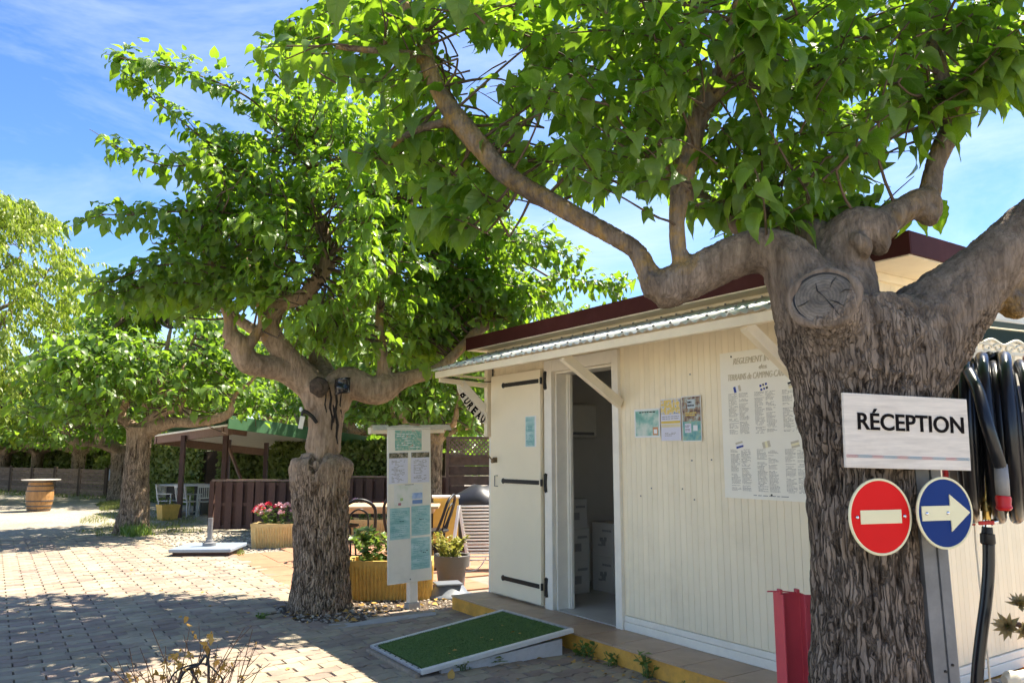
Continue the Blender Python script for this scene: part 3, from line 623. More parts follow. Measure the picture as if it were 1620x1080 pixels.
for s in (1.945, 3.66):
    br = MB(); br.bar((s, -0.585, AZ - 0.06), (s, -0.016, 1.845), 0.05, 0.075, (0, 0, 1)); br.build('brace', M_trim, awning, bevel=0.004)
le = MB(); le.box(-0.016, 0.044, -0.075, -0.017, 1.62, BZ - 0.02); le.build('wall_post', M_trim, awning, bevel=0.004)
la = MB(); la.bar((0.01, -0.078, 2.13), (0.01, -0.60, 2.16), 0.03, 0.045); la.bar((0.01, -0.03, 2.20), (0.01, -0.60, 2.215), 0.02, 0.022); la.build('arm', M_trim, awning, bevel=0.003)
cb = MB(); cb.tube([(0.055, -0.02, 2.34), (0.055, -0.022, 2.20), (0.05, -0.06, 2.165), (0.035, -0.30, 2.175), (0.03, -0.58, 2.185)], 0.006, 6, sub=4); cb.build('cable', M_black, awning)
sc_ = MB()
for k in range(26):
    s = S0 + 0.1 + k * 0.152
    for off in (0.60, 0.33, 0.07):
        z = BZ + (AZ - BZ) * (off - 0.02) / (AO - 0.02) + 0.010; sc_.tube([(s, -off, z - 0.004), (s, -off, z + 0.008)], 0.008, 6)
sc_.build('screw', M_greypl, awning, kind='stuff')
# fixing holes / screws in the wall face
ws_ = MB()
for (px, py) in ((1092, 592), (1105, 635), (1095, 728), (1031, 772), (1080, 773), (1014, 784), (1126, 727), (1099, 790), (1062, 650)):
    s, z = onw(px, py); ws_.lathe([(0, 0), (0.006, 0), (0.006, 0.003), (0, 0.003)], 8)
    for v in ws_.v[-32:]: x, y, zz = v.x, v.y, v.z; v.x = s + x; v.y = -zz - 0.001; v.z = z + y
ws_.build('wall_screw', M_greypl, bld, kind='stuff')
# interior things
def carton(label, s, i, z, w, d, h, rot=0.0, rows=1):
    t = thing('carton', label, 'box', BW(s, i, z), BANG + rot, 'white cartons inside the hut')
    b = MB(); b.box(-w / 2, w / 2, -d / 2, d / 2, 0, h); bo = b.build('box_body', M_box, t, bevel=0.003)
    l = MB(); l.box(-w / 2 - 0.001, w / 2 + 0.001, -d / 2 - 0.001, d / 2 + 0.001, h * 0.86, h + 0.001); l.build('lid', M_box, t, bevel=0.002)
    k = MB()
    for (u0, u1, v0, v1) in ((-0.2, -0.02, 0.30, 0.36), (-0.05, 0.14, 0.32, 0.50), (-0.12, 0.02, 0.44, 0.56), (0.08, 0.2, 0.46, 0.58), (0.0, 0.08, 0.74, 0.80), (0.1, 0.18, 0.74, 0.80), (0.2, 0.28, 0.74, 0.80), (0.3, 0.42, 0.74, 0.80)):
        k.box(w * u0, w * u1, -d / 2 - 0.004, -d / 2 - 0.001, h * v0, h * v1)
    k.box(w / 2 + 0.001, w / 2 + 0.004, -d * 0.2, d * 0.15, h * 0.3, h * 0.55); k.box(w / 2 + 0.001, w / 2 + 0.004, d * 0.0, d * 0.4, h * 0.7, h * 0.78)
    k.build('print', M_grayink, t, kind='stuff'); return t
carton('lower white carton standing on the floor inside the open doorway', 0.62, 1.05, 0.132, 0.30, 0.30, 0.33, 0.0)
carton('upper white carton with dark print stacked inside the open doorway', 0.62, 1.05, 0.464, 0.30, 0.30, 0.32, 0.03)
carton('bottom carton of the left stack just behind the door frame', 0.42, 0.62, 0.132, 0.32, 0.30, 0.30, 0.0)
carton('middle carton of the left stack just behind the door frame', 0.42, 0.62, 0.434, 0.32, 0.30, 0.30, 0.02)
carton('top carton of the left stack just behind the door frame', 0.42, 0.62, 0.736, 0.30, 0.28, 0.28, -0.04)
un = thing('wall_heater', 'white rounded wall unit on the inner wall seen through doorway', 'heater', BW(0.072, 1.02, 1.62), BANG)
u_ = MB(); u_.box(0, 0.10, -0.22, 0.22, 0, 0.36); u_.build('casing', M_white, un, bevel=0.03, seg=4); u2 = MB(); u2.box(0.101, 0.104, -0.17, 0.17, 0.03, 0.06); u2.build('grille', M_greypl, un)
lamp = thing('wall_box', 'dark brown box fixed low on the inner back wall', 'box', BW(1.25, WD - T - 0.012, 0.95), BANG)
u_ = MB(); u_.box(0, 0.34, -0.15, 0, 0, 0.5); u_.build('box_body', mat('brown_box', (0.12, 0.085, 0.06), 0.6), lamp, bevel=0.01); u2 = MB(); u2.box(0.02, 0.32, -0.156, -0.151, 0.02, 0.48); u2.build('box_door', mat('brown_box', (0.12, 0.085, 0.06)), lamp)
# ================================================================== TREES
def leaf_template(curl, fold, wmax=0.37, wave=0.0, heart=True, hi=True, tooth=False):
    if hi: rows = [(0.0, -0.075 if heart else 0.0, 0.45), (0.07, 0.02, 0.80), (0.22, 0.19, 1.0), (0.42, 0.40, 0.93), (0.60, 0.585, 0.64), (0.76, 0.75, 0.33), (0.88, 0.875, 0.11)]
    if tooth:
        base = rows; rows = []
        for k in range(13):
            tm = 0.95 * k / 12; te = -0.075 + (0.945 + 0.075) * k / 12
            w = np.interp(te, [b[1] for b in base], [b[2] for b in base]); rows.append((tm, te, float(w) * (1.06 if k % 2 else 0.95)))
    elif not hi: rows = [(0.0, -0.03, 0.45), (0.42, 0.38, 1.0)]
    if hi == 2: rows = [(0.0, -0.07, 0.5), (0.14, 0.10, 0.98), (0.42, 0.40, 0.93), (0.72, 0.71, 0.42)]
    def bend(t):   # drooping midrib
        n = 12; x = z = 0.0
        for k in range(n):
            a = curl * (t * (k + 0.5) / n); x += math.cos(a) * t / n; z -= math.sin(a) * t / n
        return x, z
    V = []; UV = []
    for (tm, te, w) in rows:
        w *= wmax
        x, z = bend(max(tm, 0)); V.append((x, 0, z)); UV.append((0, tm))
        xe, ze = bend(max(te, 0)); xe += min(te, 0)
        for sgn in (-1, 1):
            V.append((xe, sgn * w * math.cos(fold), ze + w * math.sin(fold) + wave * math.sin(te * 14 + sgn))); UV.append((sgn * w, te))
    x, z = bend(1.0); V.append((x, 0, z)); UV.append((0, 1)); tip = len(V) - 1
    T = []
    for k in range(len(rows) - 1):
        m0, l0, r0 = 3 * k, 3 * k + 1, 3 * k + 2; m1, l1, r1 = m0 + 3, l0 + 3, r0 + 3
        T += [(m0, m1, l1), (m0, l1, l0), (m0, r0, r1), (m0, r1, m1)]
    k = 3 * (len(rows) - 1); T += [(k, tip, k + 1), (k, k + 2, tip)]
    return np.array(V, dtype=np.float32), np.array(T, dtype=np.int32), np.array(UV, dtype=np.float32)
TPLT = [leaf_template(c, f, w, wv, tooth=True) for c, f, w, wv in ((0.9, 0.25, 0.36, 0.012), (1.4, 0.4, 0.33, 0.02), (1.2, 0.25, 0.37, 0.025), (1.9, 0.35, 0.31, 0.012), (0.5, 0.5, 0.30, 0.01), (1.1, 0.6, 0.34, 0.02), (1.7, 0.2, 0.34, 0.02))]
TPL = [leaf_template(c, f, w, wv) for c, f, w, wv in ((0.5, 0.25, 0.33, 0.012), (1.0, 0.4, 0.31, 0.018), (0.8, 0.25, 0.34, 0.02), (1.35, 0.35, 0.30, 0.012), (0.25, 0.5, 0.29, 0.01), (0.7, 0.6, 0.32, 0.015))]
TPLM = [leaf_template(c, f, w, wv, hi=2) for c, f, w, wv in ((0.9, 0.25, 0.35, 0.0), (1.4, 0.4, 0.32, 0.0), (1.2, 0.25, 0.36, 0.0), (1.9, 0.35, 0.31, 0.0), (0.5, 0.5, 0.30, 0.0), (1.1, 0.6, 0.33, 0.0))]
TPLLO = [leaf_template(c, f, 0.32, 0, hi=False) for c, f in ((0.5, 0.25), (1.0, 0.35), (0.8, 0.15), (1.3, 0.3))]
TPLNARROW = [leaf_template(c, f, 0.17, 0, heart=False, hi=False) for c, f in ((0.5, 0.25), (1.0, 0.3), (0.2, 0.2))]
TPLROUND = [leaf_template(c, f, 0.42, 0, heart=False, hi=False) for c, f in ((0.3, 0.25), (0.6, 0.3))]
class Leaves:
    def __init__(s): s.p = []; s.a = []; s.n = []; s.L = []; s.r = []
    def add(s, p, a, n, L, r): s.p.append(tuple(p)); s.a.append(tuple(a)); s.n.append(tuple(n)); s.L.append(L); s.r.append(r)
    def arrays(s):
        P = np.array(s.p, dtype=np.float32); A = np.array(s.a, dtype=np.float32); Nn = np.array(s.n, dtype=np.float32)
        A /= np.linalg.norm(A, axis=1, keepdims=True) + 1e-9
        Nn -= A * (A * Nn).sum(1, keepdims=True); Nn /= np.linalg.norm(Nn, axis=1, keepdims=True) + 1e-9
        return P, A, Nn, np.cross(Nn, A), np.array(s.L, dtype=np.float32), np.array(s.r, dtype=np.float32)
def leaves_to_mesh(name, lv, mtl, tpl, idx=None, origin=(0, 0, 0)):
    P, A, Nn, S, L, R = lv.arrays(); P = P - np.array(origin, dtype=np.float32)
    ids = np.arange(len(P)) if idx is None else np.array(idx)
    which = rng.integers(0, len(tpl), len(P))
    VV = []; TT = []; UU = []; RR = []; base = 0
    for t, (V, T, UV) in enumerate(tpl):
        k = ids[which[ids] == t]
        if len(k) == 0: continue
        W = P[k][:, None, :] + L[k][:, None, None] * (V[None, :, 0, None] * A[k][:, None, :] + V[None, :, 1, None] * S[k][:, None, :] + V[None, :, 2, None] * Nn[k][:, None, :])
        VV.append(W.reshape(-1, 3)); nv = len(V)
        TT.append((T[None] + (base + np.arange(len(k)) * nv)[:, None, None]).reshape(-1, 3)); base += nv * len(k)
        UU.append(np.tile(UV, (len(k), 1))); RR.append(np.repeat(R[k], nv))
    VV = np.concatenate(VV); TT = np.concatenate(TT); UU = np.concatenate(UU); RR = np.concatenate(RR)
    return tri_mesh(name, VV, TT, mtl, UU, RR, True)
def tri_mesh(name, VV, TT, mtl, UU=None, RR=None, smooth=True):
    me = bpy.data.meshes.new(name); nt_ = len(TT)
    me.vertices.add(len(VV)); me.vertices.foreach_set('co', VV.astype(np.float32).ravel())
    me.loops.add(nt_ * 3); me.loops.foreach_set('vertex_index', TT.astype(np.int32).ravel())
    me.polygons.add(nt_); me.polygons.foreach_set('loop_start', np.arange(0, nt_ * 3, 3, dtype=np.int32))
    me.update(calc_edges=True)
    if smooth: me.polygons.foreach_set('use_smooth', np.ones(nt_, dtype=bool))
    if UU is not None:
        uv = me.uv_layers.new(name='UVMap'); uv.data.foreach_set('uv', UU[TT.ravel()].astype(np.float32).ravel())
    if RR is not None:
        at_ = me.attributes.new('rnd', 'FLOAT', 'POINT'); at_.data.foreach_set('value', RR.astype(np.float32))
    if mtl: me.materials.append(mtl)
    me.validate(); return me
def rvec(s=1.0): return Vector((random.gauss(0, s), random.gauss(0, s), random.gauss(0, s)))
def shoot(lv, tw, p, d, length, step=0.05, L=0.15, sag=0.25, droop=0.62, keep=None, r0=0.006, lstart=0.15, bright=None):
    """one leafy shoot: a thin stem with alternate hanging leaves"""
    p = Vector(p); d = Vector(d).normalized(); n = max(3, int(length / step)); pts = [p.copy()]; ang = random.random() * 6.28
    for k in range(n):
        f = k / n
        d = (d + Vector((0, 0, -sag * step * (0.4 + 1.2 * f))) + rvec(0.05)).normalized(); p = p + d * step; pts.append(p.copy())
        if f < lstart: continue
        ang += 2.4 + random.gauss(0, 0.3)
        x = d.cross(Vector((0, 0, 1)))
        if x.length < 0.1: x = d.cross(Vector((0, 1, 0)))
        x.normalize(); y = x.cross(d)
        side = x * math.cos(ang) + y * math.sin(ang) * 0.6
        a = (side * 0.85 + d * random.uniform(0.1, 0.7) + Vector((0, 0, -droop * random.uniform(0.3, 1.15)))).normalized()
        q = p + side * 0.035 + Vector((0, 0, 0.01))
        nrm = Vector((0, 0, 1)) + side * 0.4 + rvec(0.28)
        l = L * random.choice((0.5, 0.75, 0.9, 1.0, 1.1, 1.25)) * random.uniform(0.9, 1.1) * (1.0 - 0.35 * max(0, f - 0.75) * 4)
        if keep and not keep(q + a * l * 0.6): continue
        lv.add(q, a, nrm, l, min(1, max(0, random.gauss(0.45 if bright is None else bright, 0.27))))
    if tw is not None:
        m = len(pts); idx = list(range(0, m, 4)) + ([m - 1] if (m - 1) % 4 else [])
        if keep is None or keep(pts[m // 2]):
            tw.tube([pts[k] for k in idx], [r0 * (1 - 0.75 * k / m) for k in idx], 4, cap=False)
def remesh_tubes(tubes, voxel, barkfn, mtl, origin, name='trunk', smooth_it=2, burls=()):
    mb = MB()
    for pts, rad, sub in list(tubes) + list(burls):
        P, R = catmull(pts, rad, sub); mb.tube(P, R, 16)
    me = bpy.data.meshes.new('tmp'); me.from_pydata([tuple(v) for v in mb.v], [], mb.f)
    o = bpy.data.objects.new('tmp', me); COL.objects.link(o)
    m = o.modifiers.new('r', 'REMESH'); m.mode = 'VOXEL'; m.voxel_size = voxel; m.use_smooth_shade = True
    s = o.modifiers.new('s', 'SMOOTH'); s.iterations = smooth_it; s.factor = 0.5
    bpy.context.view_layer.update()
    dg = bpy.context.evaluated_depsgraph_get(); nm = bpy.data.meshes.new_from_object(o.evaluated_get(dg))
    bpy.data.objects.remove(o); bpy.data.meshes.remove(me)
    # nearest skeleton radius
    sk = []
    for pts, rad, sub in tubes:
        P, R = catmull(pts, rad, sub); sk += list(zip(P, R))
    kd = kdtree.KDTree(len(sk))
    for i, (p, r) in enumerate(sk): kd.insert(p, i)
    kd.balance()
    n = len(nm.vertices); co = np.empty(n * 3, dtype=np.float32); nm.vertices.foreach_get('co', co); co = co.reshape(-1, 3)
    no = np.empty(n * 3, dtype=np.float32); nm.vertices.foreach_get('normal', no); no = no.reshape(-1, 3)
    thin = np.zeros(n, dtype=np.float32); groove = np.zeros(n, dtype=np.float32); rough = np.zeros(n, dtype=np.float32); out = co.copy()
    for i in range(n):
        p = Vector(co[i]); _, j, dist = kd.find(p); r = sk[j][1]
        d, g_, th, ro_ = barkfn(p, r, Vector(no[i])); out[i] = co[i] + no[i] * d; groove[i] = g_; thin[i] = th; rough[i] = 0.20 + 0.80 * ro_
    nm.vertices.foreach_set('co', (out - np.array(origin, dtype=np.float32)).ravel())
    for nme, arr in (('groove', groove), ('thin', thin), ('rough', rough)):
        a = nm.attributes.new(nme, 'FLOAT', 'POINT'); a.data.foreach_set('value', arr)
    nm.materials.clear(); nm.materials.append(mtl); nm.polygons.foreach_set('use_smooth', [True] * len(nm.polygons)); nm.update(); nm.name = name
    return nm
def bark(rough_z, amp, freq=34.0, thin_lo=0.03, thin_hi=0.085):
    def fn(p, r, nrm):
        rz_ = rough_z + 0.16 * noise.noise(p * 5.0); big = 1.0 if p.z < rz_ else 0.36
        if p.z > rz_ - 0.5 and p.z < rz_: big = 0.36 + 0.64 * (rz_ - p.z) / 0.5
        w = noise.noise(p * 3.1) * 0.05
        wx = 0.010 * noise.noise(Vector((p.x * 12, p.y * 12, p.z * 7))); q = Vector(((p.x + wx) * freq, (p.y + wx) * freq, p.z * freq * 0.075 + w * 6))
        n1 = 1 - abs(noise.noise(q) + 0.25 * noise.noise(q * 2.1)) * 5.0; n2 = noise.noise(q * 1.3 + Vector((5, 1, 2)))
        n1 = max(0.0, n1)
        q3 = Vector((p.x * freq * 2.1 + 9, p.y * freq * 2.1 + 3, p.z * freq * 0.22)); n3 = max(0.0, 1 - abs(noise.noise(q3)) * 4.0); v = -(n1 ** 1.2) * 1.0 - 0.38 * n3 + 0.18 * n2 + 0.2
        lump = noise.noise(p * 7.0) * 0.9 + noise.noise(p * 16.0) * 0.6 + (noise.noise(p * 34.0) * 0.35 if big < 0.9 else 0)
        d = amp * big * v + r * 0.07 * lump
        gv = min(1.0, max(0.0, 0.72 + v * (0.75 if big > 0.6 else 0.35)))
        th = min(1, max(0, (thin_hi - r) / (thin_hi - thin_lo)))
        return d, gv, th, max(0.0, min(1.0, (big - 0.32) / 0.68))
    return fn
def tree_thing(label, loc, group='pollarded mulberry trees'): return thing('mulberry_tree', label, 'tree', loc, 0, group)
def finish_tree(t, trunk_me, lv, tw, leafmat, tpl, nobj, twmat=M_twig, ctpl=None):
    org = Vector(t.location)
    link('trunk', trunk_me, t)
    if tw is not None and tw.v:
        for v in tw.v: v -= org
        tw.build('twigs', twmat, t, smooth=True, kind='stuff')
    P, A, Nn, S, L, R = lv.arrays(); ids = list(range(len(P)))
    if nobj:
        sc = []
        for i in ids:
            px, py = proj(P[i]); dist = math.hypot(P[i][0], P[i][1])
            sc.append((L[i] / dist) if (-20 < px < 1640 and -20 < py < 1080) else 0)
        # take the largest but leave clusters spread out
        order = np.argsort(-np.array(sc) * (0.75 + 0.5 * rng.random(len(sc))))[:nobj]; sel = set(int(i) for i in order)
        lm = {}
        for i in order:
            i = int(i); k = (int(rng.integers(len(tpl))), int(min(5, R[i] * 6)))
            if k not in lm:
                V, T, UV = tpl[k[0]]; lm[k] = tri_mesh('leaf', V, T, leafmat, UV, np.full(len(V), (k[1] + 0.5) / 6, dtype=np.float32))
            o = link('leaf', lm[k], t); a, s, n = A[i] * L[i], S[i] * L[i], Nn[i] * L[i]; p = P[i] - np.array(org)
            o.matrix_basis = Matrix(((a[0], s[0], n[0], p[0]), (a[1], s[1], n[1], p[1]), (a[2], s[2], n[2], p[2]), (0, 0, 0, 1)))
        ids = [i for i in ids if i not in sel]
    me = leaves_to_mesh('crown', lv, leafmat, ctpl or tpl, ids, org)
    tag(link('crown', me, t), kind='stuff')
def sk(nodes, sub=6):  # nodes: (px, py, radius px, Y)
    return ([at(px, py, Y) for px, py, r, Y in nodes], [r * Y / F for px, py, r, Y in nodes], sub)
def sample_poly(poly, holes=()):
    xs = [p[0] for p in poly]; ys = [p[1] for p in poly]
    while True:
        x = random.uniform(min(xs), max(xs)); y = random.uniform(min(ys), max(ys))
        if pip(x, y, poly) and not any(pip(x, y, h) for h in holes): return x, y
class Skel:
    def __init__(s, tubes, zmin):
        s.pts = []
        for pts, rad, sub in tubes:
            P, R = catmull(pts, rad, sub); s.pts += [p for p, r in zip(P, R) if p.z > zmin and r < 0.09]
        s.kd = kdtree.KDTree(len(s.pts)); [s.kd.insert(p, i) for i, p in enumerate(s.pts)]; s.kd.balance()
    def connect(s, tw, p, d, maxd=1.1, r=0.006):
        if random.random() < 0.45: return
        co, i, dist = s.kd.find(p)
        if 0.05 < dist < maxd:
            mid = co.lerp(p, 0.5) - Vector(d) * 0.1 * dist + Vector((0, 0, 0.08 * dist)) + rvec(0.04 * dist)
            tw.tube([co, mid, p], [r * 1.5, r * 1.1, r * 0.8], 4, sub=3, cap=False)

# ---------------------------------------------------------------- near mulberry (right foreground)
NT = []
TY = 3.08
NT.append(sk([(1376, 1240, 92, TY), (1374, 1080, 84, TY), (1370, 950, 79, TY), (1366, 820, 80, TY), (1362, 720, 84, TY), (1360, 650, 95, TY), (1358, 590, 104, TY), (1350, 530, 106, TY), (1342, 480, 90, TY)]))
NT.append(sk([(1400, 640, 80, TY), (1430, 560, 84, TY), (1480, 505, 72, TY), (1530, 458, 58, TY - .02), (1580, 412, 50, TY - .05), (1640, 355, 45, TY - .08), (1740, 270, 42, TY - .12), (1850, 170, 44, TY - .1), (1960, 40, 34, TY)]))
NT.append(sk([(1580, 420, 40, TY), (1600, 450, 34, TY), (1612, 478, 26, TY - .03), (1614, 494, 16, TY - .04)]))
NT.append(sk([(1338, 610, 62, TY), (1310, 550, 74, TY), (1288, 488, 68, TY), (1262, 440, 52, TY + .03), (1238, 408, 43, TY + .05), (1200, 398, 36, TY + .07), (1150, 412, 35, TY + .1), (1100, 436, 33, TY + .12), (1060, 455, 34, TY + .14), (1035, 462, 28, TY + .15)]))
NT.append(sk([(1325, 530, 70, TY - .08), (1316, 500, 58, TY - .15), (1306, 478, 50, TY - .21), (1303, 472, 46, TY - .228)]))      # pruned stub
NT.append(sk([(1330, 500, 66, TY + .08), (1325, 440, 58, TY + .12), (1335, 395, 50, TY + .12), (1360, 372, 48, TY + .08), (1384, 374, 40, TY + .05), (1394, 384, 28, TY + .04)]))
NT.append(sk([(1370, 360, 34, TY + .1), (1400, 350, 25, TY + .12), (1432, 330, 22, TY + .15), (1462, 322, 27, TY + .17), (1468, 345, 20, TY + .17)]))
NT.append(sk([(1455, 335, 26, TY + .17), (1472, 300, 17, TY + .2), (1478, 265, 15, TY + .22), (1492, 230, 17, TY + .22), (1508, 200, 19, TY + .22), (1505, 170, 14, TY + .2), (1490, 120, 12, TY + .2), (1480, 40, 10, TY + .3), (1500, -80, 9, TY + .4)]))
NT.append(sk([(1320, 400, 40, TY + .15), (1275, 372, 30, TY + .25), (1220, 370, 24, TY + .4), (1150, 345, 18, TY + .55), (1100, 310, 16, TY + .7), (1060, 260, 15, TY + .8), (1040, 190, 13, TY + .9), (1000, 110, 11, TY + 1.0), (960, 20, 9, TY + 1.1)]))
NT.append(sk([(1040, 462, 24, TY + .15), (1022, 425, 17, TY + .16), (1004, 395, 15, TY + .18), (960, 368, 15, TY + .22), (905, 338, 16, TY + .28), (862, 314, 16, TY + .34), (805, 280, 17, TY + .42), (765, 238, 17, TY + .5), (733, 200, 19, TY + .55), (700, 155, 15, TY + .6), (678, 105, 14, TY + .65), (668, 60, 11, TY + .7), (640, 10, 9, TY + .75), (620, -60, 7, TY + .8)]))
NT.append(sk([(1085, 428, 20, TY + .12), (1074, 395, 13, TY + .12), (1071, 355, 13, TY + .13), (1076, 305, 17, TY + .14), (1092, 245, 15, TY + .16), (1104, 190, 17, TY + .18), (1128, 140, 20, TY + .2), (1150, 95, 13, TY + .2), (1165, 20, 10, TY + .22), (1190, -70, 8, TY + .25)]))
NT.append(sk([(735, 200, 14, TY + .55), (700, 195, 8, TY + .55), (650, 210, 6, TY + .5), (610, 240, 5, TY + .5)]))
NT.append(sk([(675, 95, 12, TY + .65), (640, 85, 7, TY + .6), (590, 80, 6, TY + .5), (530, 75, 5, TY + .45)]))
NBURL = []
for (kx, ky, kr, ky2) in ((1447, 588, 30, -0.13), (1478, 622, 26, -0.05), (1398, 600, 22, -0.21), (1385, 380, 30, 0.02), (1360, 388, 26, -0.02), (1466, 338, 24, 0.15), (1035, 455, 30, 0.14), (1240, 415, 34, 0.0), (1600, 480, 30, -0.06), (1255, 560, 24, 0.02)):
    NBURL.append(sk([(kx - kr * .4, ky + kr * .2, kr * .6, TY + ky2), (kx, ky, kr, TY + ky2), (kx + kr * .4, ky - kr * .2, kr * .65, TY + ky2)], 3))
near = tree_thing('largest mulberry tree, thick scarred trunk carrying the reception and traffic signs', gz(1376, 1240).xy.to_3d())
near.location = Vector((at(1376, 1240, TY).x, TY, -0.03))
lowz = at(1376, 1240, TY)
NT.append(([Vector((lowz.x, TY, -0.1)), Vector((lowz.x, TY, 0.25)), lowz], [0.29, 0.25, 0.235], 4))
nb = bark(2.14, 0.0125, 50.0)
ntm = remesh_tubes(NT, 0.0102, nb, M_bark, near.location, burls=NBURL)
NSK = Skel(NT, 2.0)
NPOLY = [(560, -10), (585, 50), (640, 110), (640, 200), (620, 260), (690, 330), (730, 380), (770, 330), (850, 300), (930, 300), (1000, 320), (1050, 300), (1110, 330), (1150, 372), (1210, 350), (1290, 350), (1340, 345), (1370, 300), (1420, 250), (1470, 200), (1500, 150), (1560, 170), (1620, 130), (1700, 100), (2300, 100), (2300, -900), (300, -900), (420, -10)]
NHOLES = [[(690, 0), (745, 40), (765, 130), (735, 150), (700, 100)], [(765, 70), (832, 70), (825, 120), (790, 140), (768, 130)], [(748, 140), (790, 138), (792, 190), (750, 190)], [(808, 318), (870, 318), (870, 372), (808, 372)], [(960, 310), (1012, 310), (1010, 370), (960, 365)], [(1425, 180), (1480, 200), (1460, 330), (1395, 320), (1380, 290)], [(1500, 165), (1620, 170), (1620, 350), (1480, 350)],
          [(1040, 330), (1085, 330), (1085, 400), (1040, 400)], [(820, 195), (868, 190), (868, 222), (822, 222)], [(1110, 355), (1150, 372), (1150, 400), (1095, 400)], [(1170, 382), (1420, 392), (1420, 600), (1170, 560)]]
def seg_near(x, y, line, lim):
    for (x0, y0), (x1, y1) in zip(line, line[1:]):
        dx, dy = x1 - x0, y1 - y0; t = max(0, min(1, ((x - x0) * dx + (y - y0) * dy) / (dx * dx + dy * dy)))
        if math.hypot(x - x0 - t * dx, y - y0 - t * dy) < lim: return True
    return False
NLINES = [([(1040, 450), (1022, 425), (1004, 395), (960, 368), (905, 338), (862, 314)], TY + .35), ([(800, 275), (765, 238), (733, 200), (700, 155), (678, 105), (670, 70)], TY + .7), ([(1080, 410), (1071, 355), (1076, 305), (1092, 245), (1104, 190), (1128, 140)], TY + .2), ([(1472, 300), (1478, 265), (1492, 230), (1508, 200), (1505, 175)], TY + .25)]
MLINES = [([(430, 520), (427, 505), (445, 482), (480, 468), (505, 440), (520, 408), (512, 370), (500, 335)], 7.6), ([(455, 590), (400, 575), (385, 560), (365, 530)], 7.6), ([(480, 592), (452, 560), (432, 535)], 7.6), ([(606, 590), (602, 530), (603, 490)], 8.2)]
def nkeep(q):
    x, y = proj(q)
    for ln_, Yb in NLINES:
        if q.y < Yb and seg_near(x, y, ln_, 24): return random.random() < 0.10
    if y < -20 or x > 1660: return True
    if any(pip(x, y, h) for h in NHOLES): return False
    return True
nl = Leaves(); ntw = MB()
NC = Vector((1.2, 3.5, 2.4))
def near_shoot(px, py, Y, L=0.106, ln=None):
    p = at(px, py, Y); d = Vector((p.x - NC.x, (p.y - NC.y), 0)); d = d.normalized() if d.length > 0.01 else Vector((1, 0, 0))
    d = (d + Vector((0, 0, random.uniform(-0.1, 0.8))) + rvec(0.35)).normalized()
    ln = ln or random.uniform(0.22, 0.50); p0 = p - d * ln * 0.5
    NSK.connect(ntw, p0, d, 0.6); shoot(nl, ntw, p0, d, ln, 0.0225, L, sag=0.9, keep=nkeep, lstart=0.05)
for k in range(3000):
    x, y = sample_poly(NPOLY, NHOLES)
    if y < -20 or x > 1640: continue
    if x < 760 and random.random() < 0.6: continue
    near_shoot(x, y, random.uniform(2.85 if x > 900 else 3.4, 4.8))
for k in range(70):
    x, y = sample_poly([(430, 30), (560, -10), (800, -10), (860, 120), (800, 230), (700, 260), (640, 200), (600, 130), (520, 140), (450, 110)], NHOLES); near_shoot(x, y, random.uniform(3.7, 4.7), 0.11)
for k in range(360):   # crown out of the frame, above and right, that shades the trunk
    x = random.uniform(500, 2300); y = random.uniform(-900, 60 if x > 1640 else -20); near_shoot(x, y, random.uniform(2.3, 5.0), 0.15)
for (x, y, Y) in ((1480, 190, 3.2), (1450, 230, 3.3), (1440, 165, 3.3), (1500, 140, 3.2), (1545, 130, 3.1), (1580, 100, 3.1), (1600, 60, 3.0), (1150, 330, 3.4), (1230, 345, 3.3), (1190, 300, 3.3), (1290, 335, 3.4), (1330, 320, 3.4), (1390, 320, 3.4), (1460, 305, 3.4), (720, 330, 3.5), (690, 350, 3.6), (745, 300, 3.5), (780, 320, 3.5), (1190, 60, 2.7), (1230, 90, 2.7), (1210, 30, 2.7), (1130, 50, 2.75)):
    near_shoot(x, y, Y, 0.15, 0.38)
def px_shoot(lv, tw, pts, L, keep=None, thick=1, r0=0.009, droop=0.55, spread=0.12, sub=5, n=3):
    """a leafy branch through the given (px, py, Y) points"""
    P, R = catmull([at(*q) for q in pts], [r0] * len(pts), sub); m = len(P)
    tw.tube(P, [r0 * (1 - 0.7 * k / m) for k in range(m)], 5, cap=False)
    for k in range(m - 1):
        d = (P[k + 1] - P[k]); step = d.length
        for j in range(max(1, int(step / 0.036 * thick))):
            p = P[k].lerp(P[k + 1], random.random()) + rvec(spread * 0.18); a_ = random.random() * 6.28; dn = d.normalized()
            x = dn.cross(Vector((0, 0, 1))).normalized(); y = x.cross(dn); side = x * math.cos(a_) + y * math.sin(a_)
            a = (side * 0.9 + dn * random.uniform(0, 0.6) + Vector((0, 0, -droop * random.uniform(0.2, 1.1)))).normalized()
            q = p + side * random.uniform(0.02, spread)
            if keep and not keep(q + a * L * 0.5): continue
            lv.add(q, a, Vector((0, 0, 1)) + side * 0.5 + rvec(0.25), L * random.uniform(0.6, 1.15), min(1, max(0, random.gauss(0.5, 0.27))))
        if k % 2 == 0 and random.random() < 0.5:
            shoot(lv, tw, P[k], (d.normalized() + rvec(0.5) + Vector((0, 0, 0.3))), random.uniform(0.2, 0.4), 0.04, L, keep=keep, lstart=0)
px_shoot(nl, ntw, [(680, 100, 3.73), (640, 84, 3.68), (590, 80, 3.58), (520, 70, 3.5), (450, 95, 3.5)], 0.14, spread=0.1)
px_shoot(nl, ntw, [(668, 60, 3.75), (700, 30, 3.7), (740, 20, 3.6), (800, 60, 3.6)], 0.14)
px_shoot(nl, ntw, [(700, 160, 3.7), (650, 220, 3.65), (620, 260, 3.6), (600, 250, 3.6)], 0.14)
px_shoot(nl, ntw, [(1505, 170, 3.3), (1540, 130, 3.2), (1590, 110, 3.15), (1660, 140, 3.1)], 0.15, spread=0.12)
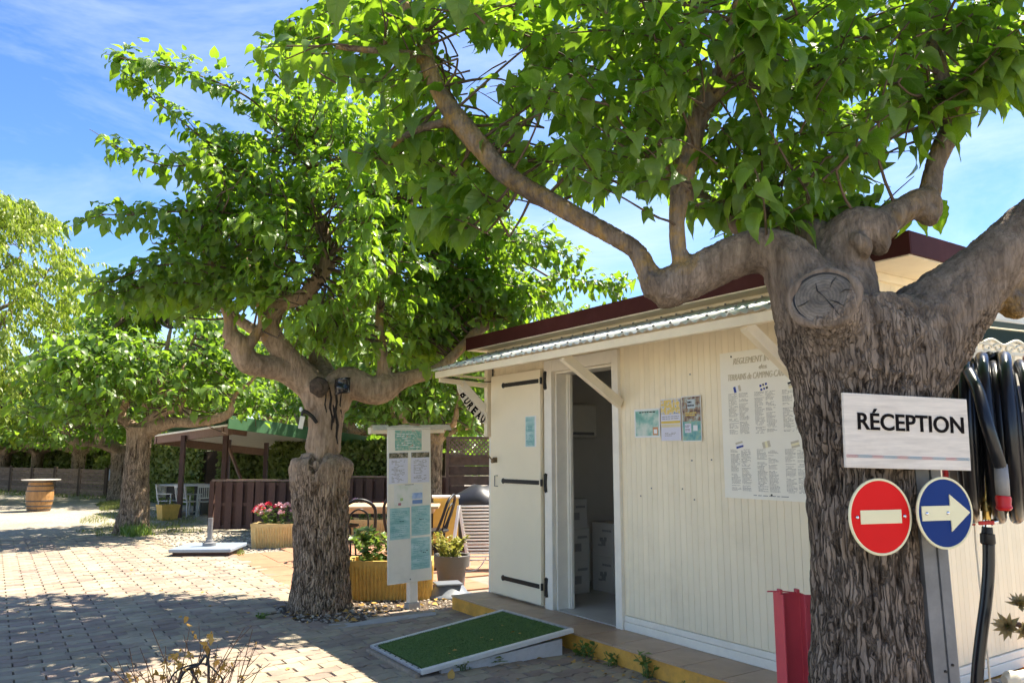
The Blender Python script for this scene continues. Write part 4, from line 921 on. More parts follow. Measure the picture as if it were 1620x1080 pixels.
px_shoot(nl, ntw, [(1500, 190, 3.3), (1470, 160, 3.3), (1440, 190, 3.3), (1430, 240, 3.35)], 0.14, spread=0.1)
finish_tree(near, ntm, nl, ntw, M_leaf, TPLT, 298, ctpl=TPLM)
# pruning scar on the stub
c0 = at(1303, 470, TY - .235); nd = (Vector((0, 0, H)) - c0); nd.z = 0.10; nd.normalize(); nd = (nd + Vector((-0.12, 0, 0.22))).normalized()
sc_ = MB(nd.to_track_quat('Z', 'Y').to_matrix().to_4x4())
prof = []
rr = 0.112
vs = [(0, 0, 0.010)]; fs = []; nn = 40; nr = 9
for k in range(1, nr + 1):
    for j in range(nn):
        r = rr * k / nr * (1 + 0.05 * math.sin(2 * 2 * math.pi * j / nn + 1)); z = 0.010 + 0.003 * math.sin(k * 2.3) - 0.012 * (k / nr) ** 6 + random.uniform(-0.0012, 0.0012)
        vs.append((r * math.cos(2 * math.pi * j / nn), r * 0.92 * math.sin(2 * math.pi * j / nn), z))
for j in range(nn): fs.append((0, 1 + j, 1 + (j + 1) % nn))
for k in range(nr - 1):
    for j in range(nn): fs.append((1 + k * nn + j, 1 + k * nn + (j + 1) % nn, 1 + (k + 1) * nn + (j + 1) % nn, 1 + (k + 1) * nn + j))
sc_.add(vs, fs); so2 = sc_.build('pruning_scar', M_cut, near, smooth=True, loc=c0 - Vector(near.location))
ck = MB(sc_.M)
ck.tube([(0.107 * math.cos(q), 0.099 * math.sin(q), 0.0015) for q in [0.5 + 3.6 * k / 30 for k in range(31)]], [0.0015 + 0.004 * math.sin(math.pi * k / 30) for k in range(31)], 5)
for (a0, a1, r0_, r1_) in ((-1.1, -1.0, 0.0, 0.10), (-0.7, -0.6, 0.03, 0.085), (2.2, 2.0, 0.0, 0.06), (0.9, 1.0, 0.04, 0.09), (3.4, 3.5, 0.05, 0.1), (0.1, 0.15, 0.06, 0.1)):
    ck.tube([(r0_ * math.cos(a0), r0_ * math.sin(a0), 0.0135), ((r0_ + r1_) / 2 * math.cos(a0 + 0.12), (r0_ + r1_) / 2 * math.sin(a0 + 0.12), 0.0135), (r1_ * math.cos(a1), r1_ * math.sin(a1), 0.011)], [0.0008, 0.0026, 0.0012], 4)
ck.build('crack', M_black, near, loc=c0 - Vector(near.location))
rim = MB(sc_.M); rim.tube([(0.120 * math.cos(t) * (1 + 0.04 * math.sin(2 * t)), 0.112 * math.sin(t), -0.008 + 0.004 * math.sin(3 * t)) for t in [2 * math.pi * k / 36 for k in range(36)]], [0.016 + 0.004 * math.sin(k * 0.9) for k in range(36)], 8, closed=True)
rim_o = rim.build('healed_rim', M_bark, near, smooth=True, loc=c0 - Vector(near.location)); ga_ = rim_o.data.attributes.new('groove', 'FLOAT', 'POINT'); ga_.data.foreach_set('value', np.full(len(rim.v), 0.62, dtype=np.float32))

# ---------------------------------------------------------------- middle mulberry
Y1 = 7.62
MT = []
MT.append(sk([(506, 985, 62, Y1), (506, 955, 48, Y1), (508, 900, 42, Y1), (508, 830, 41, Y1), (507, 790, 44, Y1), (507, 757, 47, Y1), (507, 738, 45, Y1), (507, 728, 38, Y1)]))
MT.append(sk([(508, 760, 33, Y1), (510, 720, 29, Y1), (514, 680, 26, Y1), (518, 640, 29, Y1), (515, 610, 38, Y1)]))
MT.append(sk([(512, 640, 30, Y1), (492, 612, 24, Y1), (455, 588, 20, Y1 - .1), (420, 580, 18, Y1 - .2), (390, 570, 20, Y1 - .3), (378, 545, 17, Y1 - .35), (360, 535, 18, Y1 - .4)]))
MT.append(sk([(365, 535, 14, Y1 - .4), (362, 505, 8, Y1 - .42), (350, 470, 7, Y1 - .5), (335, 420, 5, Y1 - .6), (310, 370, 4, Y1 - .7)]))
MT.append(sk([(385, 552, 12, Y1 - .35), (405, 530, 8, Y1 - .3), (415, 505, 7, Y1 - .3), (400, 450, 5, Y1 - .35), (385, 400, 4, Y1 - .4)]))
MT.append(sk([(505, 625, 26, Y1), (480, 592, 20, Y1 - .05), (452, 560, 17, Y1 - .1), (432, 535, 18, Y1 - .15), (427, 505, 14, Y1 - .2), (445, 482, 12, Y1 - .2), (480, 468, 12, Y1 - .25), (505, 440, 12, Y1 - .3), (520, 408, 13, Y1 - .3), (512, 370, 10, Y1 - .3), (500, 335, 9, Y1 - .3), (490, 280, 6, Y1 - .3), (480, 220, 5, Y1 - .3)]))
MT.append(sk([(525, 640, 28, Y1), (545, 605, 26, Y1), (590, 618, 22, Y1 + .05), (610, 612, 24, Y1 + .1), (640, 600, 13, Y1 + .15), (690, 585, 9, Y1 + .2), (720, 560, 8, Y1 + .3), (760, 520, 9, Y1 + .4), (800, 500, 8, Y1 + .5), (850, 470, 6, Y1 + .6), (880, 440, 4, Y1 + .7)]))
MT.append(sk([(608, 612, 16, Y1 + .1), (606, 560, 8, Y1 + .1), (600, 510, 7, Y1 + .1), (610, 450, 6, Y1 + .1), (640, 380, 5, Y1 + .1), (650, 320, 4, Y1 + .1)]))
MT.append(sk([(520, 610, 22, Y1 + .1), (512, 585, 15, Y1 + .3), (500, 560, 12, Y1 + .5), (520, 520, 10, Y1 + .8), (560, 470, 8, Y1 + 1.0), (590, 400, 6, Y1 + 1.2), (600, 320, 4, Y1 + 1.3)]))
MT.append(sk([(500, 605, 18, Y1 + .1), (470, 570, 12, Y1 + .3), (430, 540, 10, Y1 + .7), (370, 500, 8, Y1 + 1.0), (320, 450, 6, Y1 + 1.3)]))
mid = tree_thing('mulberry tree with a swollen graft bulge half way up its trunk beside the notice board', Vector((at(506, 965, Y1).x, Y1, -0.02)))
base_b = bark(1.45, 0.016, 40.0)
def midbark(p, r, nrm):
    d, g_, th, ro_ = base_b(p, r, nrm)
    a = math.atan2(p.x - mid.location.x, -(p.y - mid.location.y)); zr = 1.45 - 0.17 * math.exp(-((a + 0.1) / 0.22) ** 2) - 0.05 * math.exp(-((a - 1.6) / 0.4) ** 2)
    if r > 0.10 and abs(p.z - zr) < 0.30 and p.z < 1.6 :
        u = (p.z - zr)
        if u > 0: d -= 0.045 * math.exp(-(u / 0.05) ** 2)
        else: d += 0.035 * math.exp(-((u + 0.07) / 0.09) ** 2)
        if abs(u) < 0.018: g_ = 0.1
    if abs(a + 0.1) < 0.09 and 1.05 < p.z < 1.32 and r > 0.2: d -= 0.03 * (1 - abs(a + 0.1) / 0.09) * (p.z - 1.05) / 0.27; g_ *= 0.6
    if p.z < 1.43: d *= 1.0
    elif r > 0.12: d *= 0.7; g_ = 0.8
    if p.z > 1.46: ro_ = -0.12
    return d, g_, th, ro_
mtm = remesh_tubes(MT, 0.016, midbark, M_bark2, mid.location)
MSK = Skel(MT, 2.2)
ml = Leaves(); mtw = MB(); MC = at(500, 480, Y1)
MPOLY = [(330, 240), (400, 180), (440, 150), (520, 130), (600, 150), (690, 220), (760, 300), (800, 360), (830, 430), (850, 480), (790, 520), (720, 560), (690, 590), (600, 560), (540, 545), (480, 540), (440, 500), (380, 480), (330, 490), (250, 480), (200, 460), (240, 420), (300, 400), (280, 370), (330, 330), (300, 290)]
MHOLES = [[(405, 195), (430, 170), (450, 200), (420, 215)], [(500, 455), (520, 455), (540, 430), (545, 475), (505, 490)], [(830, 420), (860, 420), (860, 440), (830, 440)], [(480, 330), (525, 330), (545, 420), (520, 460), (470, 490), (450, 475), (500, 430), (500, 380)], [(255, 128), (300, 140), (360, 165), (410, 195), (425, 215), (380, 215), (320, 190), (265, 150)], [(130, 140), (190, 140), (250, 200), (300, 240), (260, 240), (200, 205), (130, 215)], [(130, 275), (200, 275), (270, 300), (300, 310), (200, 315), (130, 312)], [(130, 375), (200, 380), (250, 395), (190, 415), (130, 440)]]
def mkeep(q):
    x, y = proj(q)
    for ln_, Yb in MLINES:
        if q.y < Yb and seg_near(x, y, ln_, 20): return random.random() < 0.10
    if y > 590 + 0.06 * (x - 500): return False
    if any(pip(x, y, h) for h in MHOLES[4:]): return False
    if any(pip(x, y, h) for h in MHOLES) and q.y < Y1 + 0.3: return random.random() < 0.12
    return True
for k in range(980):
    x, y = sample_poly(MPOLY); cx_ = (x - 520) / 330; cy_ = (y - 360) / 230; rr_ = max(0.25, 1 - 0.8 * (cx_ ** 2 + cy_ ** 2))
    Y = Y1 + random.uniform(-1.7 if x < 600 else (-0.8 if x < 680 else 0.0), 1.9) * math.sqrt(rr_); p = at(x, y, Y)
    d = (p - MC); d.z *= 0.4; d = (d.normalized() + Vector((0, 0, random.uniform(-0.2, 0.5))) + rvec(0.35)).normalized(); ln = random.uniform(0.3, 0.65)
    MSK.connect(mtw, p - d * ln / 2, d, 1.2, 0.009); shoot(ml, mtw, p - d * ln / 2, d, ln, 0.029, 0.118, sag=0.6, keep=mkeep, lstart=0.05)
ARMS = [[(470, 230, 7.3), (400, 160, 6.9), (330, 125, 6.6), (260, 105, 6.4), (190, 92, 6.2)], [(400, 250, 7.1), (330, 225, 6.8), (280, 185, 6.6), (240, 155, 6.5), (205, 125, 6.4)], [(420, 290, 7.0), (340, 260, 6.8), (260, 262, 6.6), (182, 232, 6.5)], [(450, 360, 7.0), (350, 335, 6.7), (270, 335, 6.5), (200, 340, 6.4), (152, 338, 6.3)],
        [(440, 450, 7.1), (340, 420, 6.8), (250, 420, 6.6), (190, 440, 6.5), (140, 470, 6.4)], [(400, 480, 7.0), (320, 450, 6.8), (250, 450, 6.6), (180, 465, 6.5)], [(760, 520, 8.0), (820, 460, 8.1), (890, 440, 8.1), (960, 455, 8.1), (985, 462, 8.1)], [(720, 440, 7.7), (800, 450, 7.7), (840, 470, 7.6), (820, 500, 7.5)], [(640, 480, 7.7), (680, 450, 7.8), (740, 440, 7.9), (800, 470, 8.0)], [(560, 400, 7.4), (640, 380, 7.6), (700, 390, 7.8), (760, 420, 7.9)],
        [(560, 250, 7.2), (620, 180, 7.1), (660, 150, 7.0)], [(500, 220, 7.3), (470, 150, 7.2), (430, 110, 7.1), (440, 70, 7.0)], [(640, 560, 7.9), (700, 530, 8.1), (740, 540, 8.2)], [(350, 330, 6.9), (300, 380, 6.7), (240, 385, 6.6)], [(760, 380, 7.6), (830, 370, 7.6), (880, 400, 7.6)], [(700, 300, 7.4), (770, 370, 7.4), (860, 390, 7.3), (920, 420, 7.3)]]
for A_ in ARMS: px_shoot(ml, mtw, A_, 0.118, keep=mkeep, thick=5.5, spread=0.17, r0=0.012)
finish_tree(mid, mtm, ml, mtw, M_leaf, TPLT, 290, ctpl=TPLM)
bpy.context.view_layer.update()
mtr = [c for c in mid.children if c.name.startswith('trunk')][0]
def on_trunk(px, py, o, lift=0.0):
    org = Vector((0, 0, H)); d = ray(px, py).normalized(); ml_ = o.matrix_world.inverted()
    ok, hit, nrm, _ = o.ray_cast(ml_ @ org, d)
    return (hit + nrm * lift) if ok else None
ckm = MB()
for line, r in (([(521, 612), (524, 628), (522, 645), (526, 662), (524, 680)], 0.010), ([(531, 616), (533, 636), (530, 652), (534, 672), (532, 690), (534, 702)], 0.013), ([(540, 622), (538, 640), (541, 660)], 0.007), ([(516, 622), (514, 640), (517, 652)], 0.006), ([(527, 640), (529, 655), (528, 668)], 0.008)):
    P = [on_trunk(x, y, mtr, -0.002) for x, y in line]; P = [p for p in P if p is not None]
    if len(P) > 2: ckm.tube(P, [r * (0.4 + 0.9 * math.sin(math.pi * (k + 0.5) / len(P))) for k in range(len(P))], 6)
ckm.build('dark_crack', mat('black_fissure', (0.018, 0.014, 0.012), 0.9), mid, smooth=True)
# black plastic sheet and hanging tag on the middle tree
bs_ = thing('plastic_sheet', 'black plastic sheet pinned over the fork of the mulberry with the bulge', 'plastic sheet', at(540, 610, Y1 - 0.36))
m_ = MB(); n_ = 8
vs = []; fs = []
for a in range(n_ + 1):
    for b in range(n_ + 1):
        u = a / n_ - 0.5; v = b / n_ - 0.5; vs.append((u * 0.15, -0.02 + 0.06 * u * u * 4 + 0.010 * math.sin(9 * v + 4 * u) + 0.02 * abs(v), v * 0.15 + 0.02 * u))
for a in range(n_):
    for b in range(n_): fs.append((a * (n_ + 1) + b, (a + 1) * (n_ + 1) + b, (a + 1) * (n_ + 1) + b + 1, a * (n_ + 1) + b + 1))
m_.add(vs, fs); q = m_.build('sheet', mat('black_plastic', (0.012, 0.012, 0.014), 0.2, spec=0.6), bs_, smooth=True); w_ = q.modifiers.new('t', 'SOLIDIFY'); w_.thickness = 0.002
m_ = MB(); m_.lathe([(0, 0), (0.012, 0), (0.012, 0.012), (0, 0.015)], 8, (0.03, -0.03, 0.06)); m_.build('pin', M_galv, bs_)
kn = MB(); kn.tube([at(506, 612, Y1 - .30), at(504, 612, Y1 - .345)], [0.10, 0.085], 14); kn.tube([at(503, 612, Y1 - .34), at(502, 612, Y1 - .352)], [0.06, 0.05], 12)
for v in kn.v: v -= Vector(mid.location); v += rvec(0.006)
kn.build('cut_knot', mat('rotten_wood', (0.07, 0.05, 0.035), 0.9, var=0.6, vs=25, bump=0.8, bs=40), mid, smooth=True)
tg = thing('hanging_tag', 'small pale tag box hanging on a black bracket left of the fork', 'tag', at(477, 668, Y1 - .25))
m_ = MB(); m_.box(-0.022, 0.022, -0.018, 0.018, -0.06, 0.06); m_.build('tag_box', M_white, tg, bevel=0.004, rot=(0, 0.15, 0.3))
m_ = MB(); m_.tube([(0, 0, 0.06), (0.02, 0.0, 0.11), (0.09, 0.03, 0.06), (0.13, 0.06, 0.0)], [0.012, 0.018, 0.02, 0.016], 8, sub=3); m_.build('bracket', M_black, tg)
m_ = MB(); m_.lathe([(0, 0.10), (0.012, 0.105), (0.018, 0.125), (0.012, 0.145), (0, 0.15)], 10, (-0.01, 0, 0)); m_.build('cap', M_paper, tg)

# ---------------------------------------------------------------- further mulberries
def far_tree(label, px, base_y, Y, height, radius, trunk_r, nleaf, seedv, leafmat=M_leafbg, tpl=TPLLO, L=0.2, nobj=0, skel=None, vox=0.04, crown_low=1.55, group='pollarded mulberry trees', keep=None, lean=0.0):
    random.seed(seedv); b = Vector((at(px, 720, Y).x, Y, -0.04)); t = tree_thing(label, b, group)
    zf = max(1.5, crown_low * 0.95)
    if skel is None:
        tubes = [([b, b + Vector((lean * .3, 0, zf * 0.5)), b + Vector((lean, 0, zf))], [trunk_r * 1.25, trunk_r * 0.95, trunk_r * 1.05], 5)]
        nlimb = random.randint(5, 6)
        for k in range(nlimb):
            a = 6.28 * k / nlimb + random.uniform(-0.3, 0.3); d = Vector((math.cos(a), math.sin(a), 0)); r1 = radius * random.uniform(0.35, 0.5)
            p1 = b + Vector((lean, 0, zf - 0.1)); p2 = p1 + d * r1 * 0.5 + Vector((0, 0, 0.28)); p3 = p1 + d * r1 + Vector((0, 0, 0.40)); p4 = p3 + d * radius * 0.12 + Vector((random.uniform(-.15, .15), random.uniform(-.15, .15), (height - zf) * 0.4)); p5 = p4 + d * radius * 0.2 + Vector((0, 0, (height - zf) * 0.35))
            tubes.append(([p1, p2, p3, p4, p5], [trunk_r * 0.6, trunk_r * 0.45, trunk_r * 0.5, trunk_r * 0.2, trunk_r * 0.08], 4))
    else: tubes = skel
    tm_ = remesh_tubes(tubes, vox, bark(zf, 0.018, 20.0, 0.03, 0.11), M_bark2, b)
    S_ = Skel(tubes, zf); lv = Leaves(); tw = MB(); n = 0; C = b + Vector((lean, 0, crown_low))
    while n < nleaf * 0.9:
        u = random.random() ** 0.5; a = random.random() * 6.28; h = random.random()
        rad = radius * u * math.sqrt(max(0.05, 1 - (h * 0.95) ** 2.2)); z = crown_low + 0.1 + (height - crown_low) * h
        p = C + Vector((math.cos(a) * rad, math.sin(a) * rad, z - crown_low)); bump_ = noise.noise(p * 0.9 + Vector((seedv, 0, 0)))
        if bump_ < -0.18: continue
        d = (Vector((math.cos(a), math.sin(a), random.uniform(-0.2, 0.9))) + rvec(0.4)).normalized(); ln = random.uniform(0.5, 1.0); k0 = len(lv.p)
        if random.random() < 0.35: S_.connect(tw, p - d * ln / 2, d, 1.3, 0.012)
        shoot(lv, tw, p - d * ln / 2, d, ln, 0.075 * L / 0.2, L, sag=0.5, keep=keep, r0=0.008, lstart=0); n += max(1, len(lv.p) - k0)
    finish_tree(t, tm_, lv, tw, leafmat, tpl, nobj, ctpl=TPLLO if nobj else None); return t
Y2 = 14.9
def fkeep(q):
    x, y = proj(q)
    if 228 < x < 580 and y > 648 + 0.10 * (x - 360) and q.y < 27: return False
    if x > 560 and y > 688 and q.y < 27: return False
    if x < 240 and y > 722: return False
    return True
T2 = []
T2.append(sk([(207, 865, 40, Y2), (208, 842, 27, Y2), (213, 800, 21, Y2), (216, 740, 18.5, Y2), (220, 700, 18, Y2), (222, 675, 21, Y2)]))
T2.append(sk([(222, 690, 16, Y2), (206, 672, 9, Y2), (190, 655, 8, Y2), (200, 635, 6, Y2 - .1), (205, 600, 5, Y2 - .2), (200, 560, 4, Y2 - .3), (180, 520, 3, Y2 - .4)]))
T2.append(sk([(224, 685, 15, Y2), (240, 665, 10, Y2), (262, 650, 8, Y2 - .1), (285, 642, 6, Y2 - .2), (275, 622, 6, Y2 - .2), (240, 625, 6, Y2 - .2), (232, 645, 8, Y2 - .1)]))
T2.append(sk([(235, 680, 14, Y2), (270, 668, 9, Y2 - .2), (310, 668, 8, Y2 - .3), (350, 660, 8, Y2 - .4), (365, 650, 6, Y2 - .4), (372, 625, 4, Y2 - .5), (400, 600, 3, Y2 - .6), (430, 560, 2, Y2 - .7)]))
T2.append(sk([(232, 640, 7, Y2 - .2), (250, 622, 5, Y2 - .2), (258, 590, 5, Y2 - .3), (262, 560, 4, Y2 - .3), (270, 520, 3, Y2 - .4)]))
T2.append(sk([(285, 642, 6, Y2 - .2), (292, 620, 4, Y2 - .3), (288, 580, 4, Y2 - .3), (300, 550, 3, Y2 - .3), (320, 510, 2, Y2 - .3)]))
def t2keep(q):
    x, y = proj(q)
    if y > 672: return False
    if y > 640 and 185 < x < 500: return random.random() < 0.10
    return True
far_tree('second mulberry along the court with yellow lichen on its crooked branches', 208, 842, Y2, 4.35, 2.35, 0.24, 9500, 21, M_leafbg, TPL[:4], 0.17, 285, T2, 0.028, 2.05, keep=t2keep, lean=0.35)
for (px, by, Y, hgt, rad, tr_, n, sd, lab) in (
        (192, 775, 25.5, 4.6, 3.6, 0.30, 4500, 31, 'grey barked mulberry standing just behind the end of the left fence'),
        (125, 745, 32.0, 5.0, 4.6, 0.26, 7500, 32, 'mulberry with forked trunk behind the middle of the left fence'),
        (60, 742, 34.0, 4.9, 4.4, 0.24, 7000, 33, 'mulberry with straight dark trunk behind the left fence above the barrel'),
        (8, 740, 35.0, 4.8, 4.2, 0.26, 7000, 34, 'mulberry at the left edge of the photo behind the long fence'),
        (396, 760, 26.0, 5.6, 4.2, 0.34, 5500, 35, 'dark trunked mulberry behind the hedge under the green pergola roof'),
        (300, 760, 31.0, 5.2, 4.6, 0.34, 4500, 36, 'mulberry far behind the pergola left post'),
        (690, 790, 15.6, 4.8, 2.3, 0.13, 5500, 37, 'slender mulberry rising behind the lattice fence left of the hut'),
        (645, 790, 19.0, 5.2, 3.3, 0.15, 6000, 38, 'slender mulberry behind the notice board and the dark hedge'),
        (560, 770, 22.0, 5.6, 4.2, 0.28, 5500, 39, 'mulberry behind the right end of the green pergola roof'),
        (800, 780, 21.0, 5.6, 3.8, 0.25, 4500, 40, 'mulberry hidden behind the reception hut roof left end')):
    far_tree(lab, px, by, Y, hgt, rad, tr_, int(n * 1.7), sd, L=0.17 if Y < 20 else 0.20, crown_low=1.75 if px < 200 else (2.2 if Y > 20 else 1.95), keep=fkeep)
# tall yellow-green tree at the left
random.seed(51)
yb = Vector((at(-60, 720, 24).x, 24.0, -0.04)); yt = thing('maple_tree', 'tall yellow green tree with airy small leaves at the left edge', 'tree', yb)
tub = [([yb, yb + Vector((0.1, 0, 2)), yb + Vector((0.2, 0, 4.5)), yb + Vector((0, 0, 7.5))], [0.32, 0.26, 0.2, 0.07], 5)]
for k in range(12):
    a = 2.4 * k; z = 2.5 + 0.42 * k; d = Vector((math.cos(a), math.sin(a), 0.55)); ln = 2.6 - 0.12 * k; p = yb + Vector((0.15, 0, z)); tub.append(([p, p + d * ln * 0.5, p + d * ln + Vector((0, 0, 0.4))], [0.10, 0.06, 0.025], 4))
ytm = remesh_tubes(tub, 0.05, bark(3, 0.012, 16), M_bark, yb); YS = Skel(tub, 2.2); lv = Leaves(); tw = MB()
while len(lv.p) < 30000:
    z = random.uniform(2.2, 9.6); rmax = 3.7 * math.sqrt(max(0.04, 1 - ((z - 5.5) / 4.3) ** 2)); u = random.random() ** 0.45; a = random.random() * 6.28
    p = yb + Vector((0.2 + math.cos(a) * rmax * u, math.sin(a) * rmax * u, z))
    if noise.noise(p * 0.75) < -0.16: continue
    d = (Vector((math.cos(a), math.sin(a), random.uniform(-0.7, 0.4))) + rvec(0.3)).normalized(); ln = random.uniform(0.6, 1.1)
    if random.random() < 0.3: YS.connect(tw, p - d * ln / 2, d, 1.5, 0.012)
    shoot(lv, tw, p - d * ln / 2, d, ln, 0.045, 0.19, sag=0.9, droop=1.3, r0=0.006, lstart=0)
finish_tree(yt, ytm, lv, tw, M_leafyel, TPLNARROW + TPLLO[:1], 0)
random.seed(99)
# ================================================================== HEDGES, FENCES, BACKGROUND
def hedge(label, pts, h, thick, n, seedv, L=0.10):
    """clipped hedge along a ground polyline"""
    random.seed(seedv); c = Vector(pts[0]); t = thing('hedge', label, 'hedge', c, 0, 'hedges behind the court'); lv = Leaves(); core = MB(); seg = []
    for a, b in zip(pts, pts[1:]):
        a = Vector(a); b = Vector(b); seg.append((a, b, (b - a).length)); d = (b - a).normalized(); nrm = Vector((-d.y, d.x, 0)); w = nrm * thick * 0.32
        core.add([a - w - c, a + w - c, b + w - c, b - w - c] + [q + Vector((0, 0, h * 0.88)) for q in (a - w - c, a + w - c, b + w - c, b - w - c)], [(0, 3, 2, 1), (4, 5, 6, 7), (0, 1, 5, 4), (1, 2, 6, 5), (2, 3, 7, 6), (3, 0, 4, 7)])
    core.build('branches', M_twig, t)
    tot = sum(s[2] for s in seg)
    for _ in range(n):
        r = random.random() * tot
        for a, b, l in seg:
            if r <= l: break
            r -= l
        d = (b - a).normalized(); nrm = Vector((-d.y, d.x, 0)); base = a + d * r
        if nrm.y > 0: nrm = -nrm
        hh = h * (1 + 0.05 * noise.noise(base * 1.7))
        if random.random() < 0.35: p = base + nrm * random.uniform(-0.5, 0.5) * thick + Vector((0, 0, hh * random.uniform(0.93, 1.04))); out = Vector((0, 0, 1))
        else: p = base + nrm * thick * (0.5 + random.uniform(-0.12, 0.06) + 0.1 * noise.noise(base * 2 + Vector((0, 0, 5)))) + Vector((0, 0, hh * random.random())); out = nrm
        ax = (out * 0.5 + rvec(0.7) + Vector((0, 0, 0.2))).normalized(); lv.add(p - c, ax, out + rvec(0.5), L * random.uniform(0.6, 1.3), min(1, max(0, random.gauss(0.25 + 0.5 * (p.z > hh * 0.85), 0.25))))  # upper leaves coloured lighter, the lit hedge top put into the colour
    tag(link('foliage', leaves_to_mesh('foliage', lv, M_hedge, TPLROUND), t), kind='stuff'); return t
def gp(px, Y, z=-0.035): return Vector((at(px, 720, Y).x, Y, z))
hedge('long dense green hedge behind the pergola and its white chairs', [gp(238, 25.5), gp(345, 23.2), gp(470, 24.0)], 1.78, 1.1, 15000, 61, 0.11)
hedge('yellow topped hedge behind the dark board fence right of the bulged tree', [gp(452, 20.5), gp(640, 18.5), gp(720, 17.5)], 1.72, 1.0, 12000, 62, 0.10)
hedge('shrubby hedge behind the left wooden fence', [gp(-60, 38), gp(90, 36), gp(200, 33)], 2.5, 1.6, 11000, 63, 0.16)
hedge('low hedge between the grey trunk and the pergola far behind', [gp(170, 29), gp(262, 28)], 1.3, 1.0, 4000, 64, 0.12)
# far house with orange roof seen through the leaves
fh = thing('far_house', 'small orange roofed house barely visible behind the pergola hedge', 'house', gp(318, 48))
m_ = MB(); m_.box(-3, 3, 0, 5, 0, 2.4); m_.build('wall', M_trim, fh); m_ = MB(); m_.prism([(-3.4, 2.4), (3.4, 2.4), (0, 3.4)], -0.4, 5.4, 'y'); m_.build('roof', mat('orange_roof', (0.50, 0.22, 0.08), 0.8), fh)
m_ = MB(); m_.box(0.6, 1.6, -0.02, 0.02, 0.9, 2.0); m_.build('window', M_black, fh)
hb = thing('wooded_rise', 'distant wood of leafy trees closing the view behind the hedges', 'wood', (0, 0, 0)); random.seed(71); lv = Leaves()
for _ in range(11000):
    x = random.uniform(-60, 60); y = 52 + random.uniform(-3, 8) + 0.1 * min(x, 10) - 0.5 * max(0, x - 10); h = 3.4 + 1.6 * noise.noise(Vector((x * 0.12, 3, 0))) + 0.8 * noise.noise(Vector((x * 0.5, 1, 0)))
    lv.add((x, y, h * random.random() ** 0.6), rvec(1), Vector((0, -0.6, 0.8)) + rvec(0.4), random.uniform(0.45, 0.85), random.random())
me = leaves_to_mesh('far_woodland', lv, M_leafbg, TPLROUND); bpy.data.objects.remove(hb); tag(link('far_woodland', me), kind='stuff')

# left woven fence: panels between posts
def woven_panel(parent, a, b, h, nsl, z0, name='panel'):
    a = Vector(a); b = Vector(b); d = b - a; L_ = d.length; ang = math.atan2(d.y, d.x); m = MB(); random.seed(int(L_ * 1000) % 97)
    nv = 5
    for k in range(nsl):
        z = z0 + h * (k + 0.5) / nsl; n = 20; vs = []; hw = h / nsl * 0.44
        for j in range(n + 1):
            u = j / n; yo = 0.018 * math.sin(u * nv * math.pi + (k % 2) * math.pi)
            for dz in (-hw, hw): vs += [(u * L_, yo - 0.004, z + dz), (u * L_, yo + 0.004, z + dz)]
        fs = []
        for j in range(n):
            o_ = j * 4; fs += [(o_, o_ + 4, o_ + 6, o_ + 2), (o_ + 1, o_ + 3, o_ + 7, o_ + 5), (o_ + 2, o_ + 6, o_ + 7, o_ + 3), (o_, o_ + 1, o_ + 5, o_ + 4)]
        m.add(vs, fs, random.random())
    pos = a - Vector(parent.location)
    m.build('slats', M_fencewood, parent, loc=pos, rot=(0, 0, ang), kind='stuff')
    f = MB(); f.box(0, L_, -0.025, 0.025, z0 + h, z0 + h + 0.035); f.box(0, L_, -0.025, 0.025, z0 - 0.035, z0); f.box(0, 0.04, -0.028, 0.028, z0 - 0.03, z0 + h + 0.03); f.box(L_ - 0.04, L_, -0.028, 0.028, z0 - 0.03, z0 + h + 0.03)
    for u in (0.25, 0.5, 0.75): f.box(u * L_ - 0.015, u * L_ + 0.015, 0.02, 0.035, z0, z0 + h)
    f.build('panel_frame', M_fencewood, parent, loc=pos, rot=(0, 0, ang))
FA = gp(171, 26.9); FB = gp(-40, 33.5)
fence = thing('woven_fence', 'long low weathered woven wood fence running left behind the barrel', 'fence', FA)
for k in range(6):
    a = FA.lerp(FB, k / 6); b = FA.lerp(FB, (k + 0.97) / 6); woven_panel(fence, b, a, 0.86, 9, 0.06)
    p = MB(); p.box(-0.05, 0.05, -0.05, 0.05, 0, 1.02); p.build('post', M_darkfence, fence, loc=a - FA)
ep = MB(); ep.box(-0.10, 0.10, -0.08, 0.08, 0, 1.12); ep.build('end_post', M_darkfence, fence, loc=(0.16, 0.05, 0))
# pale box on a post at the fence end
nb_ = thing('meter_box', 'small pale blue box on a stake between the fence end and second mulberry', 'box', gp(181, 26.4))
m_ = MB(); m_.box(-0.12, 0.12, -0.05, 0.05, 0.60, 0.98); m_.build('box_body', M_bluegrey, nb_, bevel=0.01); m_ = MB(); m_.box(-0.03, 0.03, 0.051, 0.09, 0, 0.9); m_.build('stake', M_darkfence, nb_); m_ = MB(); m_.box(-0.07, 0.07, -0.058, -0.051, 0.74, 0.93); m_.build('label_plate', M_signblue, nb_)

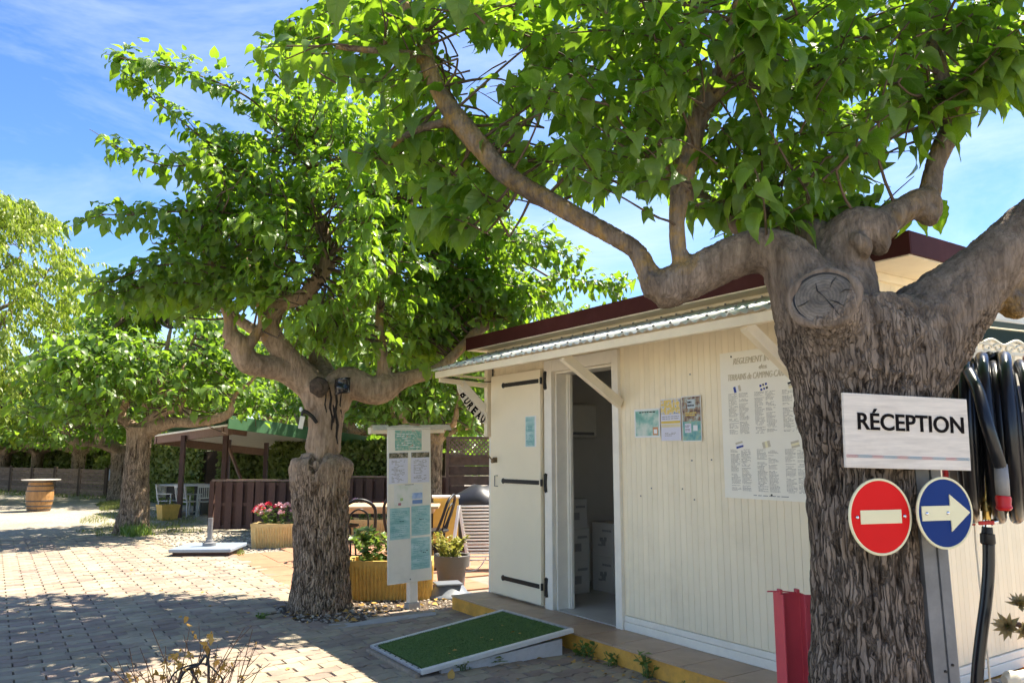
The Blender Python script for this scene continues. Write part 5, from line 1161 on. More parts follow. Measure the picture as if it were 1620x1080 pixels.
# barrel with a round top
bp = gz(61, 808, -0.035); bar_ = thing('barrel', 'oak wine barrel with iron hoops used as a standing table on pale gravel', 'barrel', bp)
def brad(z): return 0.262 + 0.060 * math.sin(math.pi * min(1, max(0, z / 0.80)))
ns = 22
for k in range(ns):
    a0 = 2 * math.pi * k / ns; a1 = 2 * math.pi * (k + 1) / ns - 0.012; m_ = MB(); vs = []; fs = []
    for j in range(9):
        z = 0.8 * j / 8; r = brad(z)
        for rr_, aa in ((r, a0), (r, a1), (r - 0.025, a1), (r - 0.025, a0)): vs.append((rr_ * math.cos(aa), rr_ * math.sin(aa), z))
    for j in range(8):
        o_ = j * 4; fs += [(o_ + q, o_ + (q + 1) % 4, o_ + 4 + (q + 1) % 4, o_ + 4 + q) for q in range(4)]
    fs += [(0, 3, 2, 1), (32, 33, 34, 35)]; m_.add(vs, fs); m_.build('stave', mat('oak_stave', (0.40, 0.21, 0.075), 0.6, var=0.25, vs=10, stretch=(8, 8, 1), stain=0.35, staincol=(0.16, 0.09, 0.04), ss=4, orand=0.18), bar_)
for z in (0.045, 0.14, 0.27, 0.53, 0.66, 0.765):
    m_ = MB(); m_.lathe([(brad(z - 0.018) + 0.002, z - 0.018), (brad(z) + 0.006, z - 0.016), (brad(z) + 0.006, z + 0.016), (brad(z + 0.018) + 0.002, z + 0.018)], 44); m_.build('hoop', mat('rusty_hoop', (0.12, 0.095, 0.08), 0.6, metal=0.4, var=0.3), bar_)
m_ = MB(); m_.lathe([(0, 0.80), (0.455, 0.80), (0.46, 0.812), (0.455, 0.822), (0, 0.825)], 40); m_.build('table_top', mat('grey_wood', (0.42, 0.38, 0.33), 0.7, var=0.2), bar_)

# pergola
pg = thing('pergola', 'open brown post pergola with pale underside and green sheet roof', 'pergola', gp(356, 17.0))
O = Vector(pg.location)
Nn_ = at(360, 672, 16.6); Lf = at(243, 689, 20.4); Rt = at(568, 701, 19.8); Bk = Lf + (Rt - Nn_)
def PQ(u, v, dz=0.0): return Nn_ + (Lf - Nn_) * u + (Rt - Nn_) * v + Vector((0, 0, dz)) - O
m_ = MB(); m_.add([PQ(0, 0, -.02), PQ(1, 0, -.02), PQ(1, 1, -.02), PQ(0, 1, -.02), PQ(0, 0, .02), PQ(1, 0, .02), PQ(1, 1, .02), PQ(0, 1, .02)], [(0, 3, 2, 1), (4, 5, 6, 7), (0, 1, 5, 4), (1, 2, 6, 5), (2, 3, 7, 6), (3, 0, 4, 7)]); m_.build('ceiling', M_white, pg)
m_ = MB(); nc = 60; vs = []; fs = []
for k in range(nc + 1):
    v = -0.015 + 1.03 * k / nc; w = 0.02 * (1 if (k // 2) % 2 else -1)
    for u in (-0.03, 1.03): vs.append(PQ(u, v, 0.17 + w))
for k in range(nc): fs.append((k * 2, (k + 1) * 2, (k + 1) * 2 + 1, k * 2 + 1))
m_.add(vs, fs); m_.build('roof_sheet', M_greenroof, pg)
m_ = MB(); q0, q1 = PQ(-0.035, -0.015), PQ(-0.035, 1.03)
m_.bar(q0 + Vector((0, 0, 0.05)), q1 + Vector((0, 0, 0.05)), 0.03, 0.28, (0, 0, 1)); m_.build('fascia', M_greenroof, pg)
m_ = MB(); m_.bar(PQ(0.0, 0.02, -0.10), PQ(1.0, 0.02, -0.10), 0.09, 0.20); m_.build('beam', M_pergwood, pg); m_ = MB(); m_.bar(PQ(0.97, 0.0, -0.12), PQ(0.97, 1.0, -0.12), 0.09, 0.20); m_.build('beam', M_pergwood, pg)
m_ = MB(); m_.bar(PQ(0.06, 0.0, -0.09), PQ(0.06, 0.16, -0.09), 0.07, 0.13); m_.build('beam', M_pergwood, pg)
for (px, Y, zt) in ((289, 18.5, 1.93), (356, 17.0, 2.0), (361, 20.3, 1.86), (421, 20.0, 1.78), (520, 19.5, 1.74)):
    b = gp(px, Y) - O; m_ = MB(); m_.box(-0.05, 0.05, -0.05, 0.05, 0, zt); m_.build('post', M_postwood, pg, loc=b)
m_ = MB(); m_.bar(gp(362, 20.2, 1.6) - O, gp(385, 19.6, 0.75) - O, 0.06, 0.06); m_.build('diagonal_strut', M_pergwood, pg)

# white garden chairs and table under the pergola
def white_chair(label, px, Y, rz):
    t = thing('garden_chair', label, 'chair', gp(px, Y), rz, 'white chairs under the pergola')
    m_ = MB(); m_.box(-0.24, 0.24, -0.22, 0.22, 0.42, 0.45); m_.build('seat', M_shadewhite, t, bevel=0.01)
    for sx in (-0.22, 0.22):
        for sy in (-0.2, 0.2):
            m_ = MB(); m_.bar((sx, sy, 0), (sx * 0.95, sy, 0.64 if sy < 0 else 0.44), 0.035, 0.035); m_.build('leg', M_shadewhite, t)
        m_ = MB(); m_.bar((sx, -0.24, 0.655), (sx, 0.24, 0.655), 0.05, 0.025); m_.build('armrest', M_shadewhite, t); m_ = MB(); m_.bar((sx, -0.19, 0.14), (sx, 0.2, 0.14), 0.025, 0.03); m_.build('stretcher', M_shadewhite, t)
    m_ = MB(); m_.bar((-0.22, 0.22, 0.44), (-0.22, 0.31, 0.92), 0.04, 0.04); m_.bar((0.22, 0.22, 0.44), (0.22, 0.31, 0.92), 0.04, 0.04); m_.bar((-0.24, 0.31, 0.90), (0.24, 0.31, 0.90), 0.03, 0.08); m_.bar((-0.22, 0.24, 0.55), (0.22, 0.24, 0.55), 0.025, 0.04)
    for k in range(7): x = -0.165 + 0.055 * k; m_.bar((x, 0.24, 0.55), (x, 0.305, 0.88), 0.022, 0.012)
    m_.build('backrest', M_shadewhite, t); t.scale = (0.85, 0.85, 0.80); return t
white_chair('white slatted armchair just left of the brown pergola post', 273, 19.3, 1.3)
white_chair('white slatted armchair right of the left pergola post under table edge', 303, 19.0, 2.6)
white_chair('white slatted armchair nearest to the brown board fence', 329, 19.0, -2.7)
gt = thing('garden_table', 'white garden table with dark legs under the pergola', 'table', gp(311, 19.7)); m_ = MB(); m_.box(-0.75, 0.75, -0.42, 0.42, 0.70, 0.735); m_.build('tabletop', M_shadewhite, gt, bevel=0.008)
for sx in (-0.5, 0.2): m_ = MB(); m_.box(sx - 0.1, sx + 0.1, -0.25, 0.25, 0, 0.70); m_.build('leg', M_black, gt)
# fluted planters
def planter(name, label, loc, rz, L_, D_, h, flare, mtl, flutes, group='ribbed concrete planters', cat='planter'):
    t = thing(name, label, cat, loc, rz, group); m_ = MB(); pts = []
    def ring(l, d, z, amp):
        out = []
        for (ax, ay, bx, by, n) in ((-l / 2, -d / 2, l / 2, -d / 2, flutes), (l / 2, -d / 2, l / 2, d / 2, max(4, int(flutes * D_ / L_))), (l / 2, d / 2, -l / 2, d / 2, flutes), (-l / 2, d / 2, -l / 2, -d / 2, max(4, int(flutes * D_ / L_)))):
            nx, ny = (by - ay), -(bx - ax); q = math.hypot(nx, ny); nx /= q; ny /= q; N_ = n * 4
            for k in range(N_):
                u = k / N_; w = amp * (0.5 - 0.5 * math.cos(2 * math.pi * k / 4)) if 0.03 < u < 0.97 else 0
                out.append((ax + (bx - ax) * u + nx * w, ay + (by - ay) * u + ny * w, z))
        return out
    am = 0.020 if flutes > 6 else 0.0; rings = [ring(L_ * flare, D_ * flare, 0, am), ring(L_ * (flare * 0.25 + 0.75), D_ * (flare * 0.25 + 0.75), h * 0.78, am), ring(L_, D_, h * 0.86, am * 0.6), ring(L_ * 1.02, D_ * 1.03, h * 0.90, 0), ring(L_ * 1.02, D_ * 1.03, h, 0), ring(L_ * 0.9, D_ * 0.84, h, 0), ring(L_ * 0.9, D_ * 0.84, h * 0.86, 0)]
    n = len(rings[0]); vs = [p for r in rings for p in r]; fs = []
    for k in range(len(rings) - 1):
        for j in range(n): fs.append((k * n + j, k * n + (j + 1) % n, (k + 1) * n + (j + 1) % n, (k + 1) * n + j))
    fs.append(tuple(range(n - 1, -1, -1))); m_.add(vs, fs); m_.build('pot_body', mtl, t, auto=50)
    s_ = MB(); s_.box(-L_ * 0.45, L_ * 0.45, -D_ * 0.42, D_ * 0.42, h * 0.80, h * 0.88); s_.build('soil', M_soil, t); return t
def bush(name, label, cat, loc, L_, D_, h, n, leafmat, Ls, tpl=TPLROUND, flowers=None, stems=14, up=0.6, rz=0.0, group=None, spread=1.2):
    t = thing(name, label, cat, loc, rz, group); lv = Leaves(); sb = MB(); fl_ = {}
    for k in range(stems):
        x = random.uniform(-L_ / 2, L_ / 2); y = random.uniform(-D_ / 2, D_ / 2); hh = h * random.uniform(0.6, 1.05)
        top = Vector((x * spread + random.gauss(0, 0.03), y * spread + random.gauss(0, 0.03), hh)); mid_ = Vector((x * 0.9, y * 0.9, hh * 0.5)); P, R = catmull([(x * 0.8, y * 0.8, 0), mid_, top], [0.004, 0.003, 0.002], 5); sb.tube(P, R, 5, cap=False)
        for j in range(n // stems):
            u = random.random() ** 0.7; p = P[min(len(P) - 1, int(u * len(P)))]; a = random.random() * 6.28; ax = Vector((math.cos(a), math.sin(a), random.uniform(-0.2, up))).normalized()
            lv.add(p + rvec(0.01), ax, Vector((0, 0, 1)) + rvec(0.4), Ls * random.uniform(0.6, 1.2), min(1, max(0, random.gauss(0.25 + 0.55 * u, 0.2))))
        if flowers and random.random() < flowers[1]:
            fm = random.choice(flowers[0]); f_ = fl_.setdefault(fm.name, (fm, Leaves()))[1]
            for j in range(26):
                d = rvec(1).normalized(); d.z = abs(d.z) * 0.9 - 0.2; f_.add(top + d * flowers[2] * 0.55 + Vector((0, 0, 0.015)), d, d + rvec(0.6), flowers[2] * 0.8, random.random())
    sb.build('stems', M_greenstem, t, kind='stuff'); tag(link('foliage', leaves_to_mesh('foliage', lv, leafmat, tpl), t), kind='stuff')
    for nm, (fm, f_) in fl_.items(): tag(link('blossoms', leaves_to_mesh('blossoms', f_, fm, TPLROUND), t), kind='stuff')
    return t
random.seed(301)
p_ = Vector((at(462, 720, 12.75).x, 12.75, -0.03)); planter('planter_trough', 'sand coloured ribbed trough with pink geraniums against the brown board fence', p_, 0.03, 1.10, 0.42, 0.38, 0.94, M_sandpot, 26)
bush('geranium', 'pink and red flowering geranium in the sand coloured trough', 'flowers', p_ + Vector((0, 0, 0.33)), 1.0, 0.34, 0.30, 800, M_plant, 0.055, flowers=([M_pink, M_pink, M_pink, M_redfl], 0.75, 0.055), stems=34, group='flowering geraniums')
p_ = Vector((at(590, 720, 13.4).x, 13.4, -0.02)); planter('planter_trough', 'sand coloured trough half hidden behind the bulged mulberry and chairs', p_, 0.0, 1.0, 0.42, 0.38, 0.94, M_sandpot, 24)
bush('geranium', 'red and pink geranium peeking out right of the bulged mulberry', 'flowers', p_ + Vector((0, 0, 0.33)), 0.95, 0.34, 0.32, 600, M_plant, 0.055, flowers=([M_pink, M_redfl, M_redfl], 0.7, 0.055), stems=26, group='flowering geraniums')
p_ = Vector((at(271, 720, 17.9).x, 17.9, -0.03)); planter('planter_box', 'small square ochre planter box at the foot of the left pergola post', p_, 0.75, 0.40, 0.40, 0.34, 0.82, M_ochrepot, 4)
bush('potted_plant', 'sparse grey plant growing in the small square ochre planter', 'plant', p_ + Vector((0, 0, 0.30)), 0.25, 0.25, 0.22, 60, M_hedge, 0.05, stems=8)
p_ = BW(-1.05, 0.02, -0.012); p_ = Vector((at(622, 720, 8.25).x, 8.25, -0.012)); planter('planter_trough', 'ochre ribbed trough standing behind the white notice board', p_, 0.06, 0.86, 0.40, 0.385, 0.95, M_ochrepot, 22)
bush('shrub_plant', 'green upright leafy plants growing in the ochre trough behind the notice board', 'plant', p_ + Vector((-0.02, 0, 0.32)), 0.78, 0.30, 0.36, 760, M_plant, 0.085, tpl=TPLNARROW + TPLROUND, stems=15, up=1.0)
# grey plastic pot with yellow green shrub
p_ = Vector((at(716, 720, 8.85).x, 8.85, -0.016)); t = thing('flower_pot', 'grey tapered plastic flower pot left of the terrace step', 'pot', p_)
m_ = MB(); m_.lathe([(0.145, 0), (0.165, 0.22), (0.20, 0.225), (0.21, 0.35), (0.205, 0.355), (0.185, 0.35), (0.18, 0.30), (0, 0.30)], 36); m_.build('pot_body', M_potgrey, t, auto=40)
m_ = MB(); m_.lathe([(0, 0.29), (0.18, 0.305), (0.181, 0.31), (0, 0.315)], 20); m_.build('soil', M_soil, t)
bush('shrub_plant', 'round yellow variegated shrub growing in the grey flower pot', 'plant', p_ + Vector((0, 0, 0.31)), 0.30, 0.30, 0.26, 620, M_spur, 0.05, stems=20, up=0.9, spread=1.5)
# grey upturned tub next to the step
p_ = gz(706, 947, -0.012); t = thing('rubber_tub', 'upturned grey tub lying on the soil at the end of the step', 'tub', p_ + Vector((0.02, 0.12, 0)), 0.3)
m_ = MB(); m_.lathe([(0.24, 0), (0.25, 0.012), (0.24, 0.03), (0.20, 0.04), (0.15, 0.11), (0.13, 0.125), (0, 0.13)], 32, sy=0.8); m_.build('tub_body', M_tub, t, auto=50); m_ = MB(); m_.box(-0.16, 0.12, -0.12, 0.10, 0.126, 0.15); m_.build('flat_stone', M_tub, t, bevel=0.015)
# umbrella base
p_ = Vector((at(339, 720, 11.75).x, 11.75, -0.034)); t = thing('parasol_base', 'blue grey parasol base slab with upright metal tube and no parasol', 'parasol base', p_, 0.06)
m_ = MB(); m_.box(-0.44, 0.44, -0.42, 0.42, 0.085, 0.135); m_.build('slab', M_bluegrey, t, bevel=0.012); m_ = MB(); m_.box(-0.40, 0.40, -0.36, 0.36, 0, 0.084); m_.build('foot_block', M_brownwood, t)
m_ = MB(); m_.tube([(0.0, 0.0, 0.13), (0.0, 0.0, 0.54)], 0.036, 18); m_.build('pole_sleeve', M_galv, t, smooth=False, auto=40); m_ = MB(); m_.lathe([(0.095, 0.136), (0.095, 0.18), (0.06, 0.19), (0.055, 0.22), (0.04, 0.225)], 20, (0, 0, 0)); m_.build('collar', M_greypl, t)
# brown shadow-box board fence
FY = 15.4
def board_fence(label, x0, x1, Y, h, bw, gap, z0=0.0):
    t = thing('board_fence', label, 'fence', (x0, Y, -0.03)); w = x1 - x0; m_ = MB(); m_.box(0, bw, -0.010, 0.010, 0.03, h - 0.03); me = m_.mesh('board', M_brownwood)
    n = int(w / (bw + gap))
    for k in range(n):
        link('board', me, t, (k * (bw + gap) + 0.05, -0.032, random.uniform(-0.008, 0.004)), (0, random.gauss(0, 0.004), 0)); link('board', me, t, (k * (bw + gap) + (bw + gap) / 2 + 0.05, 0.034, random.uniform(-0.008, 0.004)))
    for z in (0.07, h * 0.52, h - 0.07): m_ = MB(); m_.box(0, w, -0.020, 0.022, z - 0.03, z + 0.03); m_.build('rail', M_brownwood, t)
    m_ = MB(); m_.box(-0.03, w, -0.05, 0.05, h - 0.02, h + 0.015); m_.build('cap_rail', mat('bleached_wood', (0.22, 0.15, 0.12), 0.8, var=0.25), t)
    for x in (-0.02, w * 0.5, w): m_ = MB(); m_.box(x - 0.045, x + 0.045, -0.045, 0.045, 0, h - 0.021); m_.build('post', M_brownwood, t)
    return t
board_fence('brown board fence with gaps left of the bulged mulberry behind the trough', gp(341, FY).x, gp(482, FY).x, FY, 0.97, 0.125, 0.085)
board_fence('dark board fence between the bulged mulberry and the notice board', gp(500, FY + 0.8).x, gp(712, FY + 0.8).x, FY + 0.8, 1.02, 0.13, 0.075)
# lattice fence panel
LY = 12.9
lx0, lx1 = gp(706, LY).x, gp(800, LY).x; t = thing('lattice_fence', 'tall dark wooden fence panel with diagonal lattice top left of the hut', 'fence', (lx0, LY, -0.03)); w = lx1 - lx0
zt = 1.45 + (718 - 688) / F * LY; zl = 1.45 + (718 - 718) / F * LY
m_ = MB(); m_.box(0, 0.05, -0.03, 0.03, 0, zt); m_.box(w - 0.05, w, -0.03, 0.03, 0, zt); m_.box(0.051, w - 0.051, -0.03, 0.03, zt - 0.045, zt); m_.box(0.051, w - 0.051, -0.03, 0.03, zl - 0.03, zl + 0.02); m_.build('panel_frame', M_darkfence, t)
n = 9; sh = zl / n
for k in range(n):
    m_ = MB(); ns_ = 16; vs = []; hw = sh * 0.46
    for j in range(ns_ + 1):
        u = j / ns_; yo = 0.016 * math.sin(u * 3 * math.pi + (k % 2) * math.pi)
        for dz in (-hw, hw): vs += [(0.03 + u * (w - 0.06), yo - 0.005, dz), (0.03 + u * (w - 0.06), yo + 0.005, dz)]
    fs = []
    for j in range(ns_): o_ = j * 4; fs += [(o_, o_ + 4, o_ + 6, o_ + 2), (o_ + 1, o_ + 3, o_ + 7, o_ + 5), (o_ + 2, o_ + 6, o_ + 7, o_ + 3), (o_, o_ + 1, o_ + 5, o_ + 4)]
    m_.add(vs, fs); m_.build('slat', M_darkfence, t, loc=(0, 0, sh * (k + 0.5)))
lat = MB(); z0, z1 = zl + 0.02, zt - 0.045; hh = z1 - z0; k = -hh
while k < w:
    for sgn in (1, -1):
        xa, xb = (k, k + hh) if sgn == 1 else (k + hh, k); za, zb = z0, z1
        def clipx(x, z, x2, z2, lim):
            return z + (z2 - z) * (lim - x) / (x2 - x)
        A2 = [xa, za]; B2 = [xb, zb]
        for lim, test in ((0.05, lambda x: x < 0.05), (w - 0.05, lambda x: x > w - 0.05)):
            if test(A2[0]) and test(B2[0]): A2 = None; break
            if test(A2[0]): A2 = [lim, clipx(A2[0], A2[1], B2[0], B2[1], lim)]
            elif test(B2[0]): B2 = [lim, clipx(A2[0], A2[1], B2[0], B2[1], lim)]
        if A2: lat.bar((A2[0], 0.006 * sgn, A2[1]), (B2[0], 0.006 * sgn, B2[1]), 0.010, 0.022, (0, 0, 1))
    k += 0.075
lat.build('lattice', mat('lattice_wood', (0.17, 0.12, 0.09), 0.8, var=0.2), t, kind='stuff')
# barbecue under grey cover
p_ = gp(760, 12.2); t = thing('covered_barbecue', 'barbecue under a creased dark grey cover by the lattice fence', 'barbecue', p_)
m_ = MB(); vs = []; fs = []; nn, nr = 28, 10; random.seed(5)
for k in range(nr + 1):
    v = k / nr
    for j in range(nn):
        a = 2 * math.pi * j / nn; r = 0.46 * (1 - 0.10 * v) if v < 0.75 else 0.46 * (0.925 - 2.6 * (v - 0.75)); z = 0.2 + 0.78 * v + (0.0 if v < 0.75 else 0.02); fold = 1 + 0.05 * math.sin(5 * a + 3 * v) + 0.03 * math.sin(11 * a + 8 * v)
        sx = 1.25 if v < 0.75 else 1.25 - 0.3 * (v - 0.75); vs.append((r * fold * math.cos(a) * sx, r * fold * math.sin(a) * 0.75, z + 0.02 * math.sin(3 * a + 1)))
for k in range(nr):
    for j in range(nn): fs.append((k * nn + j, k * nn + (j + 1) % nn, (k + 1) * nn + (j + 1) % nn, (k + 1) * nn + j))
fs.append(tuple(nr * nn + j for j in range(nn))); m_.add(vs, fs); m_.build('cover', M_cover, t, smooth=True)
for sx in (-0.35, 0.35):
    for sy in (-0.2, 0.2): m_ = MB(); m_.tube([(sx, sy, 0), (sx, sy, 0.3)], 0.02, 8); m_.build('leg', M_black, t)
# yellow pillar and dark pot
p_ = gp(706, 11.4); t = thing('yellow_pillar', 'short square yellow painted pillar with a thin slab on top behind the board', 'pillar', p_ + Vector((0, 0, 0.02)), 0.1)
m_ = MB(); m_.box(-0.18, 0.18, -0.18, 0.18, 0, 0.84); m_.build('shaft', mat('yellow_paint', (0.60, 0.42, 0.10), 0.7, var=0.1, stain=0.3, staincol=(0.35, 0.25, 0.1), ss=4), t, bevel=0.01); m_ = MB(); m_.box(-0.20, 0.20, -0.20, 0.20, 0.842, 0.865); m_.build('top_slab', M_white, t)
p_ = gp(704, 10.2, 0); t = thing('flower_pot', 'small black pot standing before the yellow pillar', 'pot', p_); m_ = MB(); m_.lathe([(0.10, 0), (0.14, 0.26), (0.15, 0.30), (0.13, 0.30), (0.12, 0.27), (0, 0.27)], 24); m_.build('pot_body', M_black, t, auto=40); m_ = MB(); m_.lathe([(0.151, 0.262), (0.156, 0.27), (0.156, 0.296), (0.151, 0.305)], 24); m_.build('rim', M_black, t)
# drying rack folded open, seen from the side
p_ = Vector((at(727, 720, 10.0).x, 10.0, 0.0)); M_rack = mat('white_plastic_rod', (0.84, 0.84, 0.84), 0.4, var=0.02)
t = thing('drying_rack', 'white folding clothes drying rack leaning left of the hut corner', 'drying rack', p_, 0.12)
topz = 1.45 - (797 - 718) / F * 10.0
m_ = MB(); m_.bar((0.0, 0, topz), (-0.10, -0.12, 0.12), 0.035, 0.028); m_.build('leg', M_rack, t); m_ = MB(); m_.bar((0.0, 0, topz), (0.14, 0.12, 0.04), 0.035, 0.028); m_.build('leg', M_rack, t)
m_ = MB(); m_.bar((1.0, 0.0, topz), (0.92, -0.12, 0.12), 0.035, 0.028); m_.build('leg', M_rack, t)
rm = MB(); rm.tube([(0, 0, 0), (0.98, 0, 0)], 0.0105, 8); rme = rm.mesh('rod', M_rack, True)
for k in range(17): u = k / 16; link('rod', rme, t, (0.02 + 0.10 * u, 0.0 + 0.10 * u, topz - 0.01 - (topz - 0.12) * u))
m_ = MB(); m_.tube([(0.05, 0, 0.1), (0.03, -0.05, 0.02), (0.1, -0.12, 0.0), (0.25, -0.06, 0.03), (0.35, 0.0, 0.15)], 0.008, 6, sub=5); m_.build('cord', M_rack, t)
# table and bentwood chairs
p_ = gp(612, 10.9, 0.0); t = thing('wooden_table', 'pale wood dining table on the terracotta patio behind the notice board', 'table', p_, 0.05)
for k in range(6): m_ = MB(); m_.box(-0.75, 0.75, -0.42 + k * 0.14, -0.42 + k * 0.14 + 0.137, 0.725, 0.755); m_.build('plank', M_tabletop, t, bevel=0.003)
m_ = MB(); m_.box(-0.68, 0.68, -0.36, 0.36, 0.66, 0.722); m_.build('apron', M_tabletop, t)
for sx in (-0.62, 0.62):
    for sy in (-0.32, 0.32): m_ = MB(); m_.box(sx - 0.03, sx + 0.03, sy - 0.03, sy + 0.03, 0, 0.66); m_.build('leg', M_black, t)
def bentwood(label, px, Y, rz):
    t = thing('bentwood_chair', label, 'chair', gp(px, Y, 0.0), rz, 'black bentwood chairs at the patio table'); 
    m_ = MB(); m_.lathe([(0, 0.445), (0.19, 0.445), (0.205, 0.455), (0.205, 0.47), (0.19, 0.478), (0, 0.47)], 24); m_.build('seat', M_black, t, auto=40)
    for a in (0.8, 2.35, 3.95, 5.5): m_ = MB(); m_.tube([(0.16 * math.cos(a), 0.16 * math.sin(a), 0.45), (0.20 * math.cos(a), 0.20 * math.sin(a), 0.0)], [0.017, 0.012], 8); m_.build('leg', M_black, t)
    m_ = MB(); m_.tube([(0.15 * math.cos(q), 0.15 * math.sin(q), 0.24) for q in [2 * math.pi * k / 24 for k in range(24)]], 0.009, 6, closed=True); m_.build('ring', M_black, t)
    m_ = MB(); m_.tube([(-0.19, 0.10, 0.46), (-0.20, 0.18, 0.65), (-0.17, 0.24, 0.84), (0, 0.27, 0.92), (0.17, 0.24, 0.84), (0.20, 0.18, 0.65), (0.19, 0.10, 0.46)], 0.020, 8, sub=6); m_.build('back_hoop', M_black, t, smooth=True)
    m_ = MB(); m_.tube([(-0.11, 0.15, 0.46), (-0.115, 0.20, 0.65), (-0.09, 0.235, 0.76), (0, 0.25, 0.81), (0.09, 0.235, 0.76), (0.115, 0.20, 0.65), (0.11, 0.15, 0.46)], 0.011, 8, sub=6); m_.build('inner_hoop', M_black, t, smooth=True); return t
bentwood('black bentwood chair between the bulged mulberry and the table front edge', 567, 9.4, 3.45)
bentwood('black bentwood chair just right of the notice board', 687, 10.3, -1.75)
bentwood('black bentwood chair hidden behind the bulged mulberry left of the table', 548, 11.0, 1.5)
bentwood('black bentwood chair behind the notice board at the table', 640, 10.2, 3.0)
# ================================================================== NOTICE BOARD
random.seed(401)
ND = Vector((BI.x, BI.y, 0)); NR = math.atan2(ND.y, ND.x)
p_ = gz(652, 962, -0.012); nbd = thing('notice_board', 'tall narrow white notice board on a white post beside the bulged mulberry', 'notice board', p_, (0, -0.028, NR))
NW = 0.462; NTOP = 1.72; NBOT = 0.255; cxo = -0.045
m_ = MB(); m_.box(cxo - NW / 2, cxo + NW / 2, -0.055, -0.035, NBOT, NTOP); m_.build('panel', M_white, nbd, bevel=0.002)
m_ = MB(); m_.box(-0.045, 0.045, -0.034, 0.034, 0.06, NTOP - 0.05); m_.build('post', M_white, nbd, bevel=0.004); m_ = MB(); m_.box(-0.06, 0.06, -0.05, 0.05, 0, 0.06); m_.build('post_foot', M_concrete, nbd, bevel=0.004)
m_ = MB(); m_.box(cxo - 0.40, cxo + 0.40, -0.033, 0.03, NTOP - 0.055, NTOP + 0.005); m_.build('cross_board', M_trim, nbd, bevel=0.006)
m_ = MB()
for k in range(5):
    x = cxo - 0.38 + k * 0.17; m_.add([(x, -0.062, NTOP - 0.02 + random.uniform(-.015, .01)), (x + 0.17, -0.060, NTOP - 0.015 + random.uniform(-.015, .01)), (x + 0.17, -0.02, NTOP + 0.012 + random.uniform(0, .02)), (x, -0.02, NTOP + 0.012 + random.uniform(0, .02)), (x + 0.16, 0.04, NTOP + 0.012), (x, 0.04, NTOP + 0.010)], [(0, 1, 2, 3), (3, 2, 4, 5)])
m_.build('peeling_tape', mat('old_tape', (0.62, 0.56, 0.44), 0.5, var=0.2, vs=20), nbd)
m_ = MB(); m_.lathe([(0, 0), (0.007, 0), (0.007, 0.004), (0, 0.004)], 10); 
for v in m_.v: x, y, z = v.x, v.y, v.z; v.x = cxo + x; v.y = -0.0555 - z; v.z = 0.285 + y
m_.build('screw', M_greypl, nbd)
def ramp_mat(name, stops, scale, detail=4, rough=0.6, stretch=(1, 1, 1)):
    if name in MATS: return MATS[name]
    m = bpy.data.materials.new(name); m.use_nodes = True; t = m.node_tree; b = t.nodes['Principled BSDF']; b.inputs['Roughness'].default_value = rough
    tcn = N(t, 'ShaderNodeTexCoord'); mpn = N(t, 'ShaderNodeMapping'); mpn.inputs['Scale'].default_value = stretch; a = N(t, 'ShaderNodeTexNoise'); a.inputs['Scale'].default_value = scale; a.inputs['Detail'].default_value = detail
    r = N(t, 'ShaderNodeValToRGB'); e = r.color_ramp.elements
    e[0].position = stops[0][0]; e[0].color = (*stops[0][1], 1); e[1].position = stops[-1][0]; e[1].color = (*stops[-1][1], 1)
    for p, c in stops[1:-1]: q = e.new(p); q.color = (*c, 1)
    t.links.new(tcn.outputs['Object'], mpn.inputs['Vector']); t.links.new(mpn.outputs['Vector'], a.inputs['Vector']); t.links.new(a.outputs['Fac'], r.inputs['Fac']); t.links.new(r.outputs['Color'], b.inputs['Base Color']); MATS[name] = m; return m
M_teal = ramp_mat('teal_print', [(0.3, (0.20, 0.42, 0.41)), (0.5, (0.33, 0.54, 0.53)), (0.7, (0.50, 0.66, 0.66))], 9, stretch=(1, 1, 3))
M_map = ramp_mat('map_print', [(0.3, (0.14, 0.34, 0.28)), (0.5, (0.24, 0.46, 0.36)), (0.6, (0.5, 0.55, 0.45)), (0.68, (0.45, 0.16, 0.12)), (0.75, (0.2, 0.4, 0.4))], 34, 6)
M_photo = ramp_mat('photo_print', [(0.3, (0.03, 0.035, 0.02)), (0.48, (0.16, 0.15, 0.09)), (0.6, (0.34, 0.28, 0.2)), (0.72, (0.5, 0.48, 0.45))], 60, 6)
M_pastel = ramp_mat('pastel_map_print', [(0.3, (0.62, 0.66, 0.55)), (0.5, (0.74, 0.74, 0.68)), (0.7, (0.78, 0.76, 0.70))], 16)
M_blueprint = ramp_mat('blue_print', [(0.3, (0.20, 0.32, 0.62)), (0.55, (0.45, 0.56, 0.76)), (0.7, (0.75, 0.78, 0.82))], 18)
M_poster1 = ramp_mat('poster_green_print', [(0.3, (0.08, 0.30, 0.25)), (0.45, (0.25, 0.48, 0.42)), (0.55, (0.5, 0.62, 0.55)), (0.7, (0.66, 0.70, 0.62))], 10)
M_poster2 = ramp_mat('poster_yellow_print', [(0.32, (0.08, 0.16, 0.40)), (0.44, (0.65, 0.65, 0.6)), (0.52, (0.75, 0.52, 0.08)), (0.6, (0.72, 0.60, 0.2)), (0.7, (0.2, 0.25, 0.3))], 34)
M_poster3 = ramp_mat('poster_market_print', [(0.3, (0.06, 0.05, 0.06)), (0.42, (0.18, 0.10, 0.08)), (0.5, (0.35, 0.25, 0.16)), (0.58, (0.30, 0.36, 0.34)), (0.7, (0.6, 0.55, 0.5))], 30)
M_yellowprint = mat('yellow_print', (0.70, 0.52, 0.10), 0.6, var=0.05)
M_lav = M_paperlav
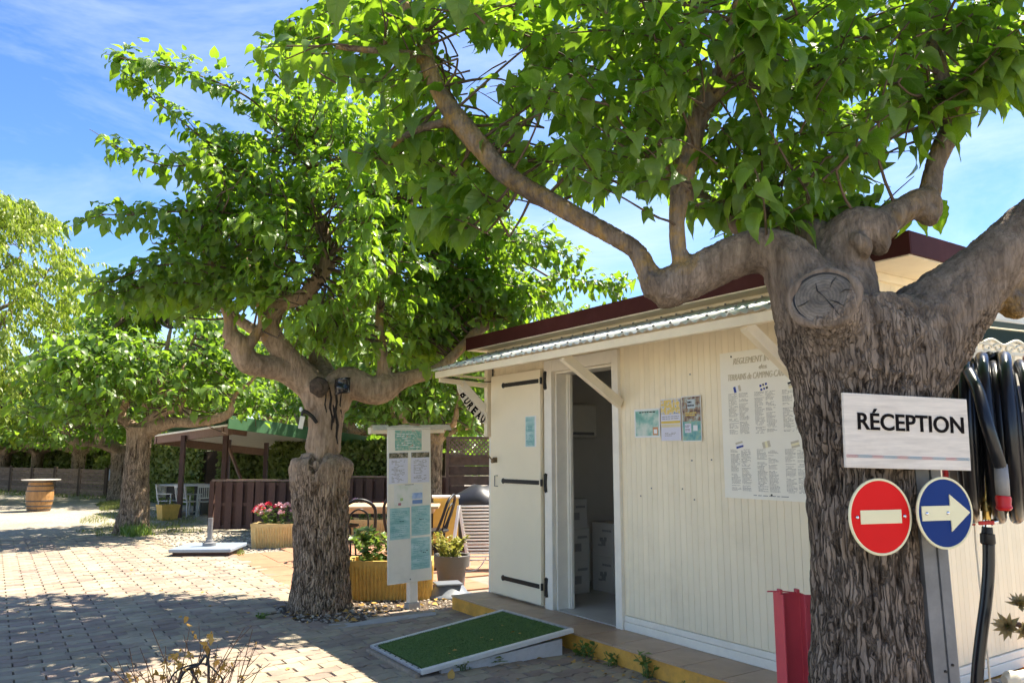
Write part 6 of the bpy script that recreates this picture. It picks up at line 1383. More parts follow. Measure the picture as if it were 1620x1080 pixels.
def words(mb, x0, x1, z0, z1, n, y, fill=0.85, hgt=0.42, ragged=True):
    for k in range(n):
        z = z1 - (z1 - z0) * (k + 0.5) / n; hh = (z1 - z0) / n * hgt / 2; x = x0
        if random.random() < 0.08: continue
        xe = x1 - (random.random() ** 2.2 * (x1 - x0) * 0.5 if ragged else 0)
        while x < xe - 0.004:
            w = min(xe - x, random.uniform(0.08, 0.22) * (x1 - x0))
            if random.random() < fill: mb.quad((x, y, z - hh), (x + w, y, z - hh), (x + w, y, z + hh), (x, y, z + hh))
            x += w + (x1 - x0) * 0.035
def sheet(parent, x0, x1, z0, z1, y, mtl, name='printed_sheet', label=None):
    m_ = MB(); m_.box(x0, x1, y - 0.0012, y, z0, z1); return m_.build(name, mtl, parent, label=label)
def board_rect(xa, ya, xb, yb):   # zoomed pixel box on the panel -> local
    def cv(x, y): return cxo - NW / 2 + (x - 45 - (y - 75) * 0.026) / 272 * NW, NTOP - (y - 78) / 955 * (NTOP - NBOT)
    x0, z1 = cv(xa, ya); x1, z0 = cv(xb, yb); return x0, x1, z0, z1
def bquad(parent, r, y, mtl, name): m_ = MB(); m_.quad((r[0], y, r[2]), (r[1], y, r[2]), (r[1], y, r[3]), (r[0], y, r[3])); return m_.build(name, mtl, parent)
FYB = -0.0562
s_ = sheet(nbd, *board_rect(90, 95, 262, 220), FYB, M_map, label='green site map print at the top'); 
m_ = MB(); r = board_rect(100, 110, 250, 210); words(m_, r[0], r[1], r[2], r[3], 7, FYB - 0.0016, 0.4, 0.3); m_.build('print', M_paper, s_, kind='stuff')
for (xa, xb) in ((55, 178), (193, 315)):
    s_ = sheet(nbd, *board_rect(xa, 233, xb, 425), FYB, M_lav, label='white printed rules page with a photo strip on top'); bquad(s_, board_rect(xa + 2, 235, xb - 2, 268), FYB - 0.0016, M_photo, 'photo_strip')
    m_ = MB(); r = board_rect(xa + 18, 280, xb - 16, 418); words(m_, *r, 17, FYB - 0.0016, 0.7, 0.4); m_.build('print', M_grayink, s_, kind='stuff')
s_ = sheet(nbd, *board_rect(92, 435, 275, 568), FYB, M_pastel, label='pale map page'); bquad(s_, board_rect(205, 488, 272, 525), FYB - 0.0016, M_blueprint, 'picture'); bquad(s_, board_rect(208, 532, 272, 556), FYB - 0.0016, mat('blue_ink', (0.16, 0.26, 0.5), 0.6), 'picture'); bquad(s_, board_rect(132, 515, 150, 532), FYB - 0.0016, mat('green_ink', (0.35, 0.5, 0.2), 0.6), 'picture'); bquad(s_, board_rect(120, 545, 138, 560), FYB - 0.0016, mat('rose_ink', (0.4, 0.15, 0.2), 0.6), 'picture')
m_ = MB(); words(m_, *board_rect(160, 430, 215, 440), 1, FYB - 0.0016, 1, 0.5, False); m_.build('print', M_grayink, s_, kind='stuff')
for (xa, ya, xb, yb) in ((70, 575, 198, 766), (203, 570, 325, 752), (205, 766, 328, 958)):
    s_ = sheet(nbd, *board_rect(xa, ya, xb, yb), FYB, M_teal, label='teal printed information page'); m_ = MB(); words(m_, *board_rect(xa + 14, ya + 18, xb - 14, yb - 14), 14, FYB - 0.0016, 0.8, 0.22); m_.build('print', mat('dark_teal_ink', (0.10, 0.30, 0.32), 0.6), s_, kind='stuff')
    m_ = MB(); words(m_, *board_rect(xa + 50, ya + 78, xb - 12, ya + 100), 2, FYB - 0.0018, 0.5, 0.3); m_.build('print', M_ink, s_, kind='stuff')

# ================================================================== LETTERING
def text_mesh(txt, mtl, w, capH=None, h=None, bold=0.0, depth=0.0, shear=0.0, name='lettering'):
    cu = bpy.data.curves.new('t', 'FONT'); cu.body = txt; cu.size = 1.0; cu.offset = bold; cu.extrude = depth; cu.resolution_u = 4; cu.shear = shear
    o = bpy.data.objects.new('t', cu); COL.objects.link(o); bpy.context.view_layer.update(); dg = bpy.context.evaluated_depsgraph_get()
    me = bpy.data.meshes.new_from_object(o.evaluated_get(dg)); bpy.data.objects.remove(o); bpy.data.curves.remove(cu)
    n = len(me.vertices); co = np.empty(n * 3, dtype=np.float32); me.vertices.foreach_get('co', co); co = co.reshape(-1, 3); mn = co.min(0); mxx = co.max(0)
    sx = w / (mxx[0] - mn[0]); sy = (h / (mxx[1] - mn[1])) if h else ((capH / 0.70) if capH else sx)
    out = np.stack([(co[:, 0] - (mn[0] + mxx[0]) / 2) * sx, -co[:, 2] * min(sx, sy), (co[:, 1] - 0.0) * sy], 1)
    if not capH: out[:, 2] -= (mn[1] + mxx[1]) / 2 * sy
    else: out[:, 2] -= capH / 2
    me.vertices.foreach_set('co', out.astype(np.float32).ravel()); me.materials.clear(); me.materials.append(mtl); me.name = name; me.update(); return me

# ================================================================== SIGNS ON THE NEAR TREE
SY = math.radians(15.0)
wood_white = mat('whitewashed_board', (0.70, 0.63, 0.54), 0.6, spec=0.15, var=0.16, vs=5, stretch=(1.0, 1, 11), stain=0.35, staincol=(0.50, 0.40, 0.33), ss=3, detail=9)
C = at(1437, 683.5, 2.80); rs = thing('reception_sign', 'white wood effect sign lettered in black fixed to the thick near trunk', 'sign', C, (0, 0.026, SY))
RW, RH = 0.540, 0.264
m_ = MB(); m_.box(-RW / 2, RW / 2, 0, 0.012, -RH / 2, RH / 2); m_.build('sign_board', wood_white, rs, bevel=0.002)
for zz in (-0.07, 0.07): m_ = MB(); m_.box(-0.20, 0.25, 0.0122, 0.06, zz - 0.02, zz + 0.02); m_.build('batten', M_brownwood, rs)
link('lettering', text_mesh('RÉCEPTION', M_ink, 0.462, capH=0.0585, bold=0.016, depth=0.02), rs, (0.016, -0.0015, 0.034))
band = MB(); band2 = MB()
for k in range(45):
    x = -RW / 2 + 0.006 + k * 0.0118; mbx = band if k % 9 < 4 else band2; z = -0.091
    pts = [(x + 0.005 * math.cos(q) + 0.003, -0.0012, z + 0.0045 * math.sin(q)) for q in [2 * math.pi * j / 8 for j in range(8)]]
    for j in range(8): a, b = Vector(pts[j]), Vector(pts[(j + 1) % 8]); mbx.bar(a, b, 0.0018, 0.0008, (0, 1, 0))
band.build('border_pattern', mat('rose_print', (0.5, 0.2, 0.22), 0.6), rs); band2.build('border_pattern', mat('blue_print_line', (0.18, 0.32, 0.42), 0.6), rs)
def disc_sign(name, label, C, dia, face, yaw, roll):
    t = thing(name, label, 'road sign', C, (0, roll, yaw), 'round road signs on the near tree'); r = dia / 2
    def ring(rr, y): return [(rr * math.cos(2 * math.pi * k / 64), y, rr * math.sin(2 * math.pi * k / 64)) for k in range(64)]
    m_ = MB(); vs = ring(r, 0.006) + ring(r, 0.002) + ring(r - 0.002, 0.0) + ring(r - 0.008, 0.0) + ring(r - 0.009, 0.002); fs = []
    for q in range(4):
        for k in range(64): fs.append((q * 64 + k, q * 64 + (k + 1) % 64, (q + 1) * 64 + (k + 1) % 64, (q + 1) * 64 + k))
    fs.append(tuple(range(64))); m_.add(vs, fs); m_.build('rim', M_signcream, t, auto=40)
    m_ = MB(); m_.add(ring(r - 0.0092, 0.003) + ring(r - 0.0092, 0.0015), [tuple(64 + k for k in range(64))] + [(k, (k + 1) % 64, 64 + (k + 1) % 64, 64 + k) for k in range(64)]); m_.build('face', face, t); return t
def screw(t, x, z, y=-0.001, r=0.007):
    m_ = MB(); n = 12; vs = [(x, y - 0.005, z)]; fs = []
    for rr, yy in ((r * 0.6, y - 0.004), (r, y - 0.001), (r, y + 0.002)): vs += [(x + rr * math.cos(2 * math.pi * k / n), yy, z + rr * math.sin(2 * math.pi * k / n)) for k in range(n)]
    for k in range(n): fs.append((0, 1 + k, 1 + (k + 1) % n))
    for q in range(2):
        for k in range(n): fs.append((1 + q * n + k, 1 + q * n + (k + 1) % n, 1 + (q + 1) * n + (k + 1) % n, 1 + (q + 1) * n + k))
    m_.add(vs, fs); m_.build('screw', M_chrome, t, smooth=True)
s1 = disc_sign('no_entry_sign', 'round red no entry sign with a pale bar screwed to the trunk', at(1394, 817, 2.79), 0.270, M_signred, SY + 0.02, 0.0)
m_ = MB(); m_.box(-0.088, 0.088, -0.002, 0.0014, -0.024, 0.024); m_.build('bar', M_signcream, s1, bevel=0.001); screw(s1, -0.102, 0); screw(s1, 0.102, 0)
s2 = disc_sign('arrow_sign', 'round blue sign with a pale arrow pointing right beside the red sign', at(1496, 811, 2.84), 0.258, M_signblue, SY + 0.04, 0.0)
ar = MB(); ar.prism([(-0.108, -0.026), (0.022, -0.026), (0.022, -0.066), (0.112, 0.0), (0.022, 0.066), (0.022, 0.026), (-0.108, 0.026)], -0.0025, 0.0014, 'y'); ar.build('arrow', M_signcream, s2); screw(s2, -0.088, 0.0, -0.003); screw(s2, 0.008, 0.0, -0.003)
# galvanised post
pb_ = at(1497, 1080, 3.0); pt_ = at(1468, 720, 2.92)
gp_ = thing('steel_post', 'grey galvanised channel post behind the blue arrow sign', 'post', (pb_.x, pb_.y, -0.035))
bot = Vector((0.02, 0.0, 0.0)); top = Vector((pt_.x - pb_.x, pt_.y - pb_.y, pt_.z + 0.035)); zax = (top - bot).normalized(); xax = Vector((math.cos(0.25), math.sin(0.25), 0)); yax = zax.cross(xax).normalized(); xax = yax.cross(zax)
PMx = Matrix((xax, yax, zax)).transposed().to_4x4(); PMx.translation = bot
m_ = MB(PMx); ln = (top - bot).length
m_.prism([(-0.062, 0.0), (-0.003, 0.0), (-0.003, 0.012), (0.003, 0.012), (0.003, -0.004), (0.045, -0.004), (0.066, 0.016), (0.066, 0.050), (0.060, 0.050), (0.060, 0.018), (0.043, 0.003), (-0.056, 0.006), (-0.056, 0.05), (-0.062, 0.05)], 0, ln, 'z'); m_.build('channel', M_galv, gp_, bevel=0.0015)
for z in (0.70,):
    m_ = MB(PMx)
    m_.tube([(0.0 - 0.012, -0.006, z), (-0.012, 0.002, z)], 0.005, 8); m_.tube([(0.018, -0.009, z + 0.02), (0.018, 0.0, z + 0.02)], 0.005, 8); m_.build('bolt', M_black, gp_)
# red H-section post with bent wire
rp_ = at(1257, 1000, 3.35); rpt = thing('red_post', 'short red painted steel H section post with a bent wire on top', 'post', (rp_.x, rp_.y, -0.035), 0.06)
zt_ = at(1257, 937, 3.35).z + 0.035
m_ = MB(); m_.prism([(-0.065, -0.05), (-0.057, -0.05), (-0.057, -0.004), (0.028, -0.004), (0.028, -0.05), (0.072, -0.06), (0.072, -0.052), (0.036, -0.042), (0.036, 0.05), (0.028, 0.05), (0.028, 0.004), (-0.057, 0.004), (-0.057, 0.05), (-0.065, 0.05)], 0, zt_, 'z'); m_.build('beam', M_redpost, rpt, bevel=0.002)
m_ = MB(); m_.tube([(-0.12, -0.03, zt_ + 0.012), (-0.06, -0.03, zt_ + 0.012), (0.0, -0.02, zt_ + 0.004), (0.035, -0.02, zt_ - 0.002), (0.036, -0.055, zt_ - 0.05)], 0.003, 6); m_.build('wire', M_redpost, rpt)
for x in (-0.061, 0.012): m_ = MB(); m_.box(x - 0.006, x + 0.006, -0.03, 0.0, zt_, zt_ + 0.018); m_.build('lug', M_redpost, rpt)
# brown block behind the red post
q = at(1288, 1045, 3.75); t = thing('brown_post_stub', 'dark brown wooden stub behind the red post at the trunk foot', 'stub', (q.x + 0.03, q.y, -0.035), 0.2); m_ = MB(); m_.box(-0.07, 0.07, -0.07, 0.07, 0, q.z + 0.035); m_.build('stub', mat('rust_brown', (0.10, 0.045, 0.03), 0.7), t, bevel=0.006); m_ = MB(); m_.box(-0.075, 0.075, -0.075, 0.075, q.z + 0.036, q.z + 0.07); m_.build('cap', M_black, t)

# ================================================================== HOSE REEL AND PLUMBING (right)
HY = 3.42
def hp(px, py, dy=0.0): return at(px, py, HY + dy)
hc = hp(1562, 690); ax = Vector((math.cos(-0.50), math.sin(-0.50), 0))
hr = thing('hose_reel', 'red steel reel wound with thick black hose right of the reception sign', 'hose reel', hc)
HM = Matrix((ax, Vector((-ax.y, ax.x, 0)), Vector((0, 0, 1)))).transposed().to_4x4()
m_ = MB(HM); pts = []; turns = 8; R_ = 0.305; hw = 0.135
for k in range(turns * 28 + 1):
    a = 2 * math.pi * k / 28; u = k / (turns * 28); rr = R_ + 0.012 * math.sin(u * 17) + (0.02 if (k // 28) % 3 == 1 else 0) - (0.03 if k // 28 == 0 else 0)
    pts.append((-hw + 2 * hw * u + 0.012 * math.sin(a * 0.5 + u * 9), rr * math.sin(a), rr * math.cos(a)))
m_.tube(pts, 0.0235, 12)
for (x0, dx, rr) in ((-0.08, 0.05, 0.355), (0.02, -0.03, 0.352), (0.08, 0.02, 0.35)):
    pts = []
    for k in range(29): a = 2 * math.pi * k / 28; pts.append((x0 + dx * (k / 28 - 0.5) + 0.02 * math.sin(a), rr * math.sin(a), rr * math.cos(a)))
    m_.tube(pts, 0.026, 12)
m_.build('hose_coil', M_rubber, hr, smooth=True)
m_ = MB(); P = [hp(1532, 588, -0.2), hp(1548, 620, -0.33), hp(1560, 665, -0.40), hp(1574, 710, -0.40), hp(1583, 738, -0.38)]; m_.tube([p - hc for p in P], 0.024, 12, sub=6); m_.build('hose_end', M_rubber, hr, smooth=True)
m_ = MB(); m_.tube([hp(1583, 734, -0.38) - hc, hp(1585, 760, -0.38) - hc, hp(1587, 784, -0.38) - hc], [0.024, 0.0255, 0.024], 16); m_.build('hose_ferrule', mat('grey_sleeve', (0.26, 0.25, 0.24), 0.5), hr, smooth=True)
m_ = MB(); m_.tube([hp(1587, 784, -0.38) - hc, hp(1587, 788, -0.38) - hc, hp(1588, 798, -0.38) - hc, hp(1588.5, 803, -0.38) - hc, hp(1589, 807, -0.38) - hc], [0.026, 0.029, 0.026, 0.030, 0.022], 16); m_.build('red_cap', M_redpl, hr, auto=40)
m_ = MB(HM); m_.tube([(-0.16, 0, 0), (0.16, 0, 0)], 0.22, 28); m_.build('drum', M_greypl, hr, smooth=False)
for x in (-0.175, 0.172):
    m_ = MB(HM); m_.tube([(x, 0.345 * math.sin(q), 0.345 * math.cos(q)) for q in [2 * math.pi * k / 48 for k in range(48)]], 0.010, 8, closed=True); m_.build('rim', M_red, hr, smooth=True)
    m_ = MB(HM)
    for k in range(6): q = math.pi * k / 3 + 0.3; m_.bar((x, 0.04 * math.sin(q), 0.04 * math.cos(q)), (x, 0.34 * math.sin(q), 0.34 * math.cos(q)), 0.018, 0.006)
    m_.build('spokes', M_red, hr)
m_ = MB(); m_.bar(hp(1517, 545, 0.12) - hc, hp(1534, 830, 0.12) - hc, 0.045, 0.03); m_.bar(hp(1640, 560, 0.2) - hc, hp(1650, 1300, 0.2) - hc, 0.045, 0.03); m_.build('stand', M_red, hr, bevel=0.003)
m_ = MB(); c_ = hp(1612, 768, 0.05) - hc; m_.tube([c_ + Vector((0.13 * math.cos(q), 0, 0.12 * math.sin(q))) for q in [2 * math.pi * k / 32 for k in range(32)]], 0.006, 6, closed=True); m_.build('wire_ring', M_chrome, hr, smooth=True)
# white pipe rail with valve and standpipe hose
wr = thing('water_pipe', 'white horizontal water pipe rail behind the valve under the hose reel', 'pipe', hp(1580, 778, 0.15)); o_ = Vector(wr.location)
m_ = MB(); m_.bar(hp(1500, 788, 0.15) - o_, hp(1700, 778, 0.30) - o_, 0.04, 0.042); m_.build('rail', M_white, wr, bevel=0.004); m_ = MB(); m_.tube([hp(1500, 771, 0.13) - o_, hp(1700, 766, 0.28) - o_], 0.011, 12); m_.build('pipe', M_galv, wr, smooth=True)
for px in (1516, 1545, 1605): m_ = MB(); m_.box(-0.008, 0.008, -0.028, -0.018, -0.008, 0.008); m_.build('bolt', M_black, wr, loc=hp(px, 786, 0.16) - o_)
vY = -0.10
vv = thing('standpipe_valve', 'brass ball valve with red lever and black hose dropping to the ground', 'valve', hp(1562, 835, vY)); o_ = Vector(vv.location)
def vp(px, py): return hp(px, py, vY) - o_
m_ = MB(); m_.tube([vp(1559, 752), vp(1560, 780), vp(1560, 781), vp(1560, 790), vp(1560, 791), vp(1561, 808), vp(1561, 809), vp(1561, 822)], [0.014, 0.014, 0.022, 0.022, 0.017, 0.024, 0.018, 0.016], 14); m_.build('brass_fitting', M_brass, vv, auto=35)
m_ = MB(); m_.tube([vp(1561, 818), vp(1561, 834)], 0.016, 14); m_.tube([vp(1568, 826), vp(1577, 824)], 0.013, 12); m_.build('ball_valve', M_chrome, vv, auto=35)
m_ = MB(); m_.bar(vp(1541, 826) + Vector((0, -0.03, 0)), vp(1566, 825) + Vector((0, -0.03, 0)), 0.008, 0.016); m_.build('lever', M_redpl, vv, bevel=0.003)
m_ = MB(); m_.tube([vp(1562, 833), vp(1562, 843), vp(1562, 844), vp(1563, 858), vp(1563, 861)], [0.020, 0.022, 0.028, 0.029, 0.024], 18); m_.build('coupling', M_black, vv, auto=35)
m_ = MB(); m_.tube([vp(1564, 858), vp(1564, 900), vp(1560, 950), vp(1552, 1010), vp(1546, 1070), vp(1542, 1160), vp(1540, 1300)], 0.0235, 14, sub=6); m_.build('hose', M_rubber, vv, smooth=True)
cdt = thing('white_cord', 'thin beige cord hanging down the hut wall right of the steel post', 'cord', hp(1545, 850, 0.3)); o_ = Vector(cdt.location); m_ = MB(); m_.tube([hp(1540, 780, 0.3) - o_, hp(1543, 850, 0.3) - o_, hp(1552, 940, 0.3) - o_, hp(1560, 1010, 0.3) - o_, hp(1568, 1100, 0.3) - o_], 0.0045, 6, sub=5); m_.build('cord_strand', M_trim, cdt)
# stone-clad recess / window in the right wall behind the reel
# ornate cream metal panel
OYs = 3.95
op = thing('ornate_grille', 'cream wrought metal panel with scrolls behind the hose reel', 'grille', at(1570, 585, OYs)); o_ = Vector(op.location)
def opx(px, py): return at(px, py, OYs + (px - 1520) * 0.0012) - o_
m_ = MB(); m_.bar(opx(1505, 553), opx(1680, 566), 0.012, 0.02); m_.bar(opx(1520, 541), opx(1560, 543), 0.012, 0.012); m_.bar(opx(1505, 640), opx(1680, 640), 0.012, 0.02)
for px in (1558, 1574, 1590, 1606, 1622, 1638, 1654): m_.bar(opx(px - 3, 556 + (px - 1558) * 0.07), opx(px + 4, 640), 0.010, 0.018)
m_.bar(opx(1540, 540), opx(1533, 640), 0.03, 0.03); m_.build('bars', M_grille, op, bevel=0.002)
m_ = MB(); pts = []
for k in range(60):
    px = 1555 + k * 2.0; py = 540 + 4 * math.cos((px - 1568) / 40 * 2 * math.pi) * -1 + (px - 1560) * 0.07; pts.append(opx(px, py))
m_.tube(pts, 0.008, 6); m_.build('wavy_top', M_grille, op, smooth=True)
for cxp in (1570, 1606, 1642):
    m_ = MB()
    for sg in (1, -1):
        pts = [];
        for k in range(30):
            q = k / 29 * 4.2 * math.pi / 2; rr = 9.0 * (1 - 0.62 * k / 29); pts.append(opx(cxp + sg * (8.5 - 0 + rr * math.cos(q + math.pi) * 0.9), 549 + (cxp - 1560) * 0.07 - rr * 0.75 * math.sin(q)))
        m_.tube(pts, 0.006, 6)
    m_.build('scroll', M_grille, op, smooth=True)
# dark green folded awning on the right wall
ga = thing('green_awning', 'dark green canvas awning with scalloped edge on the right hut wall', 'awning', at(1570, 520, 4.15)); o_ = Vector(ga.location)
def gpx(px, py, dy=0): return at(px, py, 4.15 + (px - 1520) * 0.0010 + dy) - o_
m_ = MB(); vs = []; fs = []; n = 40
for k in range(n + 1):
    px = 1515 + k * 4.5; sc = 3.5 * math.cos((px - 1570) / 36 * 2 * math.pi); vs += [gpx(px, 503 + (px - 1530) * 0.12), gpx(px, 517 + (px - 1530) * 0.115, -0.02), gpx(px, 538 + (px - 1530) * 0.10 - sc, -0.03)]
for k in range(n):
    for j in range(2): fs.append((k * 3 + j, (k + 1) * 3 + j, (k + 1) * 3 + j + 1, k * 3 + j + 1))
m_.add(vs, fs); q = m_.build('canvas', M_greenawn, ga); w_ = q.modifiers.new('t', 'SOLIDIFY'); w_.thickness = 0.004
m_ = MB(); m_.tube([gpx(1515, 512, -0.04), gpx(1695, 532, -0.04)], 0.005, 6); m_.tube([gpx(1515 + k * 4.5, 539 + (k * 4.5 - 15) * 0.10 - 3.5 * math.cos((1515 + k * 4.5 - 1570) / 36 * 2 * math.pi), -0.035) for k in range(41)], 0.0035, 6); m_.build('piping', M_trim, ga)
m_ = MB(); m_.box(-0.15, 0.75, 0.03, 0.12, 0.05, 0.13); m_.build('cassette', M_white, ga, bevel=0.02, rot=(0, 0, 0.55))

# ================================================================== BUREAU SIGN under the awning end
bs = thing('bureau_sign', 'white curved sign with black capitals hanging from the awning left end', 'sign', BW(0.0, 0, 0), BANG)
def bq(px, py): i, z = ons(px, py, 0.0); return (i, z)
outer = [bq(*p) for p in ((722, 602), (724, 617), (730, 631), (741, 648), (757, 664), (778, 679))]
inner = [bq(*p) for p in ((736, 608), (738, 617), (743, 628), (752, 641), (764, 653), (779, 663))]
poly = outer + inner[::-1]
m_ = MB(); m_.prism(poly, -0.006, 0.006, 'x'); m_.build('curved_board', M_white, bs, bevel=0.001)
m_ = MB(); a_ = bq(728, 606); b_ = bq(777, 661); d_ = (Vector((0, b_[0] - a_[0], b_[1] - a_[1]))); m_.bar((0.018, a_[0], a_[1]), (0.018, b_[0], b_[1]), 0.02, 0.085, (0, 0.3, 1)); m_.build('brace_board', M_white, bs, bevel=0.004)
for px, py in ((729, 609), (766, 650)): q = bq(px, py); m_ = MB(); m_.tube([(0.028, q[0], q[1]), (0.036, q[0], q[1])], 0.018, 14); m_.build('washer', M_trim, bs)
midl = [((o[0] * 0.55 + i[0] * 0.45), (o[1] * 0.55 + i[1] * 0.45)) for o, i in zip(outer, inner)]
P, R = catmull([Vector((0, y, z)) for y, z in midl], [0] * 6, 10); Ls = [0]
for a, b in zip(P, P[1:]): Ls.append(Ls[-1] + (b - a).length)
let = 'BUREAU'
for k, ch in enumerate(let):
    s_ = Ls[-1] * (0.22 + 0.56 * k / 5.0); j = max(1, next((q for q in range(len(Ls)) if Ls[q] >= s_), len(Ls) - 1)); d = (P[j] - P[j - 1]).normalized(); pos = P[j]
    me = text_mesh(ch, M_ink, 0.047, h=0.085, bold=0.045, depth=0.01); ang = math.atan2(d.z, d.y)
    # text plane: local x -> along wall-normal (i), seen from +s
    Mx = Matrix(((0, -1, 0, 0), (1, 0, 0, 0), (0, 0, 1, 0), (0, 0, 0, 1))); Rr = Matrix.Rotation(ang, 4, 'X')
    ob = link('lettering', me, bs); ob.matrix_basis = Matrix.Translation((0.0085, pos.y, pos.z)) @ Rr @ Matrix(((0, -1, 0, 0), (1, 0, 0, 0), (0, 0, 1, 0), (0, 0, 0, 1)))

# ================================================================== POSTERS ON THE HUT
def wall_notice(label, s0, s1, z0, z1, mtl, off=0.012, group='printed notices on the hut'):
    t = thing('poster', label, 'poster', BW((s0 + s1) / 2, -off, (z0 + z1) / 2), BANG, group); w = (s1 - s0) / 2; h = (z1 - z0) / 2; m_ = MB(); m_.box(-w, w, 0, 0.002, -h, h); m_.build('sheet', mtl, t); return t, w, h
def q4(t, x0, x1, z0, z1, mtl, name='picture', y=-0.0010): m_ = MB(); m_.quad((x0, y, z0), (x1, y, z0), (x1, y, z1), (x0, y, z1)); return m_.build(name, mtl, t)
t, w, h = wall_notice('teal and white notice taped to the cream door leaf', 0.685, 0.855, 1.515, 1.795, M_paper, 0.060); q4(t, -w + 0.006, w * 0.75, -h + 0.006, h - 0.006, M_teal)
m_ = MB(); words(m_, -w * 0.8, w * 0.7, -h * 0.85, -h * 0.1, 8, -0.0016, 0.7, 0.3); words(m_, -w * 0.4, w * 0.4, 0.0, h * 0.35, 3, -0.0016, 1.0, 0.5, False); m_.build('print', mat('dark_teal_ink', (0.10, 0.30, 0.32), 0.6), t, kind='stuff')
t, w, h = wall_notice('square green picture notice, leftmost of the three on the boarded wall', 2.10, 2.375, 1.575, 1.79, M_paper); q4(t, -w + 0.012, w - 0.012, -h + 0.012, h - 0.012, M_poster1); q4(t, w * 0.45, w * 0.85, -h * 0.85, -h * 0.3, mat('orange_ink', (0.6, 0.28, 0.12), 0.6), y=-0.0014); q4(t, w * 0.52, w * 0.78, -h * 0.75, -h * 0.45, M_paper, y=-0.0018)
m_ = MB(); words(m_, -w * 0.6, w * 0.7, h * 0.7, h * 0.85, 1, -0.0015, 1, 0.5, False); m_.build('print', M_ink, t, kind='stuff')
t, w, h = wall_notice('poster with yellow picture on top and white text below, middle of three', 2.385, 2.585, 1.548, 1.852, M_paperlav); q4(t, -w + 0.004, w - 0.004, h * 0.26, h - 0.006, M_poster2); q4(t, -w + 0.004, w - 0.004, -h * 0.18, -h * 0.06, M_yellowprint); q4(t, -w + 0.004, w - 0.004, -h * 0.36, -h * 0.22, mat('pale_yellow_print', (0.70, 0.62, 0.40), 0.6), 'picture')
m_ = MB(); words(m_, -w * 0.85, w * 0.85, 0.0, h * 0.2, 2, -0.0015, 1, 0.35, False); words(m_, -w * 0.6, w * 0.5, -h * 0.8, -h * 0.6, 3, -0.0015, 0.8, 0.4); m_.build('print', M_grayink, t, kind='stuff')
t, w, h = wall_notice('dark market scene poster, rightmost of the three on the boarded wall', 2.598, 2.782, 1.540, 1.862, M_paper); q4(t, -w + 0.006, w - 0.006, -h * 0.12, h - 0.006, M_poster3); q4(t, -w + 0.006, w - 0.006, -h + 0.006, -h * 0.12, ramp_mat('poster_teal_print', [(0.3, (0.06, 0.26, 0.30)), (0.5, (0.2, 0.42, 0.40)), (0.7, (0.4, 0.5, 0.3))], 20)); q4(t, -w * 0.7, -w * 0.05, -h * 0.62, -h * 0.22, M_paperlav, y=-0.0015); q4(t, w * 0.15, w * 0.6, -h * 0.55, -h * 0.3, M_paper, y=-0.0015); q4(t, -w * 0.4, w * 0.4, h * 0.45, h * 0.85, mat('pale_blue_print', (0.5, 0.58, 0.62), 0.6), y=-0.0015)
m_ = MB(); words(m_, -w * 0.65, -w * 0.1, -h * 0.55, -h * 0.28, 5, -0.002, 0.9, 0.4); words(m_, -w * 0.35, w * 0.35, h * 0.5, h * 0.8, 2, -0.002, 1, 0.5); m_.build('print', M_ink, t, kind='stuff'); m_ = MB(); words(m_, -w * 0.6, w * 0.6, h * 0.1, h * 0.3, 2, -0.002, 1, 0.5); m_.build('print', M_yellowprint, t, kind='stuff')
M_panel = mat('pale_panel', (0.86, 0.82, 0.70), 0.5, var=0.03)
# big rules board
t, w, h = wall_notice('large cream rules board with raised title and columns of text beside trunk', 2.967, 3.68, 1.162, 2.134, M_panel, 0.011)
m_ = MB(); m_.box(-w, w, 0.0021, 0.0105, -h, h); m_.build('backing', M_panel, t, bevel=0.001)
em = mat('raised_cream_letter', (0.62, 0.55, 0.40), 0.5, var=0.05)
tx0 = -0.015
for txt, wd, zz, ch in (('REGLEMENT INTERIEUR D', 0.50, h - 0.065, 0.042), ('des', 0.062, h - 0.118, 0.032), ('TERRAINS de CAMPING-CARAVANING', 0.60, h - 0.172, 0.042)):
    link('title_lettering', text_mesh(txt, em, wd, capH=ch, depth=0.03, shear=0.25), t, (0.01 if wd > 0.1 else 0.0, -0.003, zz)); 
m_ = MB(); flags = MB(); 
for c in range(3):
    for r in range(2):
        fx = -w + 0.085 + c * 0.215; zt = h - 0.280 - r * 0.371
        for k in range(2): x0 = fx - 0.022 + k * 0.088; words(m_, x0, x0 + 0.078, zt - 0.272, zt, 36, -0.0012, 0.93, 0.42)
m_.build('print', mat('pale_grey_print', (0.36, 0.34, 0.30), 0.7), t, kind='stuff')
words_b = MB(); words(words_b, -0.12, 0.15, -h + 0.02, -h + 0.03, 1, -0.0012, 1, 0.5, False); words_b.build('print', M_grayink, t, kind='stuff')
def flag(c, r, parts):
    fx = -w + 0.085 + c * 0.215 + 0.055; fz = h - 0.252 - r * 0.371; Rm = Matrix.Translation((fx, -0.0015, fz)) @ Matrix.Rotation(-0.22, 4, 'Y')
    for (x0, x1, z0, z1, mt) in parts: m_ = MB(Rm); m_.quad((x0, 0, z0), (x1, 0, z0), (x1, 0, z1), (x0, 0, z1)); m_.build('flag', mt, t)
blu = mat('flag_blue', (0.02, 0.05, 0.28), 0.6); dk = mat('flag_dark', (0.03, 0.03, 0.035), 0.6); pale = mat('flag_faded', (0.56, 0.50, 0.38), 0.6); wh = M_paper
flag(0, 0, [(-0.03, -0.01, -0.02, 0.02, blu), (-0.0098, 0.0098, -0.02, 0.02, wh), (0.01, 0.03, -0.02, 0.02, pale)])
